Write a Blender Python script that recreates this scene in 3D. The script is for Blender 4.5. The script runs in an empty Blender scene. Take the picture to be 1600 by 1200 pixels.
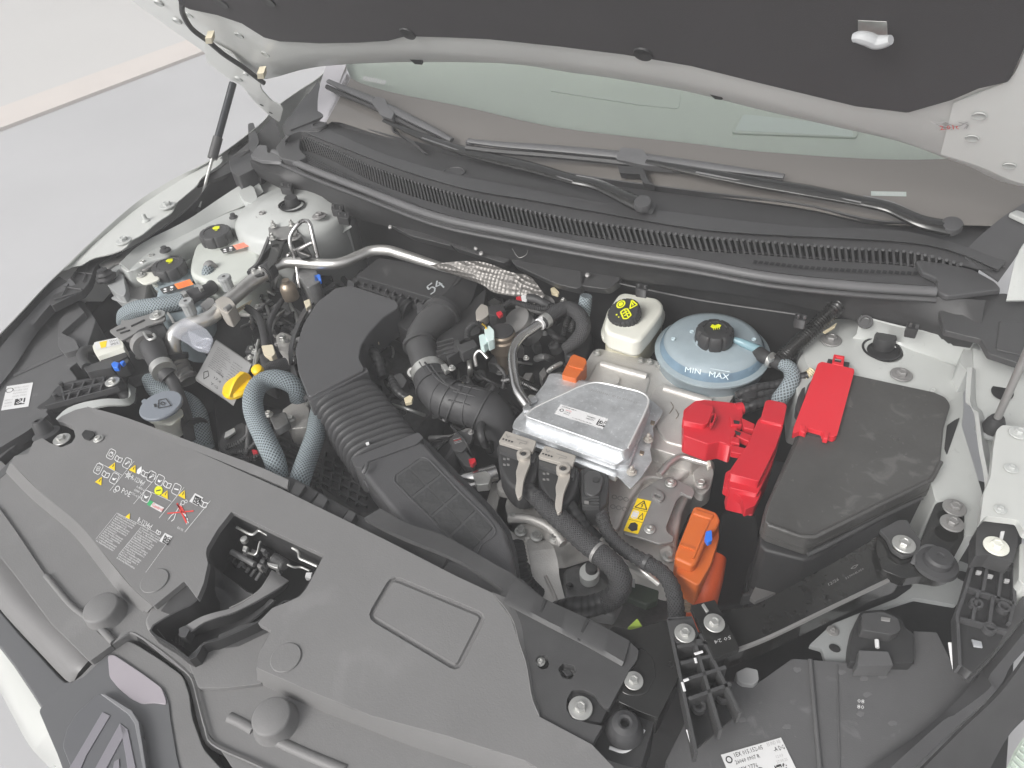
import bpy, bmesh, math, random
from mathutils import Vector, Matrix, geometry
random.seed(4)
S = bpy.context.scene
C = S.collection
# ------------------------------------------------------------------ camera
FPX = 1091.8
AX = Vector((.86177077, .28215523, -.42159171))
AY = Vector((.50067483, -.60690301, .61724666))
AZ = Vector((-.0817059, -.74300549, -.6642793))
CAM = Vector((.719, 0, .9))
cd = bpy.data.cameras.new('camera')
cam = bpy.data.objects.new('camera', cd)
C.objects.link(cam)
R3 = Matrix((AX, AY, AZ))            # image axes (right, down, forward) -> world
cam.matrix_world = Matrix.Translation(CAM) @ (R3 @ Matrix(((1, 0, 0), (0, -1, 0), (0, 0, -1)))).to_4x4()
cd.sensor_width = 36
cd.lens = FPX / 1600 * 36
cd.clip_end = 400
cd.clip_start = .02
S.camera = cam
# ------------------------------------------------------------------ light
SUN_EL, SUN_AZ = 40, 195
HAZE = .045
w = bpy.data.worlds.new('World')
S.world = w
w.use_nodes = True
nt = w.node_tree
bg = nt.nodes['Background']
sky = nt.nodes.new('ShaderNodeTexSky')
sky.sky_type = 'NISHITA'
sky.sun_disc = False
sky.sun_elevation = math.radians(SUN_EL)
sky.sun_rotation = math.radians(SUN_AZ)
sky.dust_density = 6
hs = nt.nodes.new('ShaderNodeHueSaturation')
hs.inputs['Saturation'].default_value = .12
nt.links.new(sky.outputs[0], hs.inputs['Color'])
nt.links.new(hs.outputs[0], bg.inputs[0])
bg.inputs[1].default_value = .15
ld = bpy.data.lights.new('sun', 'SUN')
ld.energy = 1.2
ld.angle = math.radians(25)
ld.color = (1, .97, .93)
sun = bpy.data.objects.new('sun', ld)
C.objects.link(sun)
e, a = math.radians(SUN_EL), math.radians(SUN_AZ)
sd = Vector((math.sin(a) * math.cos(e), math.cos(a) * math.cos(e), math.sin(e)))
sun.rotation_euler = sd.to_track_quat('Z', 'Y').to_euler()
S.view_settings.view_transform = 'Standard'
S.view_settings.look = 'None'
S.view_settings.gamma = 1
S.view_settings.exposure = .34
# ------------------------------------------------------------------ pixels of the photo (1600x1200) -> places
def ray(u, v):
    c = Vector(((u - 800) / FPX, (v - 600) / FPX, 1))
    return R3 @ c
def P(u, v, z=0):
    "point seen at pixel u,v lying at height z, or on plane z=(point, normal)"
    d = ray(u, v)
    if isinstance(z, tuple):
        t = (z[0] - CAM).dot(z[1]) / d.dot(z[1])
    else:
        t = (z - CAM.z) / d.z
    return CAM + d * t
def PT(p, z=0):
    return P(p[0], p[1], p[2] if len(p) > 2 else z)
def plane(u, v, z, n):
    return (P(u, v, z), Vector(n).normalized())
def pxm(u, v, z):
    "metres per photo pixel there"
    q = P(u, v, z)
    return (q - CAM).dot(R3 @ Vector((0, 0, 1))) / FPX
# ------------------------------------------------------------------ materials
MATS = {}
def lin(c):
    return tuple(((x / 12.92) if x <= .04045 else ((x + .055) / 1.055) ** 2.4) for x in c)
def mat(name, col, rough=.5, metal=0, bump=0, bscale=400, var=0, vscale=8, coat=0, trans=0, ior=1.45, emit=0, kind=None, spec=.5, alpha=1, specks=None):
    m = bpy.data.materials.new(name)
    m.use_nodes = True
    n = m.node_tree
    b = n.nodes['Principled BSDF']
    b.inputs['Base Color'].default_value = (*col, 1)
    b.inputs['Roughness'].default_value = rough
    b.inputs['Metallic'].default_value = metal
    b.inputs['IOR'].default_value = ior
    b.inputs['Coat Weight'].default_value = coat
    b.inputs['Coat Roughness'].default_value = .05
    b.inputs['Transmission Weight'].default_value = trans
    b.inputs['Specular IOR Level'].default_value = spec
    b.inputs['Alpha'].default_value = alpha
    tc = n.nodes.new('ShaderNodeTexCoord')
    if var:
        no = n.nodes.new('ShaderNodeTexNoise')
        no.inputs['Scale'].default_value = vscale
        no.inputs['Detail'].default_value = 6
        no.inputs['Roughness'].default_value = .65
        n.links.new(tc.outputs['Object'], no.inputs['Vector'])
        mr = n.nodes.new('ShaderNodeMapRange')
        mr.inputs['From Min'].default_value = .3
        mr.inputs['From Max'].default_value = .7
        mr.inputs['To Min'].default_value = 1 - var
        mr.inputs['To Max'].default_value = 1 + var
        n.links.new(no.outputs['Fac'], mr.inputs['Value'])
        mx = n.nodes.new('ShaderNodeVectorMath')
        mx.operation = 'SCALE'
        mx.inputs[0].default_value = col
        n.links.new(mr.outputs[0], mx.inputs['Scale'])
        n.links.new(mx.outputs[0], b.inputs['Base Color'])
        m2 = n.nodes.new('ShaderNodeMapRange')
        m2.inputs['From Min'].default_value = .3
        m2.inputs['From Max'].default_value = .7
        m2.inputs['To Min'].default_value = max(.02, rough * (1 - var * .8))
        m2.inputs['To Max'].default_value = min(1, rough * (1 + var * .8))
        n.links.new(no.outputs['Fac'], m2.inputs['Value'])
        n.links.new(m2.outputs[0], b.inputs['Roughness'])
    if specks:
        # dust and rubbed spots: (scale, threshold, brightness added), each with its own shape
        prev = b.inputs['Base Color'].links[0].from_socket if b.inputs['Base Color'].links else None
        for k_, (sc_, th_, am_) in enumerate(specks):
            ns = n.nodes.new('ShaderNodeTexNoise')
            ns.inputs['Scale'].default_value = sc_
            ns.inputs['Detail'].default_value = 4
            ns.inputs['Distortion'].default_value = .6
            n.links.new(tc.outputs['Object'], ns.inputs['Vector'])
            mr = n.nodes.new('ShaderNodeMapRange')
            mr.inputs['From Min'].default_value = th_
            mr.inputs['From Max'].default_value = th_ + .09
            mr.inputs['To Min'].default_value = 1
            mr.inputs['To Max'].default_value = 1 + am_
            n.links.new(ns.outputs['Fac'], mr.inputs['Value'])
            mx = n.nodes.new('ShaderNodeVectorMath')
            mx.operation = 'SCALE'
            mx.inputs[0].default_value = col
            if prev: n.links.new(prev, mx.inputs[0])
            n.links.new(mr.outputs[0], mx.inputs['Scale'])
            prev = mx.outputs[0]
        n.links.new(prev, b.inputs['Base Color'])
    if bump:
        nb = n.nodes.new('ShaderNodeTexNoise')
        nb.inputs['Scale'].default_value = bscale
        nb.inputs['Detail'].default_value = 3
        n.links.new(tc.outputs['Object'], nb.inputs['Vector'])
        bp = n.nodes.new('ShaderNodeBump')
        bp.inputs['Strength'].default_value = bump
        bp.inputs['Distance'].default_value = .001
        n.links.new(nb.outputs['Fac'], bp.inputs['Height'])
        n.links.new(bp.outputs[0], b.inputs['Normal'])
    if kind in ('braid', 'weave', 'tape'):
        # threads crossing round the hose, laid in its own UV (metres round, metres along)
        uv = n.nodes.new('ShaderNodeUVMap')
        sx = n.nodes.new('ShaderNodeSeparateXYZ')
        n.links.new(uv.outputs[0], sx.inputs[0])
        def mth(op, a_, b_=None):
            q = n.nodes.new('ShaderNodeMath')
            q.operation = op
            for i, x in enumerate((a_, b_)):
                if x is None: continue
                if isinstance(x, (int, float)): q.inputs[i].default_value = x
                else: n.links.new(x, q.inputs[i])
            return q.outputs[0]
        k = {'braid': 950, 'weave': 1300, 'tape': 500}[kind]
        s1 = mth('MULTIPLY', mth('ADD', sx.outputs[0], sx.outputs[1]), k)
        s2 = mth('MULTIPLY', mth('SUBTRACT', sx.outputs[0], sx.outputs[1]), k)
        if kind == 'tape':
            h = mth('ABSOLUTE', mth('SINE', mth('ADD', mth('MULTIPLY', sx.outputs[1], 260), mth('MULTIPLY', sx.outputs[0], 40))))
        else:
            h = mth('MAXIMUM', mth('SINE', s1), mth('SINE', s2))
        mr = n.nodes.new('ShaderNodeMapRange')
        mr.inputs['From Min'].default_value = -.2 if kind != 'tape' else 0
        mr.inputs['To Min'].default_value = .35 if kind == 'braid' else .55
        mr.inputs['To Max'].default_value = 1.25 if kind == 'braid' else 1.15
        n.links.new(h, mr.inputs['Value'])
        mx = n.nodes.new('ShaderNodeVectorMath')
        mx.operation = 'SCALE'
        mx.inputs[0].default_value = col
        n.links.new(mr.outputs[0], mx.inputs['Scale'])
        n.links.new(mx.outputs[0], b.inputs['Base Color'])
        bp = n.nodes.new('ShaderNodeBump')
        bp.inputs['Strength'].default_value = .6
        bp.inputs['Distance'].default_value = .0012
        n.links.new(h, bp.inputs['Height'])
        n.links.new(bp.outputs[0], b.inputs['Normal'])
    if kind == 'perf':
        vo = n.nodes.new('ShaderNodeTexVoronoi')
        vo.inputs['Scale'].default_value = 95
        vo.inputs['Randomness'].default_value = .15
        n.links.new(tc.outputs['Object'], vo.inputs['Vector'])
        bp = n.nodes.new('ShaderNodeBump')
        bp.inputs['Strength'].default_value = 1
        bp.inputs['Distance'].default_value = .004
        n.links.new(vo.outputs['Distance'], bp.inputs['Height'])
        n.links.new(bp.outputs[0], b.inputs['Normal'])
    MATS[name] = m
    return m
blk = mat('black_plastic', (.06, .06, .061), .42, bump=.25, bscale=900, var=.12, vscale=20)
blkd = mat('black_moulded_plastic', (.034, .034, .035), .5, bump=.2, bscale=700, var=.15)
blkg = mat('gloss_black_paint', (.018, .018, .0175), .2, bump=.08, bscale=300, var=.12, vscale=30, coat=.3)
deep = mat('grime_and_recess_shade', (.022, .022, .023), .6, bump=.4, bscale=60, var=.3, vscale=30)  # engine grime; on holes and recesses this dark colour stands for their shade
rub = mat('black_rubber', (.048, .048, .05), .5, bump=.15, bscale=600, var=.15, vscale=14)
rail = mat('rubber_seal', (.11, .11, .113), .45, bump=.1, bscale=600, var=.1)
covm = mat('grey_black_cover_plastic', (.18, .178, .178), .5, bump=.28, bscale=420, var=.06, vscale=5, specks=[(260, .72, .5), (9, .62, .1)])
cowl = mat('cowl_plastic', (.066, .066, .068), .45, bump=.25, bscale=900, var=.1, vscale=9)
lidm = mat('battery_lid_plastic', (.068, .067, .065), .42, bump=.6, bscale=90, var=.12, vscale=10, specks=[(26, .6, .5), (140, .66, .8)])
hlm = mat('headlamp_housing_plastic', (.1, .1, .102), .5, bump=.3, bscale=500, var=.08, vscale=12, specks=[(30, .63, .45), (200, .7, .6)])
duct = mat('duct_plastic', (.075, .075, .078), .36, bump=.45, bscale=450, var=.06, specks=[(240, .72, .5)])
paint = mat('white_car_paint', (.51, .52, .5), .28, coat=.5, var=.03, vscale=3)
hpaint = mat('white_paint_brightened', (.7, .71, .69), .4, coat=.3, var=.03, vscale=3)  # car paint made paler for the bonnet, in place of light reaching its underside
primer = mat('white_inner_panel_paint', (.455, .468, .455), .38, coat=.25, bump=.1, bscale=30, var=.06, vscale=6, specks=[(70, .66, -.12), (220, .72, -.2)])
cream = mat('cream_plastic', (.62, .56, .42), .5)
creamt = mat('cream_tape', (.66, .58, .4), .6)
alu = mat('bare_sheet_aluminium', (.62, .635, .65), .42, metal=.7, bump=.2, bscale=260, var=.2, vscale=30, specks=[(160, .6, .25)])
cast = mat('cast_aluminium', (.6, .585, .56), .5, metal=.5, bump=.6, bscale=420, var=.1, vscale=16)
castd = mat('dark_cast_metal', (.2, .2, .2), .5, metal=.5, bump=.6, bscale=200, var=.25, vscale=30)
pol = mat('polished_pipe', (.62, .61, .6), .24, metal=1, bump=.12, bscale=60, var=.15, vscale=20)
satin = mat('satin_pipe', (.62, .61, .59), .33, metal=.85, bump=.1, bscale=200, var=.12, vscale=20)
zinc = mat('zinc_plated_steel', (.55, .55, .53), .38, metal=.75, bump=.2, bscale=500, var=.12, vscale=60)
steel = mat('grey_coated_steel', (.28, .275, .27), .45, metal=.4, bump=.25, bscale=400, var=.1)
castb = mat('bronze_grey_bracket_metal', (.46, .43, .39), .45, metal=.3, bump=.4, bscale=300, var=.12)
redm = mat('red_plastic', (.5, .016, .028), .4, bump=.12, bscale=500, var=.06)
redb = mat('bright_red_plastic', (.64, .025, .038), .42, bump=.1, bscale=500)
orn = mat('orange_plastic', (.56, .125, .022), .45, bump=.15, bscale=500, var=.05)
ornd = mat('orange_cable', (.5, .07, .012), .5, bump=.3, bscale=300, var=.1)
yel = mat('yellow_plastic', (.86, .56, .004), .35)
yels = mat('yellow_print', (.87, .62, .01), .5)
yelg = mat('lemon_print', (.75, .78, .01), .5)
lime = mat('lime_plastic', (.5, .68, .1), .5)
blue = mat('blue_plastic', (.03, .17, .7), .4)
teal = mat('green_plastic', (.05, .5, .25), .4)
tank = mat('milky_tank_plastic', (.68, .71, .66), .3, trans=.2, var=.06, ior=1.3, bump=.12, bscale=40)
tankb = mat('bluish_tank_plastic', (.38, .45, .485), .22, trans=.25, var=.12, ior=1.3, bump=.15, bscale=60)
resv = mat('ivory_reservoir_plastic', (.7, .7, .63), .32, var=.04, bump=.1, bscale=60)
resvl = mat('yellowish_reservoir_plastic', (.5, .48, .37), .35, var=.06)
coolantb = mat('coolant_seen_through_wall', (.17, .25, .32), .25, var=.2, vscale=14)
holem = mat('hole_black', (.004, .004, .004), .9)
coolant = mat('blue_coolant', (.14, .32, .5), .3)
braid = mat('grey_blue_braid', (.24, .28, .3), .75, kind='braid')
weave = mat('black_braid', (.05, .05, .052), .6, kind='weave')
tape = mat('black_wrap_tape', (.035, .035, .036), .35, kind='tape')
clearp = mat('clear_plastic', (.75, .77, .85), .12, alpha=.2)
prnw = mat('white_print', (.78, .78, .78), .6)
prng = mat('grey_print', (.42, .42, .42), .6)
prnk = mat('black_print', (.03, .03, .03), .6)
prnr = mat('red_print', (.75, .06, .05), .6)
prngn = mat('green_print', (.05, .4, .15), .6)
paper = mat('white_sticker', (.68, .68, .68), .45)
paperg = mat('grey_sticker', (.36, .36, .36), .4)
orns = mat('orange_sticker', (.85, .22, .04), .45)
pinks = mat('faded_orange_sticker', (.8, .3, .2), .45)
capg = mat('grey_cap_plastic', (.2, .22, .25), .5, bump=.2, bscale=600)
capg2 = mat('valve_cap_plastic', (.33, .34, .34), .45)
pad = mat('hood_insulation_felt', (.055, .052, .055), .9, bump=.5, bscale=700, var=.08)
frit = mat('windscreen_black_border', (.15, .14, .13), .12, spec=.8)
tint = mat('windscreen_glass', (.93, .97, .94), .02, trans=1, ior=1.45)
dash = mat('dashboard_reflection_tint', (.5, .54, .5), .7, var=.03)
dash2 = mat('dashboard_panel', (.45, .47, .45), .6)
foam = mat('charcoal_foam', (.045, .046, .047), .95, bump=1, bscale=160, var=.35, vscale=60)
perf = mat('dimpled_heat_shield', (.2, .19, .18), .42, metal=.6, kind='perf')
bronze = mat('bronze_metal', (.34, .28, .22), .4, metal=.8, bump=.3, bscale=200, var=.2)
floor = mat('pale_floor_paint', (.5, .5, .508), .6, var=.05, vscale=.7, bump=.1, bscale=30)
wallm = mat('white_wall_paint', (.6, .59, .575), .8, var=.02, vscale=.5)
kerbm = mat('cream_skirting', (.68, .625, .585), .7, var=.03, vscale=2)
lensm = mat('headlamp_lens', (.6, .68, .6), .12, var=.2, vscale=30)
galv = mat('grey_panel_paint', (.27, .28, .28), .45, var=.08)
alul = mat('lit_edge_aluminium', (.78, .78, .77), .4, metal=.5)
trim = mat('satin_grey_trim', (.185, .182, .182), .35, var=.06, vscale=6, bump=.2, bscale=900)
glossg = mat('gloss_grey_trim', (.12, .122, .127), .25, coat=.3)
emb = mat('emblem_grey', (.12, .122, .13), .3)
embl = mat('emblem_line', (.23, .22, .245), .35)
# ------------------------------------------------------------------ object helpers
WL = {}
def base(par):
    return WL[par] if par else Vector((0, 0, 0))
def tag(o, label=None, cat=None, group=None, kind=None):
    if label: o['label'] = label
    if cat: o['category'] = cat
    if group: o['group'] = group
    if kind: o['kind'] = kind
    return o
def T(name, label, cat, at, group=None):
    o = bpy.data.objects.new(name, None)
    C.objects.link(o)
    o.empty_display_size = .02
    o.location = at
    WL[o] = Vector(at)
    return tag(o, label, cat, group)
def obj(name, verts, faces, m, par=None, bev=0, seg=2, smooth=True, ang=35, uvs=None, midx=None, solid=0, sub=0):
    vs = [Vector(v) for v in verts]
    c = sum(vs, Vector()) / len(vs)
    me = bpy.data.meshes.new(name)
    me.from_pydata([v - c for v in vs], [], faces)
    ms = m if isinstance(m, (list, tuple)) else [m]
    for x in ms: me.materials.append(x)
    if midx:
        for p, i in zip(me.polygons, midx): p.material_index = i
    if uvs:
        ul = me.uv_layers.new(name='UVMap')
        for l in me.loops:
            ul.data[l.index].uv = uvs[l.vertex_index]
    bm = bmesh.new()
    bm.from_mesh(me)
    if not solid and not uvs:
        bmesh.ops.recalc_face_normals(bm, faces=bm.faces[:])
    if smooth:
        for f in bm.faces: f.smooth = True
        if not bev:
            for ed in bm.edges:
                if len(ed.link_faces) == 2 and ed.calc_face_angle(0) > math.radians(ang): ed.smooth = False
    bm.to_mesh(me)
    bm.free()
    o = bpy.data.objects.new(name, me)
    C.objects.link(o)
    if par: o.parent = par
    o.location = c - base(par)
    WL[o] = c
    if solid:
        md = o.modifiers.new('thickness', 'SOLIDIFY')
        md.thickness = solid
        md.offset = 0
        if abs(solid) >= .0015:
            es = o.modifiers.new('crisp_edges', 'EDGE_SPLIT')
            es.split_angle = math.radians(max(ang, 42))
    if bev:
        md = o.modifiers.new('edge', 'BEVEL')
        md.width = bev
        md.segments = seg
        md.limit_method = 'ANGLE'
        md.angle_limit = math.radians(30)
        md.harden_normals = True
        me.shade_smooth() if hasattr(me, 'shade_smooth') else None
    if sub:
        md = o.modifiers.new('smooth', 'SUBSURF')
        md.levels = md.render_levels = sub
    return o
def rnd(pts, r):
    "round the corners of a pixel polygon; r in pixels"
    if not r: return list(pts)
    out = []
    n = len(pts)
    for i in range(n):
        a, b, c = Vector(pts[i - 1]), Vector(pts[i]), Vector(pts[(i + 1) % n])
        k = min(len(a), len(b), len(c))
        la, lc = (a - b).length, (c - b).length
        rr = min(r, la * .45, lc * .45)
        p0 = b + (a - b) * (rr / la)
        p1 = b + (c - b) * (rr / lc)
        for t in (0, .33, .67, 1):
            out.append(tuple(p0 * (1 - t) ** 2 + b * 2 * t * (1 - t) + p1 * t * t))
    return out
def slab(name, pts, z, h, m, par=None, bev=.0025, r=0, holes=(), taper=0, seg=2, down=None, dz=0):
    "plate or block whose top outline is seen at pixels pts, lying at height z (or plane z), h thick"
    loops = [rnd(pts, r)] + [rnd(q, r if len(q) < 9 else 0) for q in holes]
    W = [[PT(p, z) for p in lp] for lp in loops]
    if down is None:
        down = -z[1] if isinstance(z, tuple) else Vector((0, 0, -1))
        if isinstance(z, tuple) and (CAM - z[0]).dot(z[1]) < 0: down = -down
    bm = bmesh.new()
    eds = []
    tops = []
    for lp in W:
        vs = [bm.verts.new(p) for p in lp]
        tops.append(vs)
        for i in range(len(vs)): eds.append(bm.edges.new((vs[i - 1], vs[i])))
    if holes:
        bmesh.ops.triangle_fill(bm, edges=eds, use_beauty=True)
        try: bmesh.ops.dissolve_limit(bm, angle_limit=.01, verts=bm.verts[:], edges=bm.edges[:])
        except Exception: pass
    else:
        bm.faces.new(tops[0])
    bm.verts.index_update()
    vl = list(bm.verts)
    idx = {v: i for i, v in enumerate(vl)}
    n0 = len(vl)
    cen = sum((v.co for v in vl), Vector()) / n0
    V = [v.co.copy() for v in vl]
    V2 = []
    for q in V:
        o_ = q + down * h
        if taper:
            rr = (q - cen); rr -= down * rr.dot(down)
            o_ += rr * taper
        V2.append(o_)
    F = [[idx[v] for v in f.verts] for f in bm.faces]
    F2 = [[i + n0 for i in reversed(f)] for f in F]
    sides = []
    for lp in tops:
        ks = [idx[v] for v in lp if v.is_valid]
        for i in range(len(ks)):
            a_, b_ = ks[i - 1], ks[i]
            sides.append([a_, b_, b_ + n0, a_ + n0])
    bm.free()
    return obj(name, V + V2, F + F2 + sides, m, par, bev=bev, seg=seg)
def cr(pts, n):
    "Catmull-Rom through points, n samples in all, evenly spaced"
    pts = [Vector(p) for p in pts]
    if len(pts) == 2:
        dense = [pts[0].lerp(pts[1], i / 20) for i in range(21)]
    else:
        q = [pts[0] * 2 - pts[1]] + pts + [pts[-1] * 2 - pts[-2]]
        dense = []
        for i in range(1, len(q) - 2):
            for k in range(16):
                t = k / 16
                a_, b_, c_, d_ = q[i - 1], q[i], q[i + 1], q[i + 2]
                dense.append(.5 * ((2 * b_) + (c_ - a_) * t + (2 * a_ - 5 * b_ + 4 * c_ - d_) * t * t + (3 * b_ - a_ - 3 * c_ + d_) * t ** 3))
        dense.append(pts[-1])
    L = [0]
    for i in range(1, len(dense)): L.append(L[-1] + (dense[i] - dense[i - 1]).length)
    out = []
    j = 0
    for k in range(n):
        s = L[-1] * k / (n - 1)
        while j < len(L) - 2 and L[j + 1] < s: j += 1
        f = (s - L[j]) / max(1e-9, L[j + 1] - L[j])
        out.append(dense[j].lerp(dense[j + 1], min(1, f)))
    return out
def loft(name, curves, m, par=None, n=48, th=.002, ang=35, crv=True, sub=0, close=False):
    "sheet through several curves of (u,v,z); th = thickness"
    rows = []
    for c_ in curves:
        w_ = [p if isinstance(p, Vector) else PT(p) for p in c_]
        rows.append(cr(w_, n))
    V = [p for r_ in rows for p in r_]
    F = []
    k = len(rows)
    for i in range(k - (0 if close else 1)):
        for j in range(n - 1):
            a_ = i * n + j
            b_ = ((i + 1) % k) * n + j
            F.append([a_, a_ + 1, b_ + 1, b_])
    if close:
        F.append([i * n for i in range(k)])
        F.append([i * n + n - 1 for i in reversed(range(k))])
        th = 0
    return obj(name, V, F, m, par, solid=th, ang=ang, sub=sub)
def tube(name, pts, r, m, par=None, n=14, amp=0, pitch=.006, step=None, cap=True, flat=1, up=None, sharp=False, wpts=False):
    "hose or pipe along pixels (u,v,z); r in metres (number or list); amp/pitch: corrugation"
    w_ = [Vector(p) if wpts else PT(p) for p in pts]
    L = sum((w_[i + 1] - w_[i]).length for i in range(len(w_) - 1))
    rs = r if isinstance(r, (list, tuple)) else [r] * len(w_)
    if step is None: step = pitch / 6 if amp else max(.003, min(rs) * .6)
    N = max(4, min(700, int(L / step)))
    if sharp:
        path = w_; N = len(w_)
    else: path = cr(w_, N)
    V, F, U = [], [], []
    t0 = (path[1] - path[0]).normalized()
    ref = Vector(up) if up else (Vector((0, 0, 1)) if abs(t0.z) < .9 else Vector((1, 0, 0)))
    nx = t0.cross(ref).normalized()
    s = 0
    for i, q in enumerate(path):
        t = (path[min(i + 1, N - 1)] - path[max(i - 1, 0)]).normalized()
        if i: s += (q - path[i - 1]).length
        nx = (nx - t * nx.dot(t)).normalized()
        ny = t.cross(nx)
        f = i / (N - 1) * (len(rs) - 1)
        k = min(int(f), len(rs) - 2) if len(rs) > 1 else 0
        rr = rs[k] + (rs[k + 1] - rs[k]) * (f - k)
        if amp: rr += amp * math.sin(2 * math.pi * s / pitch)
        for j in range(n + 1):
            a_ = 2 * math.pi * j / n
            V.append(q + nx * math.cos(a_) * rr + ny * math.sin(a_) * rr * flat)
            U.append((rs[0] * a_, s))
    n1 = n + 1
    for i in range(N - 1):
        for j in range(n):
            a_ = i * n1 + j
            F.append([a_, a_ + 1, a_ + 1 + n1, a_ + n1])
    if cap:
        F.append(list(range(n)))
        F.append([(N - 1) * n1 + j for j in reversed(range(n))])
    return obj(name, V, F, m, par, uvs=U, ang=50)
def frame(nrm, xd=None):
    z_ = Vector(nrm).normalized()
    x_ = Vector(xd) if xd else (Vector((1, 0, 0)) if abs(z_.x) < .9 else Vector((0, 1, 0)))
    x_ = (x_ - z_ * x_.dot(z_)).normalized()
    y_ = z_.cross(x_)
    return x_, y_, z_
def lathe(name, c, prof, m, par=None, nrm=(0, 0, 1), n=32, sx=1, flutes=0, famp=0, ang=35, xd=None, close=True):
    "turned solid: prof = [(radius, height)...] about point c"
    x_, y_, z_ = frame(nrm, xd)
    c = c if isinstance(c, Vector) else PT(c)
    V, F = [], []
    for (r_, h_) in prof:
        for j in range(n):
            a_ = 2 * math.pi * j / n
            rr = r_
            if flutes: rr = r_ * (1 - famp * (max(0, math.cos(a_ * flutes)) ** 8))
            V.append(c + x_ * math.cos(a_) * rr * sx + y_ * math.sin(a_) * rr + z_ * h_)
    for i in range(len(prof) - 1):
        for j in range(n):
            k = (j + 1) % n
            F.append([i * n + j, i * n + k, (i + 1) * n + k, (i + 1) * n + j])
    if close:
        F.append([j for j in reversed(range(n))])
        F.append([(len(prof) - 1) * n + j for j in range(n)])
    return obj(name, V, F, m, par, ang=ang)
def shared(name, me, c, par, nrm=(0, 0, 1), s=1, rot=0, xd=None):
    x_, y_, z_ = frame(nrm, xd)
    c = c if isinstance(c, Vector) else PT(c)
    o = bpy.data.objects.new(name, me)
    C.objects.link(o)
    o.parent = par
    M = Matrix((x_, y_, z_)).transposed() @ Matrix.Rotation(rot, 3, 'Z')
    M = M.to_4x4()
    M.translation = c - base(par)
    o.matrix_local = M @ Matrix.Scale(s, 4)
    WL[o] = c
    return o
BM = {}
def bolt_mesh(m, kind='flange'):
    k = (m.name, kind)
    if k in BM: return BM[k]
    bm = bmesh.new()
    def ring(prof, n, ph=0):
        rows = [[bm.verts.new((r_ * math.cos(2 * math.pi * j / n + ph), r_ * math.sin(2 * math.pi * j / n + ph), h_)) for j in range(n)] for r_, h_ in prof]
        for i in range(len(rows) - 1):
            for j in range(n): bm.faces.new((rows[i][j], rows[i][(j + 1) % n], rows[i + 1][(j + 1) % n], rows[i + 1][j]))
        bm.faces.new(rows[-1])
    if kind == 'washer':
        ring([(1, 0), (1, .12), (.96, .16), (.5, .18)], 28)
        ring([(.5, .16), (.5, .5), (.44, .58), (.3, .58), (.26, .53)], 6)
    elif kind == 'flange':
        ring([(1, 0), (1, .14), (.72, .24)], 24)
        ring([(.68, .22), (.68, .8), (.6, .9), (.38, .9), (.32, .82)], 6)
    elif kind == 'torx':
        ring([(1, 0), (1, .12), (.9, .18), (.62, .22), (.6, .5), (.52, .58), (.3, .58), (.26, .35)], 24)
    elif kind == 'stud':
        ring([(1, 0), (1, .15), (.75, .22)], 24)
        ring([(.7, .2), (.7, .8), (.6, .86)], 6)
        ring([(.34, .8), (.34, 1.6), (.24, 1.75)], 12)
    me = bpy.data.meshes.new('bolt_' + kind)
    bm.to_mesh(me)
    bm.free()
    me.materials.append(m)
    BM[k] = me
    return me
def bolt(u, v, z, rpx, par, m=None, kind='flange', nrm=(0, 0, 1), name='bolt'):
    c = P(u, v, z)
    return shared(name, bolt_mesh(m or zinc, kind), c, par, nrm, rpx * pxm(u, v, z), random.random() * 1)
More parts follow.
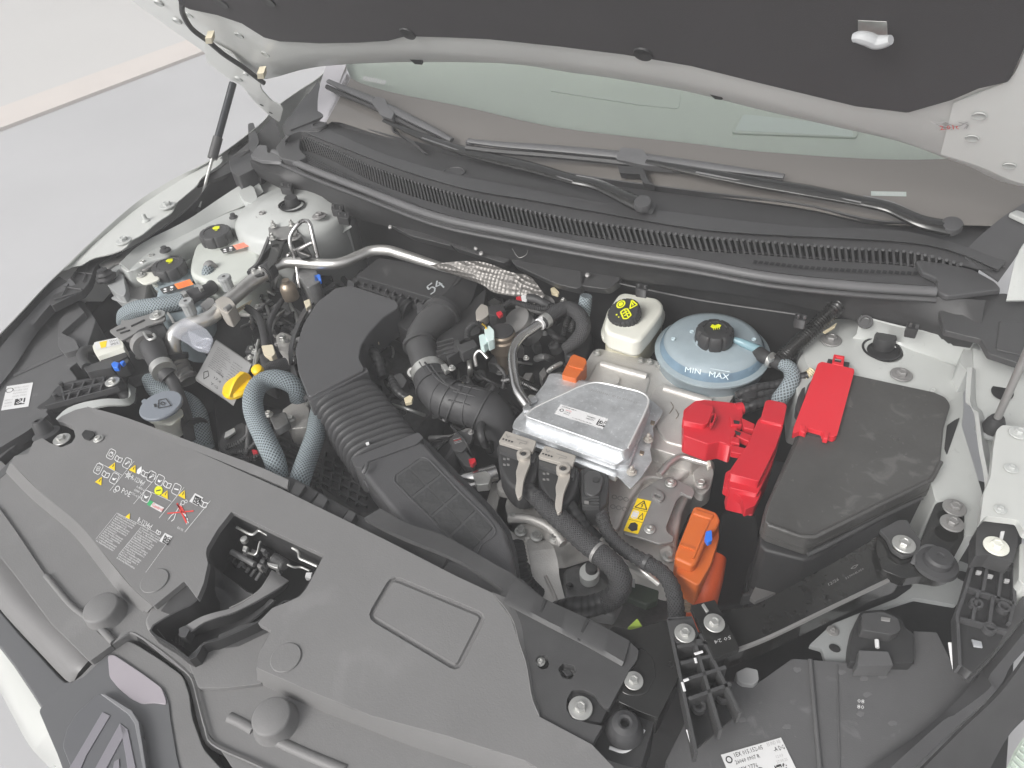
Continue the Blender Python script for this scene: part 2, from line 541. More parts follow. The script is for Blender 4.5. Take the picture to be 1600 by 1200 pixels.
class Decal:
    "flat print laid on a surface: o, x end, y end are pixels on height/plane z; local 0..1"
    def __init__(s, o, x, y, z, name, par, off=.0006, mats=None, depth=.0004):
        s.o = P(*o, z); s.x = P(*x, z) - s.o; s.y = P(*y, z) - s.o
        s.n = s.x.cross(s.y).normalized()
        if s.n.dot(CAM - s.o) < 0: s.n = -s.n
        s.V, s.F, s.M, s.mats = [], [], [], []
        s.off, s.name, s.par, s.lv = off, name, par, 0
        s.asp = s.x.length / s.y.length
    def pt(s, a_, b_, lv=0):
        return s.o + s.x * a_ + s.y * b_ + s.n * (s.off + lv * .00035)
    def face(s, pts, m, lv=0):
        if m not in s.mats: s.mats.append(m)
        k = len(s.V)
        s.V += [s.pt(a_, b_, lv) for a_, b_ in pts]
        s.F.append(list(range(k, k + len(pts))))
        s.M.append(s.mats.index(m))
    def rect(s, a_, b_, w_, h_, m, lv=1):
        s.face([(a_, b_), (a_ + w_, b_), (a_ + w_, b_ + h_), (a_, b_ + h_)], m, lv)
    def line(s, a_, b_, c_, d_, t, m, lv=1):
        A = Vector((a_ * s.asp, b_)); B = Vector((c_ * s.asp, d_))
        n_ = (B - A).normalized().orthogonal() * t / 2
        s.face([((q.x) / s.asp, q.y) for q in (A + n_, B + n_, B - n_, A - n_)], m, lv)
    def poly(s, pts, m, lv=1): s.face(pts, m, lv)
    def outline(s, pts, t, m, lv=1, close=True):
        k = len(pts)
        for i in range(k if close else k - 1): s.line(*pts[i], *pts[(i + 1) % k], t, m, lv)
    def circ(s, a_, b_, r_, m, lv=1, n=16):
        s.face([(a_ + r_ / s.asp * math.cos(i * 2 * math.pi / n), b_ + r_ * math.sin(i * 2 * math.pi / n)) for i in range(n)], m, lv)
    def ring(s, a_, b_, r_, t, m, lv=1, n=16):
        s.outline([(a_ + r_ / s.asp * math.cos(i * 2 * math.pi / n), b_ + r_ * math.sin(i * 2 * math.pi / n)) for i in range(n)], t, m, lv)
    def text(s, a_, b_, h_, t, m, lv=1, wid=None):
        "text with cap height h_, baseline at b_ (y axis runs down the sticker)"
        cu = bpy.data.curves.new('t', 'FONT')
        cu.body = t
        cu.resolution_u = 1
        ob = bpy.data.objects.new('t', cu)
        C.objects.link(ob)
        bpy.context.view_layer.update()
        me = bpy.data.meshes.new_from_object(ob.evaluated_get(bpy.context.evaluated_depsgraph_get()))
        C.objects.unlink(ob)
        if not len(me.vertices): return
        sc = h_ / .7
        mxx = max(v.co.x for v in me.vertices)
        sx = sc / s.asp if wid is None else wid / mxx
        if m not in s.mats: s.mats.append(m)
        k = len(s.V)
        s.V += [s.pt(a_ + v.co.x * sx, b_ - v.co.y * sc, lv) for v in me.vertices]
        for p in me.polygons:
            s.F.append([k + i for i in p.vertices]); s.M.append(s.mats.index(m))
        bpy.data.objects.remove(ob)
    def code(s, a_, b_, w_, m, lv=2, n=9):
        "data-matrix style speckle"
        for i in range(n):
            for j in range(n):
                if random.random() < .5 or i == 0 or j == n - 1:
                    s.rect(a_ + i * w_ / n / s.asp, b_ + j * w_ / n, w_ / n / s.asp, w_ / n, m, lv)
    def tri(s, a_, b_, r_, m, lv=1):
        s.face([(a_, b_ - r_), (a_ + r_ / s.asp, b_ + r_ * .7), (a_ - r_ / s.asp, b_ + r_ * .7)], m, lv)
    def done(s):
        vs = s.V
        c = sum(vs, Vector()) / len(vs)
        me = bpy.data.meshes.new(s.name)
        me.from_pydata([v - c for v in vs], [], s.F)
        for x in s.mats: me.materials.append(x)
        for p, i in zip(me.polygons, s.M): p.material_index = i
        o = bpy.data.objects.new(s.name, me)
        C.objects.link(o)
        if s.par: o.parent = s.par
        o.location = c - base(s.par)
        WL[o] = c
        return o
# ================================================================== SETTING
G = -.87
tag(obj('floor', [(-30, -12, G), (14, -12, G), (14, 40, G), (-30, 40, G)], [[0, 1, 2, 3]], floor), kind='structure')
# wall behind the car, laid flat to catch more light: its foot runs between two points seen on the floor
A_, B_ = P(0, 206, G), P(320, 84, G)
dr = (B_ - A_).normalized()
nb = Vector((-dr.y, dr.x, 0))
if nb.x > 0: nb = -nb
def wallbox(name, off, t, z0, z1, m):
    a_, b_ = A_ - dr * 6 + nb * off, A_ + dr * 30 + nb * off
    q = [a_, b_, b_ + nb * t, a_ + nb * t]
    V = [(p.x, p.y, z0) for p in q] + [(p.x, p.y, z1) for p in q]
    return obj(name, V, [[0, 1, 2, 3], [4, 5, 6, 7], [0, 1, 5, 4], [1, 2, 6, 5], [2, 3, 7, 6], [3, 0, 4, 7]], m, wl_)
wl_ = T('flattened_wall', 'white wall laid flat as a pavement with a cream kerb behind the car', 'pavement', A_)
wallbox('kerb_stone', 0, .5, G - .01, G + .025, kerbm)
wallbox('flat_wall_top', .5, 14, G - .01, G + .025, wallm)

# ================================================================== FRONT WING, far side (photo left)
fl = T('front_wing', 'white front wing on the far side of the bay, bolted flange along its top', 'car wing', P(224, 330, -.3))
sil = [(-40, 560, .01), (0, 522, .02), (30, 491, .03), (75, 443, .045), (110, 410, .055), (140, 381, .06), (182, 343, .07), (224, 309, .08), (273, 279, .09), (315, 258, .1), (346, 240, .105), (388, 209, .12), (413, 188, .13), (430, 168, .14), (469, 140, .17), (497, 122, .2), (521, 100, .24)]
S_ = [PT(p) for p in sil]
loft('outer_skin', [[p + Vector((-.16, -.03, -.62)) for p in S_], [p + Vector((-.13, -.02, -.3)) for p in S_], [p + Vector((-.06, -.01, -.07)) for p in S_], [p + Vector((-.015, 0, -.008)) for p in S_], S_], paint, fl, n=60, ang=60)
inn = [(128, 415, .04), (147, 404, .045), (175, 397, .05), (196, 388, .055), (206, 376, .06), (224, 366, .065), (246, 348, .068), (269, 332, .07), (276, 318, .075), (293, 303, .08), (308, 290, .085), (316, 278, .09), (345, 256, .09), (347, 246, .095)]
top = [(95, 424, .05), (110, 410, .055), (140, 381, .06), (182, 343, .07), (224, 309, .08), (273, 279, .09), (315, 258, .1), (346, 240, .105)]
mid = [(104, 422, .045), (134, 393, .05), (176, 357, .058), (219, 323, .067), (268, 291, .079), (312, 264, .09), (345, 243, .099)]
mid2 = [(112, 418, .043), (142, 396, .05), (186, 362, .059), (229, 331, .068), (276, 297, .08), (317, 268, .091), (347, 245, .098)]
loft('wing_flange', [top, mid, mid2, inn], paint, fl, n=50, th=.003, ang=30)
for u, v, z in ((194, 377, .06), (262, 322, .078)): bolt(u, v, z, 12, fl, primer, 'washer')
lathe('locating_peg', (229, 346, .066), [(.012, 0), (.011, .004), (.006, .008), (.005, .02), (.003, .022)], primer, fl, n=16)
# dark gutter trim between wing and inner panel
gt = T('gutter_trim', 'black plastic gutter trim between far white wing and inner panel', 'trim panel', P(330, 300, .05))
loft('trim_wall', [[(180, 400, .03), (230, 372, .045), (300, 320, .06), (345, 262, .08), (400, 212, .11), (428, 178, .13)],
                   [(196, 412, -.06), (240, 385, -.05), (310, 345, -.03), (380, 305, 0), (420, 280, .03), (446, 240, .07)]], blk, gt, n=30)
loft('trim_ledge', [[(316, 281, .072), (350, 262, .078), (380, 242, .09), (405, 220, .1)], [(308, 292, .065), (352, 276, .07), (372, 262, .07), (400, 232, .09)]], blk, gt, n=14, th=.01)
slab('trim_block', [(355, 240), (372, 222), (392, 216), (398, 232), (400, 262), (372, 276), (360, 266)], .09, .05, cowl, gt, r=4)
slab('trim_post', [(387, 193), (396, 191), (405, 222), (396, 240), (389, 232)], .12, .06, blk, gt, r=3)
slab('corner_cover', [(440, 196), (470, 158), (497, 124), (503, 160), (512, 190), (500, 205), (470, 205), (446, 212)], .15, .06, cowl, gt, r=4)
loft('corner_rib', [[(470, 162, .16), (486, 145, .18), (498, 128, .2)], [(455, 205, .15), (478, 196, .15), (506, 184, .155)]], cowl, gt, n=12, th=.01)
lathe('trim_pin', (499, 198, .15), [(.022, 0), (.022, .006), (.018, .008), (.018, .004), (.003, .003)], cowl, gt, n=24)
lw = T('dark_backing', 'black liner added inside the far white wing', 'backing', P(100, 500, -.2))  # dark backing sheet added so the gaps by the wing read as shade
LL = [P(-60, 800, -.1)] + [p + Vector((.06, .0, -.1)) for p in S_[1:11]]
loft('backing_sheet', [LL, [p + Vector((.02, 0, -.25)) for p in LL], [p + Vector((.04, 0, -.62)) for p in LL]], deep, lw, n=40, th=.004)
# inner panel + strut tower, far side
il = T('inner_wing_panel', 'white inner wing panel with domed strut tower beside the two milky tanks', 'body panel', P(450, 330, -.2))
slab('panel_deck', [(187, 417), (195, 399), (222, 385), (228, 375), (290, 350), (308, 338), (343, 315), (371, 297), (405, 279), (440, 283), (486, 300), (528, 334), (546, 345), (500, 372), (430, 376), (405, 366), (365, 356), (325, 360), (290, 378), (262, 400), (235, 408), (212, 420), (196, 424)], .02, .1, primer, il, r=4, bev=.006)
loft('panel_edge', [[(187, 415, .02), (222, 384, .022), (290, 349, .03), (343, 314, .035), (371, 296, .04), (405, 278, .045)],
                    [(187, 412, .035), (222, 381, .035), (290, 346, .042), (343, 311, .047), (371, 293, .05), (400, 277, .055)],
                    [(205, 425, .015), (240, 395, .015), (300, 362, .018), (350, 335, .02), (385, 320, .025), (412, 300, .03)]], primer, il, n=30, th=.003, ang=60)
slab('panel_lug', [(372, 300), (388, 288), (397, 292), (403, 310), (392, 318), (380, 314)], .052, .02, primer, il, r=3, bev=.004)
lathe('strut_dome', (458, 336, .03), [(.165, -.3), (.16, -.06), (.155, 0), (.14, .016), (.1, .022), (.088, .03), (.05, .031), (.034, .033), (.031, .033)], primer, il, n=64, close=False, ang=50, nrm=(.03, -.02, 1))
lathe('strut_opening', (457, 321, .065), [(.034, .0), (.03, .0015), (.03, -.004), (.001, -.004)], deep, il, n=32, close=False)
lathe('strut_cap', (457, 320, .062), [(.0175, 0), (.0175, .02), (.016, .023), (.004, .023)], blkd, il, n=28, nrm=(.08, -.03, 1))
for u, v in ((411, 337), (499, 338), (460, 371)): bolt(u, v, .054, 11, il, steel, 'washer')
for u, v, r_ in ((365, 340, 7), (258, 392, 8)): lathe('panel_grommet', (u, v, .03), [(r_ * .0017, 0), (r_ * .0016, .003), (r_ * .001, .005), (r_ * .0009, .012), (r_ * .0004, .013)], rub, il, n=20)
lathe('panel_hole', (384, 329, .041), [(.009, 0), (.009, .001)], deep, il, n=20, sx=.6)
loft('tower_seam', [[(428, 388, .0), (470, 388, 0), (520, 368, .0), (548, 352, .01)], [(430, 392, -.004), (470, 393, -.004), (522, 372, -.004), (550, 355, .006)]], primer, il, n=20, th=.004)

# ================================================================== ENGINE BAY FLOOR / FIREWALL
tag(obj('engine_bay_floor', [(-.9, .28, -.52), (1.15, .1, -.52), (1.15, 1.5, -.52), (-1.05, 1.5, -.52)], [[0, 1, 2, 3]], deep), kind='structure')
fw = T('bulkhead', 'black insulated bulkhead below the scuttle', 'bulkhead', P(800, 420, 0))
def curve_dz(cv, dz, dy=0):
    return [PT(p) + Vector((0, dy, dz)) for p in cv]
bead = [(427, 238, .12), (480, 262, .12), (560, 293, .12), (680, 338, .12), (800, 364, .12), (940, 390, .12), (1080, 411, .12), (1200, 433, .12), (1330, 447, .12), (1462, 456, .12)]
loft('bulkhead_wall', [curve_dz(bead, -.02, .05), curve_dz(bead, -.14, .09), curve_dz(bead, -.35, .1), curve_dz(bead, -.6, .1)], blkd, fw, n=50, th=.004)
skirt_lo = [(395, 262, .09), (440, 285, .08), (486, 300, .06), (560, 330, .06), (650, 350, .06), (760, 385, .06), (900, 410, .06), (1050, 432, .06), (1200, 452, .06), (1350, 486, .06), (1480, 520, .06), (1525, 527, .07)]
sk_top = [(402, 248, .11), (427, 245, .112), (480, 270, .112), (560, 301, .112), (680, 346, .112), (800, 371, .112), (940, 397, .112), (1080, 418, .112), (1200, 440, .112), (1330, 454, .112), (1462, 464, .112), (1540, 470, .112)]
loft('rubber_skirt', [sk_top, curve_dz(skirt_lo, .02), curve_dz(skirt_lo, 0), curve_dz(skirt_lo, -.03, .01)], blkd, fw, n=60, th=.004, ang=60)
pads = [((592, 318), (640, 330), (705, 350), (708, 385), (640, 368), (600, 346)), ((700, 350), (790, 372), (805, 395), (790, 412), (705, 385)),
        ((795, 375), (905, 400), (925, 428), (905, 452), (870, 444), (800, 412)), ((905, 402), (960, 412), (972, 435), (950, 452), (905, 446))]
for q in pads: slab('insulation_pad', q, .035, .03, blk, fw, r=8, bev=.008, down=Vector((0, .5, -.8)))
for u, v in ((610, 355), (744, 388), (752, 396), (918, 430), (768, 390)): lathe('rivet', (u, v, .045), [(.006, 0), (.005, .003), (.002, .004)], steel, fw, n=12, nrm=(0, -.5, .8))
for u, v in ((447, 288), (527, 322), (536, 334), (1003, 446), (1252, 494), (1427, 508)):
    slab('skirt_clip', [(u - 9, v - 5), (u + 10, v - 2), (u + 8, v + 8), (u - 10, v + 5)], .085, .02, blkd, fw, r=2, bev=.0015)
    for k in (-1, 1): lathe('clip_tooth', (u + 5 * k, v + 3 + k, .09), [(.003, 0), (.003, .006), (.002, .007)], blk, fw, n=8)
tube('seam_thread', [(800, 388, .07), (810, 402, .065), (822, 398, .07), (826, 386, .075)], .0008, steel, fw, n=6)
tube('lower_seam', [(905, 428, .02), (1000, 450, .03), (1100, 470, .04), (1250, 492, .06)], .002, blk, fw, n=6)
for (u, v) in ((443, 257), (1466, 471)):
    lathe('blue_clip', (u, v, .1), [(.007, 0), (.007, .004), (.003, .006)], blue, fw, n=14, nrm=(0, -.6, .6))

# ================================================================== SCUTTLE (COWL) PANEL
cw = T('scuttle_panel', 'dark grey plastic scuttle panel with comb grille below windscreen', 'scuttle panel', P(900, 340, .12))
tube('front_seal', bead, .0095, rail, cw, n=16)
tube('seal_groove', [(u, v + 13, z - .006) for u, v, z in bead], .005, cowl, cw, n=10)
A = [(452, 205, .15), (480, 175, .15), (520, 185, .15), (590, 206, .15), (680, 228, .15), (765, 245, .15), (905, 273, .15), (1080, 297, .15), (1250, 318, .15), (1376, 345, .15), (1512, 346, .15), (1590, 350, .15)]
B = [(448, 212, .14), (475, 195, .14), (520, 208, .14), (600, 242, .14), (700, 272, .14), (800, 292, .14), (940, 318, .14), (1080, 337, .14), (1250, 356, .14), (1400, 362, .14), (1500, 385, .14), (1570, 412, .14)]
Cc = [(445, 222, .135), (465, 207, .135), (520, 226, .135), (625, 266, .135), (730, 297, .135), (835, 315, .135), (940, 334, .135), (1080, 358, .135), (1180, 367, .135), (1320, 374, .135), (1425, 381, .135), (1495, 396, .135), (1560, 424, .135)]
D = [(445, 228, .13), (465, 213, .13), (520, 233, .13), (590, 264, .13), (695, 299, .13), (800, 324, .13), (905, 345, .13), (1080, 369, .13), (1180, 377, .13), (1320, 388, .13), (1425, 395, .13), (1530, 421, .13)]
E = [(440, 236, .108), (465, 233, .108), (520, 252, .108), (590, 288, .108), (695, 323, .108), (800, 349, .108), (905, 369, .108), (1080, 391, .108), (1180, 399, .108), (1320, 410, .108), (1425, 418, .108), (1530, 440, .108)]
Fq = [(428, 236, .11), (480, 256, .11), (560, 287, .11), (680, 330, .11), (800, 357, .11), (940, 382, .11), (1080, 403, .11), (1200, 424, .11), (1330, 438, .11), (1462, 447, .11), (1530, 452, .11)]
loft('wiper_well', [A, [(u, v + 9, .128) for u, v, z in A], [(u, v - 8, .132) for u, v, z in B], B], cowl, cw, n=60, th=.003, ang=50)
loft('ridge', [[(u, v - 1, z + .004) for u, v, z in B], [(u, v - 2, z + .012) for u, v, z in Cc], Cc, D], cowl, cw, n=60, th=.003, ang=25)
loft('grille_recess', [curve_dz(D, -.004, .02), curve_dz(E, -.02, .03), curve_dz(E, 0, .01)], deep, cw, n=60, th=.002)
loft('mesh_tray', [E, Fq, curve_dz(Fq, -.02)], cowl, cw, n=60, th=.003)
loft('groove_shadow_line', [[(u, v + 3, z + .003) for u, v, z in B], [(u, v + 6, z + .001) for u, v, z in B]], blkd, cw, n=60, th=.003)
# comb slats: alike blades shared by one mesh
TD, TE = cr([PT(p) for p in D], 151), cr([PT(p) for p in E], 151)
sv = [(-.0022, 0, 0), (.0022, 0, 0), (.0022, -.0, -.03), (-.0022, -.0, -.03), (-.0022, .03, 0), (.0022, .03, 0), (.0022, .02, -.03), (-.0022, .02, -.03)]
me = bpy.data.meshes.new('slat')
me.from_pydata(sv, [], [[0, 1, 2, 3], [4, 7, 6, 5], [0, 4, 5, 1], [3, 2, 6, 7], [0, 3, 7, 4], [1, 5, 6, 2]])
me.materials.append(deep)
for k in range(4, 148):
    a_, b_ = TD[k], TE[k]
    o = bpy.data.objects.new('slat', me)
    C.objects.link(o)
    o.parent = cw
    d_ = (b_ - a_); d_ = Vector((0, d_.y, d_.z)) if True else d_
    t_ = (TD[k + 1] - TD[k - 1]).normalized()
    z_ = -(b_ - a_).normalized()
    y_ = z_.cross(t_).normalized()
    x_ = y_.cross(z_)
    M = Matrix((x_, y_, z_)).transposed().to_4x4()
    M.translation = a_ + Vector((0, 0, .002)) - base(cw)
    o.matrix_local = M @ Matrix.Diagonal((1, 1, (b_ - a_).length / .03, 1))
# little reinforcing pips above the comb
V, F = [], []
for k in range(4, 148):
    p = TD[k].lerp(TD[k + 1], .5) + Vector((0, -.004, .0035)); s_ = .0022
    i = len(V)
    V += [p + Vector(q) * s_ for q in ((-1, -1, -1), (1, -1, -1), (1, 1, -1), (-1, 1, -1), (-1, -1, 1), (1, -1, 1), (1, 1, 1), (-1, 1, 1))]
    F += [[i, i + 1, i + 5, i + 4], [i + 4, i + 5, i + 6, i + 7], [i + 1, i + 2, i + 6, i + 5], [i + 3, i, i + 4, i + 7], [i + 2, i + 3, i + 7, i + 6]]
tag(obj('comb_pips', V, F, rail, cw, smooth=False), kind='stuff')
# mesh openings in the tray, left end: crossing bars over a dark recess
ma = cr([PT(p) for p in [(470, 236, .112), (520, 262, .112), (590, 295, .112), (652, 322, .112)]], 45)
mb = cr([PT(p) for p in [(476, 252, .112), (520, 276, .112), (590, 303, .112), (652, 325, .112)]], 45)
obj('mesh_recess', [p + Vector((0, 0, .001)) for p in ma + mb], [[i, i + 1, 45 + i + 1, 45 + i] for i in range(44)], deep, cw, solid=.001)
V, F = [], []
def bar(p, q, t):
    d_ = (q - p); n_ = Vector((-d_.y, d_.x, 0)).normalized() * t; h = Vector((0, 0, .004))
    i = len(V)
    V.extend([p - n_, p + n_, q + n_, q - n_, p - n_ + h, p + n_ + h, q + n_ + h, q - n_ + h])
    F.extend([[i + 4, i + 5, i + 6, i + 7], [i, i + 1, i + 5, i + 4], [i + 1, i + 2, i + 6, i + 5], [i + 2, i + 3, i + 7, i + 6], [i + 3, i, i + 4, i + 7]])
for i in range(45): bar(ma[i], mb[i], .0014)
for f in (0, .25, .5, .75, 1):
    for i in range(44): bar(ma[i].lerp(mb[i], f), ma[i + 1].lerp(mb[i + 1], f), .0012)
tag(obj('mesh_grid', V, F, cowl, cw, smooth=False), kind='stuff')
V, F = [], []
mc = cr([PT(p) for p in [(665, 327, .114), (740, 350, .114), (800, 362, .114), (905, 381, .114), (930, 385, .114)]], 17)
for p in mc[::1]:
    i = len(V); V += [p + Vector(q) for q in ((-.008, -.004, 0), (.008, -.004, 0), (.008, .004, 0), (-.008, .004, 0))]; F.append([i, i + 1, i + 2, i + 3])
md_ = cr([PT(p) for p in [(1180, 409, .114), (1290, 420, .114), (1450, 428, .114)]], 30)
for p in md_:
    i = len(V); V += [p + Vector(q) for q in ((-.0036, -.006, 0), (.0036, -.006, 0), (.0036, .006, 0), (-.0036, .006, 0))]; F.append([i, i + 1, i + 2, i + 3])
tag(obj('tray_slots', V, F, deep, cw, smooth=False), kind='stuff')
# sunken round mark and trims in the well
lathe('well_boss', (709, 270, .137), [(.03, 0), (.03, .003), (.026, .004), (.025, .0015), (.001, .001)], cowl, cw, n=32)
# left and right ends of the scuttle
slab('scuttle_end', [(430, 230), (445, 212), (470, 214), (468, 232), (480, 245), (462, 252), (436, 246)], .13, .03, cowl, cw, r=4, bev=.004)
slab('scuttle_end', [(391, 243), (404, 226), (417, 227), (418, 238), (444, 240), (440, 252), (408, 250)], .125, .012, rail, cw, r=2, bev=.003)
slab('scuttle_end', [(1430, 405), (1470, 410), (1520, 420), (1556, 440), (1566, 452), (1480, 462), (1462, 452), (1466, 436), (1440, 424)], .125, .012, cowl, cw, r=6, bev=.004)
slab('scuttle_end', [(1460, 462), (1570, 458), (1640, 480), (1650, 582), (1600, 570), (1545, 552), (1533, 530), (1476, 516)], .095, .012, blk, cw, r=3, bev=.004)
tube('end_ridge', [(1466, 446, .105), (1500, 452, .105), (1560, 456, .105)], .006, cowl, cw, n=8)
slab('end_pocket', [(1562, 500), (1600, 502), (1600, 555), (1556, 545)], .098, .004, blk, cw, r=5, bev=.005)
loft('right_quarter_trim', [[(1600, 318, .2), (1560, 345, .17), (1515, 385, .145), (1508, 402, .14)], [(1606, 335, .19), (1585, 352, .17), (1545, 400, .14), (1530, 420, .13)], [(1620, 360, .18), (1600, 380, .16), (1585, 405, .14), (1560, 440, .12)]], cowl, cw, n=14, th=.004)

# ================================================================== WINDSCREEN
WS = (Vector((0, 1.46, .147)), Vector((0, -.5, .866)))
wsc = T('windscreen', 'windscreen with dark border, shaded pale green behind the wipers', 'windscreen', WS[0])
def on(pl, pts, off=0):
    n_ = pl[1] if (CAM - pl[0]).dot(pl[1]) > 0 else -pl[1]
    return [P(u, v, (pl[0] + n_ * off, pl[1])) for u, v in pts]
low = [(498, 212), (520, 190), (590, 210), (680, 232), (765, 250), (905, 278), (1080, 302), (1250, 325), (1376, 350), (1512, 352), (1620, 356)]
fr = [(541, 101), (548, 122), (607, 143), (730, 168), (870, 199), (1080, 224), (1180, 236), (1355, 248), (1481, 248), (1600, 235), (1660, 215)]
loft('glass_border', [on(WS, low), on(WS, fr)], frit, wsc, n=60, th=.0)
wtop = [(528, 60), (600, 40), (700, 30), (850, 30), (1080, 40), (1300, 60), (1480, 80), (1600, 100), (1700, 120)]
loft('glass_pane', [on(WS, fr, -.0008), on(WS, wtop, -.0008)], tint, wsc, n=50, th=.0)
loft('left_glass_border', [on(WS, [(498, 212), (497, 150), (512, 95), (528, 60)]), on(WS, [(548, 122), (544, 112), (541, 101), (546, 60)])], mat('lilac_glass_edge', (.42, .41, .43), .15), wsc, n=12, th=0)
d0 = Decal((570, 118), (606, 126), (566, 126), WS, 'glass_marking', wsc)
for i in range(9): d0.rect(i * .11, .1, .07, .8, prng)
d0.done()
d1 = Decal((1361, 299), (1416, 300), (1361, 306), WS, 'chassis_number_plate', wsc)
d1.rect(0, 0, 1, 1, mat('greenish_plate', (.33, .37, .35), .4), 0); d1.text(.12, .8, .62, 'VF1RJL006 5024', prng, 1, .8); d1.done()
# behind the glass: pale colours imitate the windscreen's reflections, the pale rectangle too
ip = T('dashboard', 'dashboard top coloured pale green-grey like the windscreen reflection', 'dashboard', WS[0] + Vector((.2, .5, -.1)))
DS = (WS[0] + Vector((0, 0, -.03)), Vector((0, -.42, .9)))
DS = (WS[0] + Vector((0, .02, -.035)), Vector((0, -.46, .888)))
loft('dash_top', [on(DS, [(500, 175), (700, 190), (1000, 240), (1300, 270), (1620, 280)]), on(DS, [(520, 60), (750, 30), (1000, 30), (1300, 50), (1700, 90)])], dash, ip, n=30, th=.004)
slab('dash_frame', [(1143, 214), (1158, 182), (1172, 178), (1325, 197), (1339, 210), (1338, 222)], (DS[0] + Vector((0, 0, .012)), DS[1]), .01, dash, ip, r=5, bev=.002)
slab('dash_inset', [(1148, 210), (1162, 185), (1320, 202), (1332, 213), (1332, 220)], (DS[0] + Vector((0, 0, .0135)), DS[1]), .01, mat('pale_inset', (.55, .6, .58), .5), ip, r=4, bev=.001)
slab('dash_vent', [(860, 150), (900, 135), (1066, 152), (1062, 178), (1000, 172)], (DS[0] + Vector((0, 0, .006)), DS[1]), .006, dash, ip, r=6, bev=.004)

# ================================================================== WIPERS
WSU = (WS[0] + WS[1] * .03, WS[1])
def lift(pts, off=.0):
    "keep wiper points clear of the glass: the nearer of the raised glass plane and the scuttle height"
    out = []
    for u, v, z in pts:
        a_, b_ = P(u, v, WSU), P(u, v, z)
        out.append(a_ if (a_ - CAM).length < (b_ - CAM).length else b_)
    return out
def wiper(label, arm, cap, blade, adapt, knee, adapter_poly):
    t = T('wiper', label, 'wiper', P(*cap, .17), 'windscreen wipers')
    arm, blade, knee = [lift(q) for q in (arm, blade, knee)]
    tube('arm', arm, [.008, .014, .018, .02, .016], blkg, t, n=8, flat=.55, wpts=True)
    tube('arm_edge', [p + Vector((0, -.012, .004)) for p in arm[1:]], .0022, rail, t, n=6, wpts=True)
    tube('pivot_arm', knee, [.015, .018, .022], blkg, t, n=10, flat=.6, wpts=True)
    tube('pivot_arm_edge', [p + Vector((0, .008, .009)) for p in knee], .0016, rail, t, n=6, wpts=True)
    lathe('pivot_cap', (*cap, .165), [(.019, 0), (.019, .012), (.017, .015), (.004, .016)], cowl, t, n=28, nrm=(0, -.3, .9))
    tube('blade', blade, [.008, .012, .013, .013, .012, .008], rail, t, n=8, flat=.7, wpts=True)
    tube('rubber', [p + Vector((0, -.012, -.012)) for p in blade], .007, blkd, t, n=6, wpts=True)
    slab('adapter', adapter_poly, (WSU[0] + WSU[1] * .012, WSU[1]), .02, rail, t, r=2, bev=.002)
    return t
w1 = wiper('windscreen wiper at the far side, its black arm ending near the middle of the scuttle',
      [(600, 188, .175), (664, 215, .17), (740, 240, .17), (830, 262, .17), (902, 283, .17)], (1005, 322),
      [(513, 127, .19), (540, 139, .185), (590, 160, .178), (640, 185, .172), (680, 205, .168), (706, 219, .165)], .19,
      [(898, 282, .172), (935, 290, .17), (975, 308, .165), (1005, 322, .16)],
      [(580, 160), (587, 150), (602, 154), (607, 168), (616, 176), (612, 186), (594, 180), (590, 172)])
w2 = wiper('windscreen wiper nearest the photographer, reaching across to the right-hand corner',
      [(1010, 252, .19), (1090, 268, .187), (1170, 283, .184), (1270, 300, .181), (1352, 316, .178)], (1485, 357),
      [(731, 220, .195), (780, 226, .19), (880, 234, .187), (1000, 246, .184), (1120, 262, .182), (1225, 276, .18)], .2,
      [(1346, 315, .182), (1390, 325, .178), (1440, 347, .17), (1485, 357, .165)],
      [(962, 248), (970, 230), (1004, 233), (1014, 247), (1048, 254), (1050, 262), (1006, 258)])
lathe('blade_end', P(735, 222, WSU), [(.012, -.006), (.013, .0), (.011, .004)], cowl, w2, n=16)
slab('adapter_foot', [(965, 258), (1005, 262), (1012, 280), (1024, 290), (1004, 285), (1000, 272), (968, 270)], WSU, .02, blkd, w2, r=2, bev=.002)
tube('pivot_collar', [(1005, 322, .155), (1020, 330, .145)], .017, cowl, w1, n=20)
slab('under_arm', [(610, 188), (616, 205), (642, 217), (668, 240), (660, 238), (630, 214), (612, 204)], WSU, .008, blkd, w1, bev=.001)

# ================================================================== BONNET
HP = (Vector((0, 1.33, .32)), Vector((0, math.sin(math.radians(50)), math.cos(math.radians(50)))))
HN = -HP[1]
if (CAM - HP[0]).dot(HN) < 0: HN = -HN
hd = T('bonnet', 'raised white bonnet seen from below with its dark felt lining', 'bonnet', HP[0])
padc = [(270, -60), (277, 0), (280, 8), (297, 16), (340, 25), (378, 38), (413, 60), (437, 66), (500, 69), (560, 68), (607, 65), (635, 58), (700, 60), (765, 63), (870, 74), (975, 87), (1080, 105), (1180, 130), (1337, 168), (1418, 178), (1488, 158), (1530, 140), (1576, 130), (1600, 77), (1625, 20), (1640, -60)]
ridge = [(225, -40), (262, 0), (290, 30), (330, 60), (370, 80), (410, 95), (466, 84), (520, 79), (642, 75), (817, 91), (957, 106), (1080, 128), (1180, 150), (1365, 202), (1435, 226), (1520, 255), (1620, 285), (1760, 290)]
outr = [(165, -40), (207, 0), (262, 40), (318, 80), (370, 118), (413, 123), (472, 108), (520, 101), (625, 96), (786, 98), (891, 112), (957, 121), (1080, 143), (1180, 168), (1320, 200), (1407, 220), (1484, 248), (1523, 262), (1558, 280), (1610, 291), (1760, 300)]
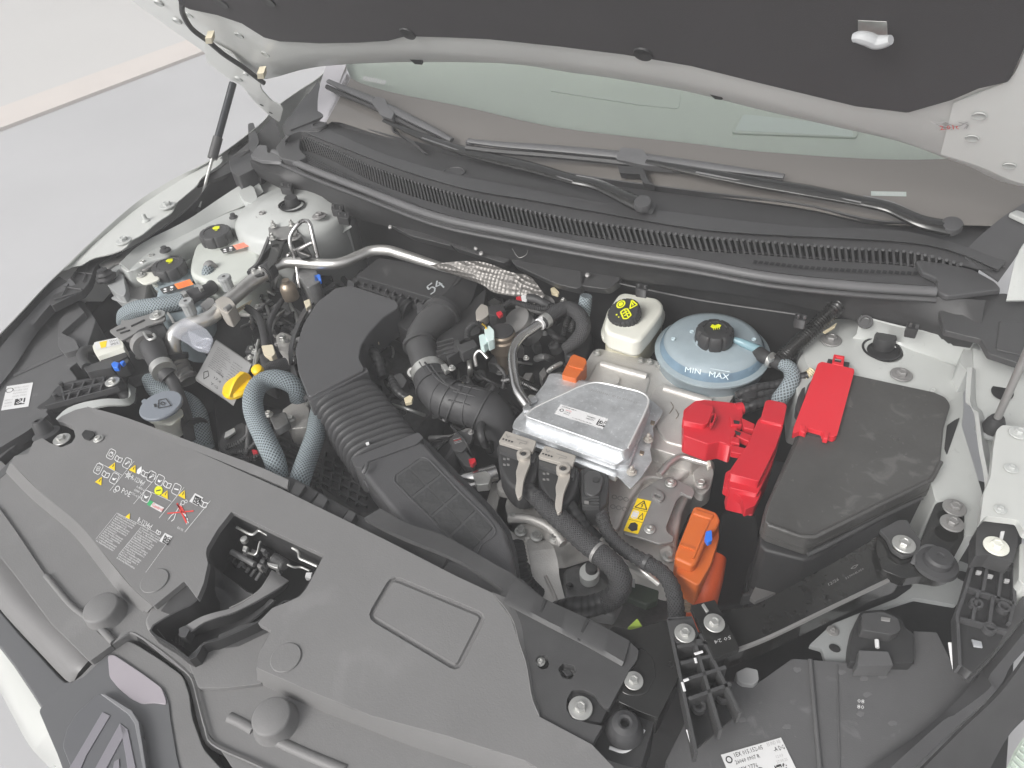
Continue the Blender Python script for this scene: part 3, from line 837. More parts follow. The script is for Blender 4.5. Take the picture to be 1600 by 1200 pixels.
# inner frame: flat face, then a lip turning back
pe = on(HP, padc[1:-1], .0)
frame_in = [(262, -60), (262, -10), (290, 20), (340, 40), (400, 66), (470, 72), (600, 60), (765, 60), (900, 74), (1080, 100), (1200, 128), (1340, 162), (1430, 172), (1530, 130), (1590, 90), (1625, 20), (1640, -60)]
loft('inner_frame', [on(HP, [(330, -60), (350, 0), (420, 30), (600, 40), (900, 50), (1200, 90), (1400, 110), (1500, 60), (1540, -60)], -.004), on(HP, ridge, .0), on(HP, outr, -.028), on(HP, outr, -.04)], hpaint, hd, n=90, th=.003, ang=50)
tag(loft('outer_skin', [on(HP, outr, -.045), on(HP, [(600, -500), (700, -500), (800, -500), (900, -500), (1000, -500), (1100, -500), (1300, -500)], -.06)], hpaint, hd, n=60, th=.002))
loft('corner_gusset', [on(HP, [(1490, 160), (1540, 140), (1580, 120), (1605, 70), (1640, 0)], .001), on(HP, [(1470, 240), (1530, 258), (1600, 286), (1680, 280), (1760, 200)], .001)], hpaint, hd, n=20, th=.003)
0 and tube('lip_bead', [tuple(q) for q in on(HP, [(466, 85), (520, 81), (642, 77), (817, 93), (957, 108), (1080, 130), (1180, 152), (1365, 204), (1435, 228)], .002)], .006, hpaint, hd, n=8, wpts=True)
fe = on((HP[0] + HN * .01, HP[1]), padc)
tops_ = fe + on((HP[0] + HN * .01, HP[1]), [(1700, -400), (200, -400)])
obj('felt_lining', tops_ + [p - HN * .012 for p in tops_], [list(range(len(tops_))), [len(tops_) + i for i in reversed(range(len(tops_)))]] + [[i - 1 if i else len(tops_) - 1, i, len(tops_) + i, len(tops_) + (i - 1 if i else len(tops_) - 1)] for i in range(len(tops_))], pad, hd, bev=.004)
HPF = (HP[0] + HN * .0105, HP[1])
for u, v in ((637, 52), (1005, 84), (345, 4), (418, 1)):
    lathe('felt_stud', P(u, v, HPF), [(.017, 0), (.016, .003), (.008, .002), (.001, .001)], blkd, hd, nrm=HN, n=20)
slab('striker_plate', [(1340, 32), (1386, 34), (1387, 60), (1340, 56)], HPF, .006, zinc, hd, bev=.001)
tube('striker_bar', [tuple(P(u, v, (HPF[0] + HN * .016, HPF[1]))) for u, v in ((1334, 59), (1342, 58), (1356, 61), (1368, 66), (1382, 65), (1392, 62))], [.006, .0085, .009, .009, .0085, .006], mat('striker_white', (.42, .43, .44), .5), hd, n=12, wpts=True)
HPM = (HP[0] + HN * .004, HP[1])
for u, v in ((1530, 181), (1519, 216), (1577, 259)): lathe('frame_dimple', P(u, v, HPM), [(.01, 0), (.009, .0015), (.006, .0005)], primer, hd, nrm=HN, n=16)
for u, v in ((295, 23), (277, 33), (374, 55), (415, 84), (248, 5), (447, 55)): lathe('frame_dimple', P(u, v, HP), [(.012, -.002), (.01, .003), (.005, .001)], primer, hd, nrm=HN, n=16)
ds = Decal((1452, 188), (1512, 185), (1456, 206), HPM, 'smeared_pencil_note', hd, off=.001)
for i in range(22):
    a_ = random.random(); ds.line(a_, random.random() * .9, min(1, a_ + .25), random.random() * .9, .05, prng if i % 2 else paper)
ds.text(.25, .75, .35, '2.01t', prnr, 3, .5); ds.done()
for u, v in ((652, 98), (1121, 153)):
    slab('bump_stop', [(u - 14, v - 6), (u + 8, v - 4), (u + 8, v + 4), (u - 4, v + 3)], (HP[0] - HN * .02, HP[1]), .02, blkd, hd, bev=.002)
HG = (HP[0] + HN * .012, HP[1])
slab('hinge', [(318, 70), (322, 62), (364, 84), (385, 108), (406, 124), (408, 140), (423, 157), (443, 168), (437, 192), (420, 180), (395, 156), (378, 134), (357, 123), (322, 96)], HG, .004, hpaint, hd, r=5, bev=.001)
for u, v, r_ in ((373, 123, .012), (384, 115, .008)): lathe('hinge_boss', P(u, v, HG), [(r_, 0), (r_ * .8, .004), (r_ * .3, .004)], primer, hd, nrm=HN, n=18)
for u, v in ((409, 164), (423, 176)): lathe('hinge_hole', P(u, v, HG), [(.006, .0005), (.006, .001)], deep, hd, nrm=HN, n=12)
HW = (HP[0] + HN * .03, HP[1])
wh = tag(tube('washer_hose', [tuple(P(u, v, HW)) for u, v in ((284, 5), (286, 22), (300, 45), (326, 65), (350, 85), (380, 105), (402, 122), (413, 130))], .0062, blkd, None, n=10, wpts=True), 'thin black hose clipped along the raised bonnet above its hinge', 'hose')
for u, v in ((326, 64), (407, 119)): slab('hose_clip', [(u - 6, v - 4), (u + 5, v - 5), (u + 6, v + 5), (u - 5, v + 5)], (HP[0] + HN * .04, HP[1]), .02, cream, wh, bev=.002)
# gas struts
gs = T('gas_strut', 'slim black gas strut holding the bonnet on the far side', 'gas strut', P(308, 332, .0), 'bonnet gas struts')
p0, p1 = P(309, 330, .02), P(364, 130, (HP[0] + HN * .01, HP[1]))
L_ = p1 - p0
tube('rod', [tuple(p0), tuple(p0 + L_ * .5)], .0045, zinc, gs, n=10, wpts=True)
tube('cylinder_body', [tuple(p0 + L_ * .42), tuple(p0 + L_ * .6), tuple(p1)], .0105, mat('strut_black', (.02, .023, .028), .2, coat=.3), gs, n=18, wpts=True)
tube('sleeve', [tuple(p0 + L_ * .41), tuple(p0 + L_ * .575)], .0135, blk, gs, n=18, wpts=True)
tube('ball_socket', [tuple(p0 - L_ * .01), tuple(p0 + L_ * .03)], .009, blkd, gs, n=14, wpts=True)
# ================================================================== FRONT: GRILLE TOP, COVER, LATCH
bump_ = T('front_bumper', 'white painted front bumper edge at the lower left corner', 'bumper', P(60, 1150, -.35))
e0 = [(-30, 960, -.24), (0, 1010, -.24), (30, 1075, -.24), (62, 1120, -.24), (100, 1165, -.24), (140, 1215, -.24), (230, 1290, -.24)]
e1 = [(-60, 985, -.3), (-10, 1060, -.3), (20, 1115, -.3), (48, 1165, -.31), (80, 1200, -.32), (120, 1250, -.32), (200, 1330, -.32)]
loft('bumper_skin', [[(u + 30, v - 20, z + .0) for u, v, z in e0], e0, e1, [PT(p) + Vector((0, .0, -.3)) for p in e1]], paint, bump_, n=40, th=.003, ang=60)
slab('bumper_clip', [(84, 1186), (92, 1188), (96, 1200), (84, 1200)], -.3, .02, primer, bump_, bev=.002)
gr = T('grille_trim', 'grey moulded grille top trim curving round the emblem', 'grille trim', P(150, 1050, -.054))
# outermost smooth gloss band, rounded bead and the step above it
g0 = [(-40, 905, -.15), (0, 965, -.15), (40, 1020, -.15), (75, 1075, -.15), (100, 1120, -.15), (110, 1150, -.16), (150, 1200, -.16)]
g1 = [(-50, 985, -.24), (0, 1015, -.24), (30, 1055, -.24), (62, 1105, -.24), (100, 1158, -.24), (135, 1195, -.24), (190, 1250, -.24)]
g2 = [(-40, 900, -.095), (0, 955, -.095), (30, 990, -.095), (60, 1025, -.095), (90, 1055, -.095), (104, 1066, -.095), (130, 1080, -.14)]
slab('gloss_band', [(-40, 900), (0, 952), (30, 988), (62, 1022), (95, 1058), (108, 1068), (116, 1066), (112, 1110), (102, 1150), (98, 1166), (78, 1130), (50, 1085), (20, 1040), (0, 1014), (-40, 975)], -.092, .05, glossg, gr, bev=.004)
gt0 = [(-40, 845, -.06), (0, 900, -.06), (40, 950, -.06), (75, 985, -.06), (105, 1015, -.06), (130, 1038, -.06)]
loft('front_roll', [[(-40, 900, -.082), (0, 952, -.082), (32, 988, -.082), (64, 1022, -.082), (94, 1054, -.082), (108, 1066, -.082), (116, 1064, -.082)],
                    [(-40, 885, -.062), (0, 938, -.062), (34, 974, -.062), (66, 1008, -.062), (96, 1038, -.062), (112, 1050, -.062), (122, 1052, -.062)],
                    [(-40, 860, -.054), (0, 914, -.054), (38, 955, -.054), (72, 990, -.054), (104, 1020, -.054), (120, 1034, -.054), (130, 1042, -.054)],
                    [(-40, 838, -.054), (0, 892, -.054), (42, 942, -.054), (80, 974, -.054), (112, 1004, -.054), (128, 1024, -.054), (137, 1034, -.054)],
                    [(-40, 815, -.058), (0, 868, -.058), (45, 922, -.058), (86, 960, -.058), (120, 992, -.058), (136, 1012, -.058), (144, 1026, -.058)]], trim, gr, n=50, th=0, ang=80)
# raised surround of the emblem
em_out = [(108, 1068), (124, 1058), (160, 1020), (187, 1002), (200, 1001), (215, 1008), (250, 1030), (286, 1056), (296, 1085), (300, 1120), (318, 1170), (345, 1200), (390, 1235), (390, 1320), (130, 1320), (120, 1200), (100, 1160), (88, 1130)]
em_in = [(112, 1068), (130, 1062), (166, 1024), (176, 1021), (190, 1028), (225, 1052), (255, 1076), (263, 1095), (266, 1120), (276, 1180), (290, 1215), (320, 1260), (320, 1300), (140, 1300), (128, 1200), (100, 1150), (95, 1130), (108, 1100)]
slab('emblem_surround', em_out, -.044, .09, covm, gr, r=9, bev=.014, seg=5)
slab('emblem_apron', [(100, 1066), (112, 1066), (130, 1058), (167, 1022), (176, 1021), (190, 1028), (225, 1052), (257, 1078), (264, 1098), (266, 1120), (276, 1180), (290, 1240), (130, 1290), (90, 1180), (60, 1110)], -.0415, .05, glossg, gr, r=6, bev=.004, seg=3)
slab('sheen_patch', [(168, 1024), (178, 1023), (222, 1052), (252, 1074), (259, 1092), (260, 1101), (240, 1098), (222, 1100), (205, 1092), (185, 1075), (171, 1058)], -.0400, .003, mat('painted_sheen', (.36, .33, .36), .3), gr, r=5, bev=.002)  # reflection on the gloss apron put in as a paler patch
eb = T('emblem', 'dark grey front emblem with raised angled lines at the bottom left', 'emblem', P(170, 1150, -.09))
slab('emblem_plate', [(97, 1166), (104, 1138), (118, 1115), (152, 1084), (163, 1084), (205, 1110), (216, 1128), (222, 1165), (232, 1230), (180, 1300), (130, 1250)], -.031, .02, emb, eb, r=5, bev=.003)
slab('emblem_rim', [(156, 1084), (164, 1084), (206, 1110), (217, 1128), (223, 1165), (233, 1230), (228, 1230), (217, 1166), (210, 1131), (200, 1116)], -.028, .02, mat('emblem_rim_metal', (.3, .3, .31), .25, metal=.5), eb, bev=.001)
for q in ([(160, 1112), (172, 1118), (135, 1180), (120, 1215), (108, 1200)], [(187, 1130), (200, 1140), (192, 1152), (150, 1230), (132, 1230)], [(187, 1130), (200, 1142), (212, 1200), (215, 1230), (203, 1230), (196, 1180)], [(178, 1190), (186, 1185), (188, 1230), (172, 1230)]):
    slab('emblem_line', q, -.0295, .003, embl, eb, bev=.0006)

cv = T('radiator_cover', 'large grey-black plastic cover over the front slam panel with printed warnings', 'engine cover', P(450, 950, -.03))
slab('under_panel', [(-60, 790), (20, 880), (80, 960), (150, 1010), (240, 960), (330, 1030), (500, 1150), (700, 1260), (140, 1300), (104, 1150), (100, 1080), (60, 1035), (20, 990), (-60, 900)], -.125, .02, blkd, cv, bev=0)
# lower plateau under the step
low_l = [(-60, 660), (17, 735), (78, 800), (158, 870), (235, 950), (226, 957), (182, 1000), (175, 1012), (140, 1034), (80, 975), (20, 895), (-60, 800)]
slab('cover_skirt', low_l, -.036, .04, covm, cv, r=4, bev=.004)
slab('cover_shelf', [(-60, 745), (0, 795), (25, 830), (82, 915), (150, 985), (175, 1008), (140, 1033), (80, 973), (20, 893), (-60, 795)], -.031, .03, covm, cv, r=3, bev=.004)
low_r = [(300, 1040), (330, 1010), (375, 990), (403, 1062), (490, 1098), (570, 1132), (640, 1160), (730, 1190), (860, 1230), (860, 1300), (430, 1300), (340, 1165), (322, 1140), (305, 1062)]
slab('cover_skirt', low_r, -.036, .04, covm, cv, r=4, bev=.004)
slab('cover_bridge', [(208, 985), (236, 955), (248, 948), (262, 942), (300, 985), (292, 1024), (360, 1000), (390, 1030), (375, 1060), (330, 1070), (300, 1060), (288, 1045), (210, 995)], -.034, .04, covm, cv, r=4, bev=.004) if 0 else None
# chamfer between the plateaus
ch_t = [(17, 722), (60, 765), (125, 820), (165, 868), (207, 918), (240, 947)]
ch_b = [(10, 737), (50, 778), (113, 832), (152, 880), (192, 930), (229, 958)]
loft('cover_chamfer', [[(u, v, -.002) for u, v in ch_t], [(u, v, -.034) for u, v in ch_b], [(u - 3, v + 4, -.05) for u, v in ch_b]], covm, cv, n=24, th=.002)
ch_t2 = [(401, 1042), (490, 1081), (580, 1117), (700, 1149), (820, 1187), (900, 1215)]
ch_b2 = [(403, 1066), (490, 1104), (550, 1128), (640, 1163), (730, 1193), (820, 1225)]
loft('cover_chamfer', [[(u, v, -.002) for u, v in ch_t2], [(u, v, -.034) for u, v in ch_b2], [(u - 3, v + 4, -.05) for u, v in ch_b2]], covm, cv, n=24, th=.002)
hole = [(362, 799), (430, 832), (506, 867), (496, 888), (485, 907), (477, 921), (468, 932), (455, 938), (442, 940), (420, 958), (400, 973), (340, 1000), (318, 1005), (300, 1030), (270, 1010), (235, 985), (257, 966), (283, 952), (305, 940), (318, 912), (325, 880), (322, 866), (323, 856), (340, 827)]
rec = rnd([(572, 965), (612, 897), (762, 960), (716, 1051)], 16)
main = [(17, 722), (22, 712), (44, 709), (60, 690), (78, 664), (90, 668), (112, 672), (118, 684), (128, 690), (133, 668), (150, 648), (168, 646), (207, 662), (330, 712), (440, 762), (520, 803), (600, 842), (658, 872), (715, 901), (769, 926), (799, 965), (811, 1005), (822, 1040), (830, 1089), (842, 1119), (925, 1163), (960, 1200), (950, 1260), (880, 1225), (820, 1188), (700, 1150), (580, 1118), (490, 1082), (401, 1043), (392, 1020), (372, 1005), (352, 1003), (345, 998)]
main = [(17, 722), (22, 712), (44, 709), (52, 690), (66, 684), (78, 692), (96, 699), (112, 692), (118, 682), (114, 668), (100, 660), (88, 657), (96, 650), (118, 640), (135, 636), (168, 646), (230, 672), (330, 715), (440, 764), (520, 803), (600, 842), (658, 872), (715, 901), (769, 926), (799, 965), (811, 1005), (822, 1040), (830, 1089), (842, 1119), (925, 1163), (960, 1200), (950, 1260), (880, 1225), (820, 1188), (700, 1150), (580, 1118), (490, 1082), (401, 1043), (405, 1020), (424, 985), (402, 974), (425, 950), (455, 938), (468, 932), (478, 920), (486, 906), (506, 867), (430, 832), (362, 799), (340, 827), (323, 856), (322, 866), (325, 880), (318, 912), (308, 935), (288, 908), (240, 947), (207, 918), (165, 868), (125, 820), (60, 765)]
slab('cover_plate', main, 0, .012, covm, cv, r=3, bev=.003, seg=3, holes=[rec])
def inset(pts, d):
    cx_, cy_ = sum(p[0] for p in pts) / len(pts), sum(p[1] for p in pts) / len(pts)
    out = []
    n = len(pts)
    for i in range(n):
        a_, b_, c_ = Vector(pts[i - 1]), Vector(pts[i]), Vector(pts[(i + 1) % n])
        t_ = (c_ - a_).normalized(); nn = Vector((-t_.y, t_.x))
        if nn.dot(Vector((cx_, cy_)) - b_) < 0: nn = -nn
        out.append(tuple(b_ + nn * d))
    return out
ri = [rec, inset(rec, 2.5), inset(rec, 5.5), inset(rec, 9)]
zz = [-.0005, -.0055, -.0055, -.0022]
R_ = [[P(p[0], p[1], z) for p in q] for q, z in zip(ri, zz)]
k_ = len(rec)
V = [p for r_ in R_ for p in r_]
F = [[i * k_ + j, i * k_ + (j + 1) % k_, (i + 1) * k_ + (j + 1) % k_, (i + 1) * k_ + j] for i in range(3) for j in range(k_)] + [[3 * k_ + j for j in range(k_)]]
obj('recessed_panel', V, F, covm, cv, ang=10)
# rear strip standing along the back edge
bk = [(137, 637), (200, 655), (300, 692), (400, 729), (452, 752)]
loft('rear_strip', [[(u, v, -.003) for u, v in bk], [(u, v, -.004) for u, v in [(150, 649), (210, 669), (300, 704), (395, 742), (450, 765)]]], covm, cv, n=20, th=.008)
slab('rear_edge', [(430, 744), (455, 745), (470, 752), (560, 803), (600, 825), (660, 856), (700, 872), (690, 888), (600, 845), (520, 806), (440, 768)], -.02, .01, blk, cv, bev=.002)
for q in (((462, 752), (478, 758), (466, 776), (452, 770)), ((498, 771), (513, 779), (503, 797), (488, 788)), ((545, 796), (557, 802), (547, 820), (534, 812))):
    slab('edge_rib', q, -.006, .02, blk, cv, bev=.0015)
for q in (((480, 760), (497, 769), (484, 786), (470, 779)), ((514, 780), (545, 796), (533, 813), (504, 799))):
    slab('edge_recess', q, -.015, .006, blkd, cv, bev=.001)
for u, v in ((500, 792), (553, 817)): lathe('edge_hole', (u - 5, v - 6, -.014), [(.009, 0), (.009, .001)], deep, cv, n=16)
loft('duct_bridge', [[(570, 812, .003), (600, 828, .004), (640, 846, .006), (680, 862, .004), (720, 880, 0), (760, 905, -.006), (800, 935, -.012)],
                     [(595, 797, .004), (640, 822, .004), (690, 838, .004), (735, 862, .0), (775, 885, -.004), (806, 903, -.01), (824, 930, -.014)]], blk, cv, n=24, th=.01)
# right-hand end plate
endp = [(800, 962), (778, 930), (812, 902), (850, 935), (900, 958), (925, 970), (985, 1003), (998, 1016), (996, 1030), (984, 1046), (976, 1062), (958, 1095), (952, 1107), (945, 1105), (936, 1096), (930, 1086), (912, 1078), (894, 1078), (886, 1092), (885, 1108), (893, 1122), (920, 1130), (942, 1134), (925, 1163), (842, 1119), (828, 1086), (822, 1040), (811, 1003)]
slab('end_plate', endp, -.0045, .015, blk, cv, r=3, bev=.003, holes=[rnd([(872, 1044), (880, 1036), (897, 1040), (900, 1050), (892, 1062), (878, 1058)], 3), rnd([(836, 1033), (841, 1024), (853, 1022), (859, 1032), (856, 1044), (844, 1046)], 4)])
loft('end_plate_lip', [[(806, 903, -.004), (850, 936, -.004), (925, 971, -.004), (984, 1003, -.004)], [(790, 935, .0), (850, 968, .0), (920, 1003, .0), (975, 1035, .0)], [(786, 942, -.003), (848, 975, -.003), (916, 1010, -.003), (972, 1041, -.003)]], blk, cv, n=24, th=.004)
slab('lip_seam', [(916, 966), (920, 968), (906, 1001), (902, 999)], .001, .003, blkd, cv, bev=0)
slab('lip_seam', [(850, 935), (854, 937), (843, 965), (840, 962)], .001, .003, blkd, cv, bev=0)
loft('end_chamfer', [[(769, 926, .0), (799, 965, .0), (811, 1005, .0), (822, 1040, .0), (830, 1089, .0), (842, 1119, .0)], [(800, 938, -.006), (815, 975, -.006), (820, 1010, -.006), (828, 1045, -.006), (834, 1085, -.006), (843, 1112, -.006)]], covm, cv, n=20, th=.002)
bolt(844, 1034, -.012, 8, cv, zinc, 'torx')
slab('clip_window', [(876, 1046), (890, 1044), (896, 1052), (886, 1058)], -.008, .01, blkd, cv, bev=.002)
# flat discs and tall round stops
for u, v in ((242, 908), (447, 1028)):
    lathe('flat_plug', (u, v, 0), [(.0215, -.001), (.0215, .0015), (.0205, .0025), (.002, .0025)], covm, cv, n=40)
for u, v in ((160, 952), (427, 1122)):
    c_ = P(u - 4, v - 4, -.012)
    lathe('round_stop', Vector((c_.x, c_.y, -.035)), [(.0315, -.002), (.0285, .003), (.0265, .018), (.0255, .0215), (.0235, .023), (.002, .023)], covm, cv, n=48, ang=38)
tube('skirt_rib', [(72, 900, -.0335), (110, 945, -.0335), (135, 965, -.0335)], .005, covm, cv, n=8)
tube('skirt_rib', [(152, 975, -.0335), (165, 990, -.0335), (178, 1004, -.0335)], .006, covm, cv, n=8)
tube('skirt_rib', [(359, 1122, -.0395), (378, 1131, -.0395), (397, 1142, -.0395)], .008, covm, cv, n=10)
tube('skirt_rib', [(436, 1160, -.0395), (480, 1180, -.0395), (540, 1205, -.0395)], .008, covm, cv, n=10)
# bridge over the centre with the finger recess
slab('centre_bridge', [(174, 1008), (184, 996), (226, 953), (238, 942), (246, 962), (237, 987), (262, 1008), (292, 1028), (300, 1040), (306, 1056), (296, 1050), (286, 1047), (212, 990), (200, 990)], -.03, .05, covm, cv, r=3, bev=.005)
slab('centre_bridge', [(237, 945), (262, 920), (288, 908), (310, 930), (308, 942), (285, 953), (258, 967), (238, 986), (230, 985), (225, 970)], -.012, .04, covm, cv, r=4, bev=.006)
slab('centre_bridge', [(292, 1028), (318, 1003), (340, 1000), (372, 990), (400, 973), (424, 985), (408, 1015), (402, 1042), (410, 1068), (350, 1075), (310, 1075), (300, 1050)], -.028, .04, covm, cv, r=4, bev=.005)
slab('finger_flat', [(340, 992), (380, 975), (398, 972), (422, 986), (372, 1010), (350, 1013)], -.0272, .002, blk, cv, r=3, bev=.0008)
slab('finger_flat', [(250, 955), (285, 912), (312, 925), (306, 940), (268, 961)], -.0112, .002, blk, cv, r=3, bev=.0008)
loft('surround_groove', [[(187, 1000, -.034), (200, 990, -.034), (212, 990, -.034), (250, 1015, -.034), (285, 1043, -.034), (300, 1060, -.034), (308, 1090, -.034), (320, 1135, -.034), (333, 1162, -.034), (400, 1195, -.034), (480, 1235, -.034)],
                         [(187, 1004, -.05), (200, 996, -.05), (210, 996, -.05), (248, 1021, -.05), (280, 1048, -.05), (293, 1065, -.05), (302, 1095, -.05), (313, 1140, -.05), (328, 1168, -.05), (400, 1203, -.05), (480, 1243, -.05)]], deep, cv, n=40, th=.002)
loft('surround_lip', [[(185, 998, -.032), (200, 988, -.032), (212, 988, -.032), (250, 1012, -.032), (288, 1041, -.032), (303, 1060, -.032), (311, 1090, -.032), (322, 1133, -.032), (335, 1160, -.032), (400, 1191, -.032), (480, 1231, -.032)],
                      [(186, 1001, -.03), (200, 991, -.03), (211, 991, -.03), (250, 1017, -.03), (284, 1045, -.03), (299, 1062, -.03), (307, 1091, -.03), (319, 1136, -.03), (332, 1164, -.03), (400, 1196, -.03), (480, 1236, -.03)]], covm, cv, n=50, th=.003)
# shaft walls of the latch opening
loft('opening_wall', [[(p[0], p[1], -.006) for p in hole[5:] + hole[:6]], [P(p[0], p[1], -.006) + Vector((0, 0, -.07)) for p in hole[5:] + hole[:6]]], blkd, cv, n=90, th=.003)
loft('finger_chute', [[(325, 882, -.02), (322, 905, -.02), (308, 938, -.02), (283, 955, -.03), (240, 985, -.04)], [(345, 895, -.045), (352, 915, -.06), (345, 940, -.07), (310, 970, -.08), (270, 1000, -.09)], [(388, 925, -.05), (380, 940, -.07), (368, 955, -.08), (345, 980, -.09), (300, 1020, -.09)], [(430, 938, -.03), (415, 952, -.04), (400, 965, -.04), (360, 990, -.05), (318, 1004, -.05)]], cowl, cv, n=20, th=.003, ang=80)
# printed notices
pr = Decal((166, 696), (331, 779), (146, 720), .0, 'service_symbols', cv)
pr.asp *= 1
W_ = prnw
pr = Decal((172, 700), (331, 781), (128, 780), .0, 'service_symbols', cv)
def at_px(d, u, v):
    q = P(u, v, 0) - d.o
    xx, yy, xy = d.x.dot(d.x), d.y.dot(d.y), d.x.dot(d.y)
    det = xx * yy - xy * xy
    qa, qb = q.dot(d.x), q.dot(d.y)
    return ((qa * yy - qb * xy) / det, (qb * xx - qa * xy) / det)
def icon(u, v, k, s=.09):
    a_, b_ = at_px(pr, u, v)
    w2 = s * .8 / pr.asp
    t_ = .011
    if k in 'cfwod':
        pts = [(a_ - w2, b_ - s + .02), (a_ - w2 + .012, b_ - s), (a_ + w2 - .012, b_ - s), (a_ + w2, b_ - s + .02), (a_ + w2, b_ + s - .02), (a_ + w2 - .012, b_ + s), (a_ - w2 + .012, b_ + s), (a_ - w2, b_ + s - .02)]
        pr.outline(pts, t_, W_)
    if k == 'c': pr.outline([(a_ - w2 * .55, b_ - s * .2), (a_ + w2 * .55, b_ - s * .2), (a_ + w2 * .5, b_ + s * .45), (a_ - w2 * .5, b_ + s * .45)], t_, W_); pr.line(a_ - w2 * .4, b_ - s * .4, a_ + w2 * .4, b_ - s * .4, t_ * 1.5, W_)
    if k == 'f':
        for i in range(4): pr.ring(a_ + w2 * .3 * math.cos(i * 1.57 + .4), b_ + s * .3 * math.sin(i * 1.57 + .4), s * .2, t_, W_, n=8)
    if k == 'w': pr.line(a_ - w2 * .4, b_ + s * .4, a_ + w2 * .2, b_ - s * .2, t_ * 2.4, W_); pr.ring(a_ + w2 * .3, b_ - s * .3, s * .2, t_ * 1.4, W_, n=8)
    if k == 'o': pr.poly([(a_ - w2 * .5, b_), (a_ + w2 * .1, b_), (a_ + w2 * .7, b_ - s * .3), (a_ + w2 * .2, b_ + s * .4), (a_ - w2 * .4, b_ + s * .4)], W_)
    if k == 'd': pr.line(a_ - w2 * .6, b_ + s * .1, a_ + w2 * .6, b_ - s * .1, t_ * 2, W_)
    if k == 'b':
        pr.outline([(a_ - w2, b_ - s * .4), (a_, b_ - s * .2), (a_ + w2, b_ - s * .4), (a_ + w2, b_ + s * .5), (a_, b_ + s * .7), (a_ - w2, b_ + s * .5)], t_ * 1.3, W_)
        pr.line(a_, b_ - s * .2, a_, b_ + s * .7, t_ * 1.3, W_)
    if k == 't':
        pr.tri(a_, b_, s * .85, yels); pr.line(a_, b_ - s * .4, a_, b_ + s * .2, t_ * 1.2, prnk, 2)
    if k == 'y': pr.circ(a_, b_, s * .9, yelg); pr.line(a_ - w2 * .5, b_ + s * .3, a_ + w2 * .5, b_ - s * .3, t_ * 1.6, prnk, 2)
for u, v, k in ((174, 710, 'c'), (186, 717, 'b'), (199, 724, 'w'), (177, 729, 't'), (154, 733, 'f'), (166, 741, 'b'), (179, 748, 'o'), (156, 752, 't'),
                (209, 733, 't'), (227, 740, 'b'), (237, 745, 'w'), (250, 751, 'o'), (262, 757, 'b'), (276, 765, 'd'), (248, 767, 'y'), (259, 773, 't'), (286, 773, 't'), (229, 776, 'o'), (318, 787, 'b')):
    icon(u, v, k)
def pline(a_, b_, t=.007, m=None, z2=1): pr.line(*at_px(pr, *a_), *at_px(pr, *b_), t, m or W_, z2)
for q in (((155, 723), (191, 743)), ((210, 721), (172, 767)), ((249, 741), (209, 788)), ((229, 766), (268, 784)), ((288, 762), (249, 810)), ((329, 783), (289, 832))): pline(*q)
a_, b_ = at_px(pr, 218, 736); pr.poly([(a_, b_ - .09), (a_ + .02, b_ - .01), (a_ + .012, b_ + .06), (a_ - .012, b_ + .06), (a_ - .02, b_)], W_)
a_, b_ = at_px(pr, 201, 743); pr.ring(a_, b_, .04, .014, W_, n=6)
for i in range(6): pr.line(a_, b_, a_ + .075 / pr.asp * math.cos(i * 1.047), b_ + .075 * math.sin(i * 1.047), .01, W_)
pr.text(*at_px(pr, 204, 749), .085, 'R-1234yf', W_, 1, .13)
a_, b_ = at_px(pr, 184, 764); pr.ring(a_, b_, .045, .014, W_, n=8); pr.ring(a_ - .012, b_ + .05, .03, .01, W_, n=6)
pr.text(*at_px(pr, 189, 770), .09, 'POE', W_, 1, .085)
for i, s_ in enumerate(('0.470 kg', 'GWP 0.501', 'CO2 eq 0.0002 t')): pr.text(*at_px(pr, 213 - i * 4, 762 + i * 5), .04, s_, W_, 1, .09 + .015 * i)
c0, c1, c2 = at_px(pr, 234, 780), at_px(pr, 257, 792), at_px(pr, 229, 787)
pr.poly([at_px(pr, *q) for q in ((234, 782), (257, 794), (252, 801), (230, 789))], paper, 1)
pr.poly([at_px(pr, *q) for q in ((234, 782), (240, 785), (235, 792), (230, 789))], prngn, 2)
pr.text(*at_px(pr, 237, 791), .055, 'Castrol', prnr, 3, .1)
pr.poly([at_px(pr, *q) for q in ((305, 771), (318, 778), (309, 791), (296, 784))], paper, 1)
a_, b_ = at_px(pr, 305.5, 774.5); pr.code(a_, b_, .13, prnk, 2, 8)
# pedestrian with red cross
for q in (((283, 787), (276, 800), (268, 806)), ((268, 806), (262, 814), (264, 812)), ((283, 790), (290, 805), (295, 818)), ((276, 800), (272, 812), (268, 815)), ((286, 802), (294, 812), (292, 820))):
    for i in range(2): pline(q[i], q[i + 1], .012)
a_, b_ = at_px(pr, 286, 786); pr.ring(a_, b_, .035, .009, W_, n=8)
a_, b_ = at_px(pr, 291, 784); pr.ring(a_, b_, .025, .009, W_, n=8)
pline((277, 787), (292, 818), .028, prnr, 2); pline((262, 803), (303, 799), .02, prnr, 2)
for i in range(5): pline((276 + i * 2, 788 + i), (282 + i * 2, 796 + i * 2), .012, prnr, 2)
pr.text(*at_px(pr, 277, 826), .035, '8201 705', W_, 1, .05)
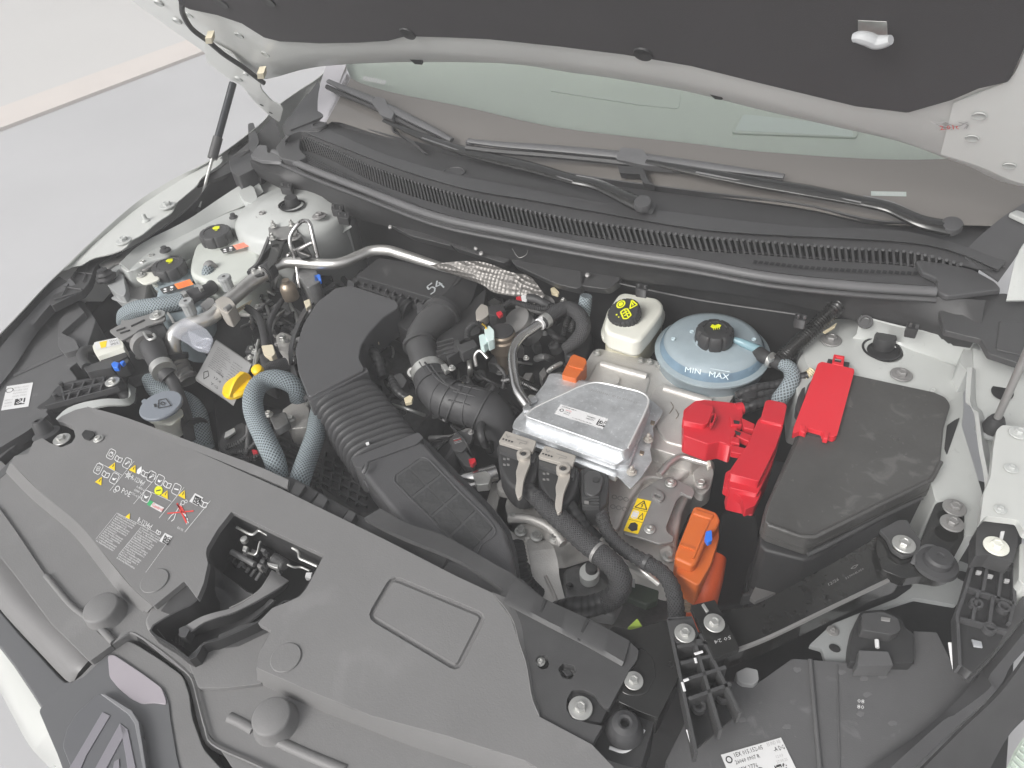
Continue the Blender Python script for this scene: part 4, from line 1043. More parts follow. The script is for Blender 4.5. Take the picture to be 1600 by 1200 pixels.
# text block
for blk_, x0, n_ in ((0, (184, 805), 15), (1, (221, 826), 17)):
    for i in range(n_):
        u0, v0 = x0[0] - i * 2.42, x0[1] + i * 2.92
        ln = (.95 if i % 4 != 3 else .5 + .4 * random.random()) * 30 - i * .12
        s_ = ''.join(random.choice('aeinrstlou  dmcp') for _ in range(34))
        a_, b_ = at_px(pr, u0, v0)
        pr.text(a_, b_, .03, s_.strip(), W_, 1, .175 * ln / 29)
pline((183, 802), (250, 836), .005); pline((221, 824), (186, 867), .005); pline((269, 838), (228, 895), .004); pline((183, 802), (150, 843), .004)
a_, b_ = at_px(pr, 201, 807); pr.tri(a_, b_, .05, yels)
pr.text(*at_px(pr, 214, 816), .085, 'R-1234yf', W_, 1, .13)
icon(248, 832, 'b', .05)
pr.poly([at_px(pr, *q) for q in ((258, 833), (270, 839), (261, 852), (249, 846))], paper, 1)
a_, b_ = at_px(pr, 258.5, 836); pr.code(a_, b_, .12, prnk, 2, 8)
pr.done()
# mounting points at the left end
bolt(97, 687, -.004, 13, cv, creamt and zinc, 'washer')
lathe('rubber_buffer', (72, 677, -.01), [(.026, -.012), (.026, 0), (.017, .004), (.015, .02), (.011, .03), (.006, .031), (.005, .02)], rub, cv, n=24, nrm=(-.2, .1, 1))
slab('clip_window', [(127, 678), (133, 671), (146, 674), (148, 679), (139, 687), (130, 684)], .004, .012, deep, cv, r=2, bev=.003)
bolt(154, 686, .001, 8, cv, zinc, 'torx')

# latch inside the opening
lt = T('bonnet_latch', 'bonnet latch mechanism of rods and springs in the cover opening', 'latch', P(420, 880, -.08))
slab('latch_floor', [(340, 800), (520, 870), (500, 960), (350, 1010), (230, 985), (300, 870)], -.13, .01, deep, lt, bev=0)
def rod(name, pts, r_, m=zinc, **k): return tube(name, pts, r_, m, lt, n=8, **k)
rod('spring_wire', [(370, 824, -.03), (392, 835, -.03), (400, 832, -.03), (405, 829, -.03), (418, 836, -.03)], .0025)
rod('spring_wire', [(457, 856, -.03), (466, 862, -.03), (468, 872, -.03), (476, 876, -.03), (496, 885, -.03)], .0025)
slab('latch_plate', [(355, 870), (366, 858), (400, 878), (396, 886), (368, 872), (362, 880)], -.05, .02, blkg, lt, bev=.003)
rod('pivot_rod', [(362, 862, -.045), (380, 872, -.045), (398, 882, -.045)], .005, castd)
lathe('rivet', (383, 846, -.035), [(.006, 0), (.006, .008), (.003, .009)], zinc, lt, n=14)
slab('latch_claw', [(380, 852), (388, 854), (384, 862), (378, 860)], -.035, .006, zinc, lt, bev=.001)
slab('latch_claw', [(417, 878), (436, 882), (434, 888), (426, 886), (418, 882)], -.035, .008, zinc, lt, bev=.001)
tube('coil_spring', [(428, 872, -.04), (436, 877, -.04), (446, 884, -.04)], .008, castd, lt, amp=.0018, pitch=.004, n=12)
rod('cable', [(446, 880, -.04), (458, 886, -.045), (470, 886, -.05), (484, 892, -.05)], .002)
slab('cable_end', [(478, 894), (488, 894), (486, 902), (476, 902)], -.05, .01, paper, lt, bev=.001)
for i, (u, v) in enumerate(((372, 886), (385, 894), (392, 900), (400, 906), (405, 884), (412, 893))):
    rod('latch_strip', [(u, v, -.07), (u + 8, v - 12, -.06)], .003, castd)
for i in range(14):
    u, v = 375 + random.random() * 70, 850 + random.random() * 50
    slab('latch_piece', [(u, v), (u + 7, v + 3), (u + 4, v + 8), (u - 2, v + 5)], -.06 + random.random() * .02, .015, random.choice((castd, blkg, steel)), lt, bev=.001)
rod('crank_wire', [(388, 864, -.04), (400, 866, -.035), (405, 850, -.03), (407, 846, -.03)], .0018)
# release lever
lv = T('release_lever', 'bent grey bonnet release lever lying in the chute below the latch', 'lever', P(350, 965, -.03))
la = [(424, 892, -.03), (419, 904, -.022), (405, 925, -.02), (382, 941, -.02), (360, 952, -.018), (336, 958, -.016), (314, 965, -.016), (288, 980, -.018)]
lb_ = [(451, 909, -.03), (440, 917, -.022), (410, 935, -.02), (384, 949, -.02), (362, 959, -.018), (338, 966, -.016), (316, 975, -.018), (296, 990, -.02)]
loft('lever_arm', [la, lb_], trim, lv, n=30, th=.004, ang=30)
loft('lever_side', [lb_, [(448, 916, -.05), (438, 926, -.04), (412, 944, -.04), (386, 961, -.04), (364, 972, -.038), (340, 980, -.036), (318, 987, -.038), (298, 996, -.04)]], blkd, lv, n=30, th=.003)
slab('lever_tip', [(279, 982), (289, 977), (297, 983), (290, 996), (280, 994)], -.014, .02, cowl, lv, r=2, bev=.002)
loft('lever_edge', [[(424, 893, -.032), (419, 902, -.02), (405, 922, -.018), (380, 939, -.018), (358, 950, -.016)], [(424, 897, -.034), (421, 908, -.03), (408, 928, -.03), (383, 946, -.03), (360, 957, -.028)]], steel, lv, n=20, th=.002)
for i in range(9): tube('grip_rib', [(250 + i * 4.2, 967 + i * 3.2, -.052), (240 + i * 5.8, 985 + i * 3.2, -.056)], .0012, blk, lv, n=5)
# ================================================================== LEFT SIDE OF THE BAY
hl = T('headlamp_housing', 'dark grey headlamp housing on the far side carrying a small white label', 'headlamp', P(60, 580, -.03))
slab('housing_top', [(-60, 620), (0, 552), (40, 512), (90, 470), (130, 470), (150, 500), (130, 560), (108, 575), (122, 592), (90, 620), (75, 640), (30, 690), (0, 715), (-60, 760)], -.03, .12, hlm, hl, r=5, bev=.006)
slab('housing_step', [(104, 488), (120, 470), (132, 488), (96, 520), (118, 530), (124, 545), (100, 552), (90, 540), (92, 500)], -.015, .05, hlm, hl, r=3, bev=.004)
loft('housing_rib', [[(20, 586, -.026), (60, 567, -.026), (110, 545, -.026)], [(22, 589, -.03), (62, 571, -.03), (112, 548, -.03)]], hlm, hl, n=10, th=.004)
loft('lamp_seal', [[(-60, 620, -.01), (0, 545, .0), (40, 498, .01), (75, 462, .02), (110, 436, .028)], [(-50, 632, -.02), (10, 560, -.012), (48, 512, -.002), (82, 472, .012), (116, 442, .022)], [(-40, 650, -.03), (20, 578, -.024), (55, 522, -.02), (90, 482, -.01), (122, 452, .01)]], rail, hl, n=40, th=.006, ang=60)
loft('lamp_lens_edge', [[(-60, 600, -.0), (0, 527, .015), (35, 490, .025), (70, 452, .035), (92, 432, .04)], [(-60, 622, -.01), (0, 545, .0), (40, 498, .01), (75, 462, .02), (105, 440, .028)]], blkd, hl, n=30, th=.004)
slab('housing_ridge', [(-60, 790), (0, 735), (20, 715), (60, 690), (66, 700), (20, 730), (-60, 800)], -.035, .05, hlm, hl, r=3, bev=.004)
loft('housing_front_edge', [[(-60, 722, -.02), (0, 682, -.02), (40, 660, -.02), (68, 640, -.02)], [(-60, 740, -.02), (0, 700, -.02), (45, 672, -.02), (75, 648, -.02)], [(-60, 760, -.04), (0, 718, -.04), (50, 684, -.04), (80, 656, -.04)]], hlm, hl, n=20, th=.004)
d = Decal((11, 604), (52, 598), (2, 642), -.03, 'lamp_label', hl, off=.001)
d.rect(0, 0, 1, 1, paper, 0)
for i in range(7): d.text(.3 if i < 4 else .05, .16 + i * .12, .06, ''.join(random.choice('0123456789 ABN') for _ in range(11)), prng, 1, .55 if i < 4 else .3)
d.code(.45, .62, .25, prnk, 1, 7); d.ring(.15, .2, .09, .02, prnk); d.done()
# ribbed wing bracket
rbk = T('lamp_bracket', 'black ribbed bracket bolted under the far wing above headlamp', 'bracket', P(130, 450, .0))
slab('bracket_body', [(76, 470), (95, 448), (118, 425), (125, 410), (158, 394), (172, 377), (186, 381), (186, 392), (175, 400), (150, 412), (140, 440), (128, 455), (96, 470), (80, 478)], .02, .02, blk, rbk, r=3, bev=.003)
for a_, b_ in (((100, 448), (128, 452)), ((118, 425), (145, 428)), ((110, 440), (125, 415)), ((130, 440), (140, 405)), ((95, 465), (118, 425)), ((84, 468), (122, 456)), ((140, 404), (165, 396))):
    tube('rib', [(*a_, .024), (*b_, .024)], .0022, cowl, rbk, n=6)
bolt(162, 397, .025, 9, rbk, zinc, 'washer')
slab('bracket_arm', [(152, 412), (166, 402), (186, 398), (200, 400), (198, 408), (180, 412), (168, 420)], .016, .012, steel, rbk, r=3, bev=.002)
slab('bracket_tongue', [(170, 415), (190, 408), (203, 414), (200, 422), (185, 420), (180, 428), (172, 424)], .01, .01, capg2, rbk, r=2, bev=.002)
# bonnet buffer on its grey bracket
bb = T('buffer_bracket', 'grey plastic bracket holding a black rubber bonnet buffer', 'bracket', P(170, 450, -.03))
slab('bracket_box', [(167, 445), (180, 430), (192, 428), (197, 455), (194, 463), (184, 460)], .0, .05, capg2, bb, r=3, bev=.003)
slab('bracket_foot', [(172, 465), (184, 460), (194, 463), (215, 467), (220, 471), (216, 474), (190, 472)], -.02, .006, capg2, bb, r=3, bev=.002)
lathe('rubber_buffer', (166, 434, .01), [(.024, -.004), (.026, .003), (.018, .008), (.02, .013), (.013, .018), (.012, .024), (.004, .026)], blkd, bb, n=24, flutes=6, famp=.1)
slab('panel_behind', [(196, 440), (212, 430), (232, 440), (226, 470), (210, 520), (186, 515), (192, 480)], -.03, .04, steel, bb, bev=.003)
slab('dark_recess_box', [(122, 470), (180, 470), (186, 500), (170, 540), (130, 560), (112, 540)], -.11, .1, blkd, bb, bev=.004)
# two tanks
def blob(name, c, rx, ry, rz, m, par, rot=0, ex=2.2, cut=-.75):
    "rounded moulded tank: superellipsoid about c"
    V, F = [], []
    nu, nv = 40, 18
    sg = lambda x, p: math.copysign(abs(x) ** p, x)
    for i in range(nv + 1):
        ph = math.asin(1 - (1 - cut) * i / nv) if i else math.pi / 2
        for j in range(nu):
            th = 2 * math.pi * j / nu
            k = 2 / ex
            x = rx * sg(math.cos(ph), k) * sg(math.cos(th), k); y = ry * sg(math.cos(ph), k) * sg(math.sin(th), k)
            V.append(c + Vector((x * math.cos(rot) - y * math.sin(rot), x * math.sin(rot) + y * math.cos(rot), rz * sg(math.sin(ph), k))))
    for i in range(nv):
        for j in range(nu): F.append([i * nu + j, i * nu + (j + 1) % nu, (i + 1) * nu + (j + 1) % nu, (i + 1) * nu + j])
    F.append([nv * nu + j for j in range(nu)])
    return obj(name, V, F, m, par, ang=70)
def milky(name, label, capc, rcap, outline, z, m, stick, sm, body_h=.14):
    t = T(name, label, 'fluid tank', P(capc[0], capc[1], z - .1), 'capped fluid tanks by the far strut tower')
    slab('tank_body', outline, z, body_h, m, t, r=14, bev=.034, seg=6)
    c_ = P(*capc, z + .025)
    b0 = Vector((c_.x, c_.y, z))
    lathe('neck', b0, [(rcap * 1.3, -.014), (rcap * .95, -.002), (rcap * .8, .008), (rcap * .8, .016)], m, t, n=32, close=False, ang=80)
    lathe('cap', b0 + Vector((0, 0, .004)), [(rcap * .98, 0), (rcap, .004), (rcap, .025), (rcap * .93, .03), (rcap * .7, .031), (rcap * .68, .029), (.002, .029)], blk, t, n=96, flutes=8, famp=.09)
    dd = Decal((capc[0] - 7, capc[1] - 12), (capc[0] + 7, capc[1] - 15), (capc[0] - 6, capc[1] - 4), z + .0353, 'cap_symbol', t, off=.0)
    dd.poly([(.1, .3), (.4, .1), (.9, .2), (.85, .7), (.5, .8), (.15, .6)], yelg, 0); dd.poly([(.3, .9), (.7, .85), (.6, .98), (.35, 1)], yelg, 0); dd.done()
    dd = Decal(*stick, 'sticker', t, off=.002)
    dd.rect(0, 0, .48, 1, prnk, 0); dd.rect(.48, 0, .52, 1, sm, 0)
    dd.circ(.14, .35, .16, paper); dd.circ(.36, .35, .18, paper); dd.ring(.3, .75, .12, .06, paper); dd.rect(.05, .6, .1, .2, paper)
    for i in range(4): dd.line(.55, .2 + i * .2, .93, .2 + i * .2, .05, prnr, 1)
    dd.done()
    return t
t1 = milky('coolant_tank', 'milky tank with black cap and faded pink sticker, rearmost of the two', (337, 366), .042, [(296, 410), (306, 378), (330, 374), (362, 366), (398, 386), (408, 400), (392, 430), (360, 445), (320, 440), (296, 428)], -.0, tank, ((344, 390), (386, 378), (350, 397), plane(365, 388, .012, (.12, -.3, .94))), pinks, .12)
t2 = milky('washer_tank', 'milky tank with black cap and vivid orange sticker, foremost of the two', (264, 417), .042, [(242, 460), (248, 436), (270, 428), (296, 434), (318, 450), (322, 480), (296, 500), (262, 500), (240, 480)], -.02, tankb, ((250, 452), (297, 437), (256, 460), plane(273, 448, -.008, (.1, -.3, .94))), orns, .14)
slab('tank_shelf', [(226, 430), (260, 398), (300, 372), (310, 378), (296, 408), (270, 426), (244, 450)], -.025, .04, tank, t1, r=8, bev=.01)
tube('tank_seam', [(296, 420, -.05), (330, 442, -.05), (365, 440, -.05), (400, 412, -.05)], .004, tank, t1, n=8)
lathe('grommet', (259, 392, .035), [(.014, 0), (.013, .005), (.007, .007), (.006, .012)], rub, il, n=20)
slab('tank_lug', [(212, 436), (214, 428), (224, 424), (244, 424), (250, 436), (240, 440), (224, 444)], .0, .006, resv, t2, r=4, bev=.002)
bolt(221, 430, .002, 7, t2, zinc, 'washer')
for u, v in ((224, 412), (238, 402)): bolt(u, v, .015, 9, rbk, zinc, 'washer')
slab('lug_plate', [(208, 412), (224, 402), (240, 394), (248, 400), (246, 410), (226, 422), (212, 420)], .012, .006, steel, rbk, r=4, bev=.002)
# braided hoses
def hose(name, label, pts, r_, m=braid, group=None, **k):
    o = tube(name, pts, r_, m, None, **k)
    return tag(o, label, 'hose', group)
h1 = T('braided_hose', 'grey-blue braided hose running past the orange-stickered tank to a black elbow', 'hose', P(240, 485, -.03), 'grey-blue braided hoses')
tube('sleeve', [(192, 504, -.06), (198, 492, -.03), (215, 483, -.01), (245, 478, -.0), (275, 473, .0), (292, 468, .0)], [.015, .021, .021, .021, .02, .019], braid, h1, n=18)
tube('elbow_hose', [(288, 470, .0), (302, 462, .002), (318, 456, .002), (330, 450, -.01), (334, 440, -.03)], [.019, .016, .016, .016, .014], rub, h1, n=18)
for u, v in ((291, 467), (313, 455)): tube('hose_clamp', [(u - 3, v + 1.5, .001), (u + 3, v - 1.5, .001)], .0205 if u < 300 else .0175, zinc, h1, n=20)
for u, v in ((288, 458), (313, 449)): slab('clamp_ear', [(u - 4, v - 1), (u + 2, v - 4), (u + 4, v), (u - 1, v + 3)], .024, .01, zinc, h1, bev=.001)
h2 = hose('braided_hose', 'short braided hose stub dropping from the rear milky tank', [(329, 416, .0), (325, 424, .0), (325, 438, -.02), (330, 456, -.05)], [.012, .015, .015, .013], group='grey-blue braided hoses', n=16)
tube('clip_ring', [(326, 415, .004), (332, 420, .002)], .015, steel, h2, n=18)
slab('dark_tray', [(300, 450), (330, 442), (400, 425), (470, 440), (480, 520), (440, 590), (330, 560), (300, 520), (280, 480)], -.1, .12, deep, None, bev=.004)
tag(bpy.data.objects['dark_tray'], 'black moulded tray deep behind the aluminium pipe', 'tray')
# sensor on bracket
sb = T('sensor_bracket', 'grey stamped steel bracket with one bolt, leading to a boxed sensor', 'bracket', P(210, 510, -.0))
slab('bracket_arm', [(170, 516), (200, 500), (228, 492), (244, 486), (258, 490), (258, 500), (232, 508), (205, 524), (190, 532), (176, 522)], .004, .006, steel, sb, r=3, bev=.0015)
for a_, b_ in (((182, 517), (196, 512)), ((188, 521), (203, 516)), ((205, 510), (226, 500))): tube('stamped_slot', [(*a_, .005), (*b_, .005)], .0025, blkd, sb, n=6)
bolt(246, 493, .006, 12, sb, zinc, 'washer')
tube('bracket_tab', [(262, 489, .005), (266, 494, .003), (272, 505, -.012)], .003, zinc, sb, n=6)
so = T('sensor', 'small cream boxed sensor with yellow triangle label and blue clip plug', 'sensor', P(170, 548, -.01))
slab('sensor_box', [(144, 541), (148, 534), (184, 527), (192, 534), (194, 543), (152, 557), (147, 550)], .004, .03, resv, so, r=2, bev=.002)
slab('sensor_side', [(150, 556), (193, 543), (196, 550), (200, 556), (186, 564), (160, 566)], -.008, .03, blkd, so, r=2, bev=.002)
d = Decal((147, 536), (184, 528), (151, 547), .004, 'sensor_label', so, off=.0012)
d.rect(0, 0, 1, 1, paper, 0); d.poly([(.22, .12), (.55, .12), (.4, .95), (.2, .95)], yels); d.text(.62, .5, .3, '55YC', prnk, 1, .33); d.text(.62, .9, .3, '0M5X', prnk, 1, .33); d.done()
slab('blue_clip', [(173, 568), (178, 564), (186, 566), (184, 574), (176, 574)], -.0, .012, blue, so, bev=.002)
slab('blue_clip', [(186, 566), (192, 562), (195, 564), (190, 569)], -.0, .01, blue, so, bev=.002)
slab('plug', [(130, 574), (150, 566), (172, 560), (178, 566), (174, 574), (150, 578), (136, 582)], -.006, .03, blk, so, r=2, bev=.003)
slab('plug', [(172, 562), (196, 556), (202, 562), (196, 570), (178, 576)], -.012, .03, blk, so, r=2, bev=.003)
tube('wire_loop', [(136, 574, -.01), (128, 562, -.01), (130, 550, -.01), (142, 546, -.015), (152, 550, -.03)], .011, blk, so, n=12)
so2 = T('mount_bracket', 'black mounting bracket with two pale bolts below the boxed sensor', 'bracket', P(200, 580, -.06))
slab('bracket_plate', [(160, 566), (200, 548), (232, 548), (250, 560), (240, 580), (200, 590), (190, 600), (170, 590)], -.05, .03, blkd, so2, r=4, bev=.004)
bolt(221, 556, -.04, 9, so2, zinc, 'flange'); bolt(184, 580, -.03, 7, so2, zinc, 'flange')
tube('side_hoop', [(192, 590, -.05), (190, 606, -.05), (198, 620, -.06), (212, 622, -.07)], .012, blkd, so2, n=12)
fb = T('ladder_bracket', 'black ladder-ribbed plastic bracket bolted beside the far headlamp label', 'bracket', P(140, 610, -.02))
slab('bracket_base', [(83, 610), (93, 600), (110, 595), (150, 588), (180, 586), (192, 590), (192, 600), (182, 604), (160, 608), (110, 626), (62, 640), (56, 636), (76, 622)], -.028, .02, blkd, fb, r=3, bev=.002)
def rib(par, a_, b_, z=-.02, w=.0016, h=.012, m=None, name='rib'):
    p, q = P(*a_, z), P(*b_, z)
    n_ = (q - p).normalized().cross(Vector((0, 0, 1))) * w
    V = [p - n_, p + n_, q + n_, q - n_]
    return obj(name, V + [x - Vector((0, 0, h)) for x in V], [[0, 1, 2, 3], [7, 6, 5, 4], [0, 4, 5, 1], [1, 5, 6, 2], [2, 6, 7, 3], [3, 7, 4, 0]], m or cowl, par, smooth=False)
for a_, b_ in (((83, 621), (190, 590)), ((70, 634), (184, 604)), ((95, 602), (165, 588)), ((95, 602), (100, 625)), ((115, 598), (105, 624)), ((132, 594), (120, 619)), ((148, 591), (138, 614)), ((163, 588), (156, 609)), ((95, 613), (170, 595))): rib(fb, a_, b_)
bolt(176, 597, -.018, 11, fb, zinc, 'washer')
for u, v in ((96, 601), (87, 619)): lathe('peg', (u, v, -.018), [(.005, 0), (.005, .006), (.002, .007)], blk, fb, n=12)
# radiator top edge / pale hoop behind cover
ch_ = tag(loft('slam_panel_edge', [[(88, 655, -.02), (104, 640, -.02), (130, 630, -.02), (165, 624, -.02), (200, 622, -.03), (200, 600, -.06)], [(100, 662, -.02), (118, 648, -.02), (140, 640, -.02), (170, 634, -.02), (205, 632, -.04), (212, 608, -.07)]], primer, None, n=24, th=.004), 'curved pale panel edge between ladder bracket and cover', 'panel edge')
# black hose with clamps
rh = T('radiator_hose', 'thick black rubber hose with a bright clamp, lower end by the pipe', 'hose', P(245, 555, -.03))
tube('hose_body', [(228, 530, .0), (236, 540, .0), (246, 560, -.01), (256, 580, -.02), (264, 588, -.03)], [.028, .027, .024, .022, .02], rub, rh, n=24)
slab('hose_elbow', [(216, 516), (240, 504), (258, 506), (262, 522), (246, 538), (226, 544), (214, 530)], -.005, .05, blkd, rh, r=6, bev=.01, seg=3)
tube('hose_clamp', [(252, 573, -.012), (257, 581, -.014)], .0255, zinc, rh, n=24)
tube('hose_clamp', [(226, 536, .002), (231, 542, .002)], .031, steel, rh, n=24)
tube('clamp_ear', [(224, 520, .03), (232, 530, .034), (242, 528, .034), (240, 522, .034)], .003, zinc, rh, n=6)
tube('lower_hose', [(264, 588, -.03), (272, 600, -.04), (280, 620, -.05), (290, 650, -.07), (300, 690, -.1)], .013, rub, rh, n=16)
h3 = hose('braided_hose', 'braided hose under the grey round cap, passing below the cover edge', [(236, 590, -.07), (244, 606, -.08), (262, 618, -.09), (290, 628, -.09), (306, 645, -.09), (312, 672, -.1), (318, 700, -.12)], [.02, .022, .022, .022, .022, .022, .022], group='grey-blue braided hoses', n=18)
tube('hose_tie', [(305, 665, -.088), (306, 668, -.089)], .025, blkd, h3, n=20)
# washer filler cap
wc = T('filler_cap', 'round grey filler cap with a moulded windscreen symbol on a white neck', 'filler cap', P(254, 632, -.03))
lathe('cap_disc', (252, 634, -.005), [(.034, -.006), (.041, -.004), (.042, .001), (.040, .004), (.002, .005)], capg, wc, n=48)
slab('cap_tab', [(220, 627), (226, 622), (232, 628), (226, 634)], -.006, .006, capg, wc, r=2, bev=.001)
slab('neck_bracket', [(222, 650), (240, 652), (262, 648), (284, 638), (286, 648), (268, 664), (250, 662), (236, 660)], -.03, .004, resv, wc, r=3, bev=.001)
lathe('neck', (258, 645, -.05), [(.03, -.05), (.03, .02)], resv, wc, n=32)
d = Decal((238, 626), (266, 620), (242, 640), .001, 'cap_symbol', wc, off=.0005)
d.outline([(.35, .1), (.75, .1), (.9, .95), (.2, .95)], .07, blkd, 0); d.outline([(.5, .35), (.62, .55), (.5, .75), (.38, .55)], .06, blkd, 0); d.rect(.02, .4, .12, .35, blkd, 0); d.done()
# aluminium air-conditioning pipe
ac = T('aircon_pipe', 'long bare aluminium pipe running from the elbow back over the filter box', 'pipe', P(400, 440, 0))
tube('pipe', [(275, 560, -.05), (270, 540, -.02), (274, 520, .0), (292, 508, .005), (312, 503, .005), (332, 494, .005), (345, 482, .005)], .0165, satin, ac, n=24)
tube('pipe', [(340, 486, .005), (370, 460, .01), (400, 436, .015), (420, 424, .018)], .0175, satin, ac, n=24)
tube('pipe', [(418, 424, .018), (432, 415, .018), (455, 410, .018), (510, 413, .018), (535, 410, .018), (560, 400, .02), (580, 392, .022), (605, 391, .022), (630, 398, .02), (668, 410, .015), (700, 420, .01), (740, 430, -.0)], [.0125, .0135, .0135, .0135, .013, .013, .013, .013, .0125, .011, .009, .008], satin, ac, n=24)
tube('pipe_collar', [(412, 429, .018), (425, 420, .018)], .0215, blkd, ac, n=24)
tube('collar_ring', [(414, 428, .018), (417, 426, .018)], .0235, blk, ac, n=24)
slab('joint_block', [(335, 470), (348, 462), (360, 466), (368, 476), (356, 490), (346, 486)], .03, .04, castb, ac, r=3, bev=.004)
slab('joint_block', [(312, 476), (326, 464), (334, 466), (336, 474), (322, 484)], .015, .03, steel, ac, r=3, bev=.003)
tube('block_screw', [(352, 484, .034), (360, 478, .034)], .006, steel, ac, n=10)
tube('pipe_flange', [(276, 552, -.035), (277, 560, -.045)], .024, blkd, ac, n=24)
tube('muffler', [(277, 562, -.05), (281, 575, -.06), (290, 586, -.07), (296, 596, -.08)], [.02, .021, .019, .021], steel, ac, n=24, amp=.003, pitch=.012)
def valve(u, v, z, s, label):
    t = T('valve_cap', label, 'valve cap', P(u, v, z - .03), 'aircon service valve caps')
    c_ = P(u, v, z)
    lathe('cap', c_, [(.0135 * s, -.034), (.0135 * s, -.008), (.0155 * s, -.006), (.0155 * s, -.0), (.014 * s, .002), (.004, .002)], capg2, t, n=48, flutes=12, famp=.05)
    lathe('stem', c_ + Vector((0, 0, -.034)), [(.01 * s, 0), (.01 * s, -.03)], zinc, t, n=16)
    lathe('cap_dimple', c_ + Vector((0, 0, .0025)), [(.004, 0), (.004, .0003)], blkd, t, n=12)
valve(290, 471, .05, 1, 'grey ribbed valve cap on the pipe nearest the orange sticker')
valve(350, 433, .045, 1, 'grey valve cap standing before the rear milky tank')
# clear plastic clip
cc = T('plastic_guard', 'transparent plastic guard clipped round the aluminium pipe elbow', 'plastic guard', P(308, 530, .0))
slab('guard_sheet', [(288, 496), (322, 514), (334, 530), (326, 552), (308, 548), (290, 535), (266, 522), (270, 512)], .022, .0015, clearp, cc, r=4, bev=0)
slab('guard_wall', [(292, 515), (330, 535), (326, 548), (300, 540)], .012, .0015, clearp, cc, r=3, bev=0)
lathe('guard_ring', (319, 538, .022), [(.0155, 0), (.018, .003), (.0155, .006), (.013, .003), (.0155, 0)], clearp, cc, n=32, close=False)
# vehicle plate
vp = T('plate', 'grey printed vehicle plate tucked beside the yellow oil cap', 'plate', P(350, 580, -.06))
PV = -.055
slab('plate_sheet', [(338, 530), (394, 568), (376, 612), (352, 624), (306, 594), (305, 590)], PV, .004, steel, vp, bev=.001)
d = Decal((337, 532), (393, 570), (306, 592), PV, 'plate_print', vp)
d.rect(.0, .0, 1, .98, paperg, 0)
d.outline([(.1, .78), (.17, .7), (.24, .78), (.17, .9)], .02, prnk)
for i, s_ in enumerate(('YG', '17.4', '1140 kg')): d.text(.34, .9 - i * .14, .05, s_, prnk, 1, .2)
for j in range(12):
    d.text(.12 + .0 * j, .12 + j * .045, .02, ''.join(random.choice('0123456789-BVHM ') for _ in range(18 + j % 5)), prng and prnk, 1, .3 + .05 * (j % 4))
for j in range(8): d.text(.6, .2 + j * .06, .022, ''.join(random.choice('0123456789 ') for _ in range(10)), prnk, 1, .25)
d.done()
tp_ = tag(slab('paper_tag', [(360, 488), (394, 468), (390, 476), (366, 492)], -.02, .001, creamt, None, bev=0), 'cream paper tag with small print near the pipe joint', 'paper tag')
d = Decal((364, 487), (388, 473), (368, 490), -.02, 'tag_print', tp_, off=.001); d.text(.05, .8, .5, '87HHMH/E', prnk, 0, .85); d.done()
# black stay with three studs
st = T('pipe_stay', 'black steel stay with three plated nuts beside the strut tower', 'bracket', P(430, 400, .03))
slab('stay_top', [(418, 354), (430, 351), (462, 354), (470, 366), (478, 382), (488, 400), (470, 404), (452, 372), (444, 378), (430, 410), (420, 420), (416, 414), (424, 384), (420, 368)], .045, .006, blkg, st, r=3, bev=.002)
slab('stay_plate', [(418, 355), (430, 352), (462, 353), (466, 368), (440, 374), (422, 370)], .05, .004, steel, st, r=4, bev=.001)
slab('stay_leg', [(417, 372), (422, 368), (445, 366), (440, 380), (430, 408), (408, 420), (395, 425), (386, 422), (398, 412), (408, 392)], .03, .02, blkg, st, r=4, bev=.004)
loft('stay_edge', [[(419, 370, .045), (410, 392, .035), (402, 410, .03), (388, 422, .028)], [(422, 372, .05), (413, 394, .04), (404, 412, .033), (390, 425, .03)]], blk, st, n=14, th=.004)
slab('stay_foot', [(384, 424), (396, 416), (410, 420), (414, 428), (398, 432), (388, 430)], .03, .006, blkg, st, r=3, bev=.002)
for u, v in ((428, 354), (456, 352), (427, 373)): bolt(u, v, .055, 6, st, zinc, 'stud')
for u, v in ((397, 424), (408, 420)): bolt(u, v, .032, 5, st, zinc, 'flange')
th = T('bent_tube', 'thin bright tube bent into a triangle in front of the strut tower', 'tube', P(480, 380, .03))
tube('hairpin', [(468, 450, -.03), (462, 410, .02), (454, 384, .06), (454, 368, .08), (466, 350, .1), (476, 345, .1), (484, 350, .1), (490, 375, .07), (496, 402, .03)], .0052, pol, th, n=12)
tube('cross_tube', [(488, 379, .065), (470, 388, .05), (452, 397, .03), (446, 408, .02)], .0052, pol, th, n=12)
slab('valve_block', [(462, 398), (480, 392), (492, 412), (500, 440), (480, 450), (466, 430)], .0, .06, castd, th, r=3, bev=.005)
lathe('valve_body', (448, 444, .0), [(.02, -.04), (.02, -.01), (.016, 0), (.01, .004), (.009, .012)], bronze, th, n=24)
slab('blue_plug', [(490, 430), (500, 428), (502, 438), (492, 440)], -.0, .01, blue, th, bev=.001)
# ================================================================== ENGINE, CENTRE
en = T('engine', 'dark engine block and wiring seen in the gaps between the hoses', 'engine', P(640, 640, -.4))
slab('block', [(330, 600), (420, 470), (560, 430), (760, 440), (900, 520), (880, 640), (800, 800), (640, 860), (480, 800), (340, 700)], -.24, .2, deep, en, bev=.01)
slab('cam_cover', [(450, 440), (520, 420), (640, 470), (700, 520), (680, 640), (600, 720), (470, 640), (430, 540)], -.14, .12, castd, en, r=10, bev=.012)
slab('cam_cover', [(700, 500), (860, 470), (930, 520), (900, 620), (800, 680), (700, 640)], -.16, .1, blkd, en, r=10, bev=.012)
slab('gearbox', [(700, 660), (830, 660), (980, 760), (1080, 860), (1060, 1000), (900, 980), (760, 900)], -.27, .2, castd, en, r=8, bev=.02)
rs = random.Random(11)
def pick(L): return L[rs.randrange(len(L))]
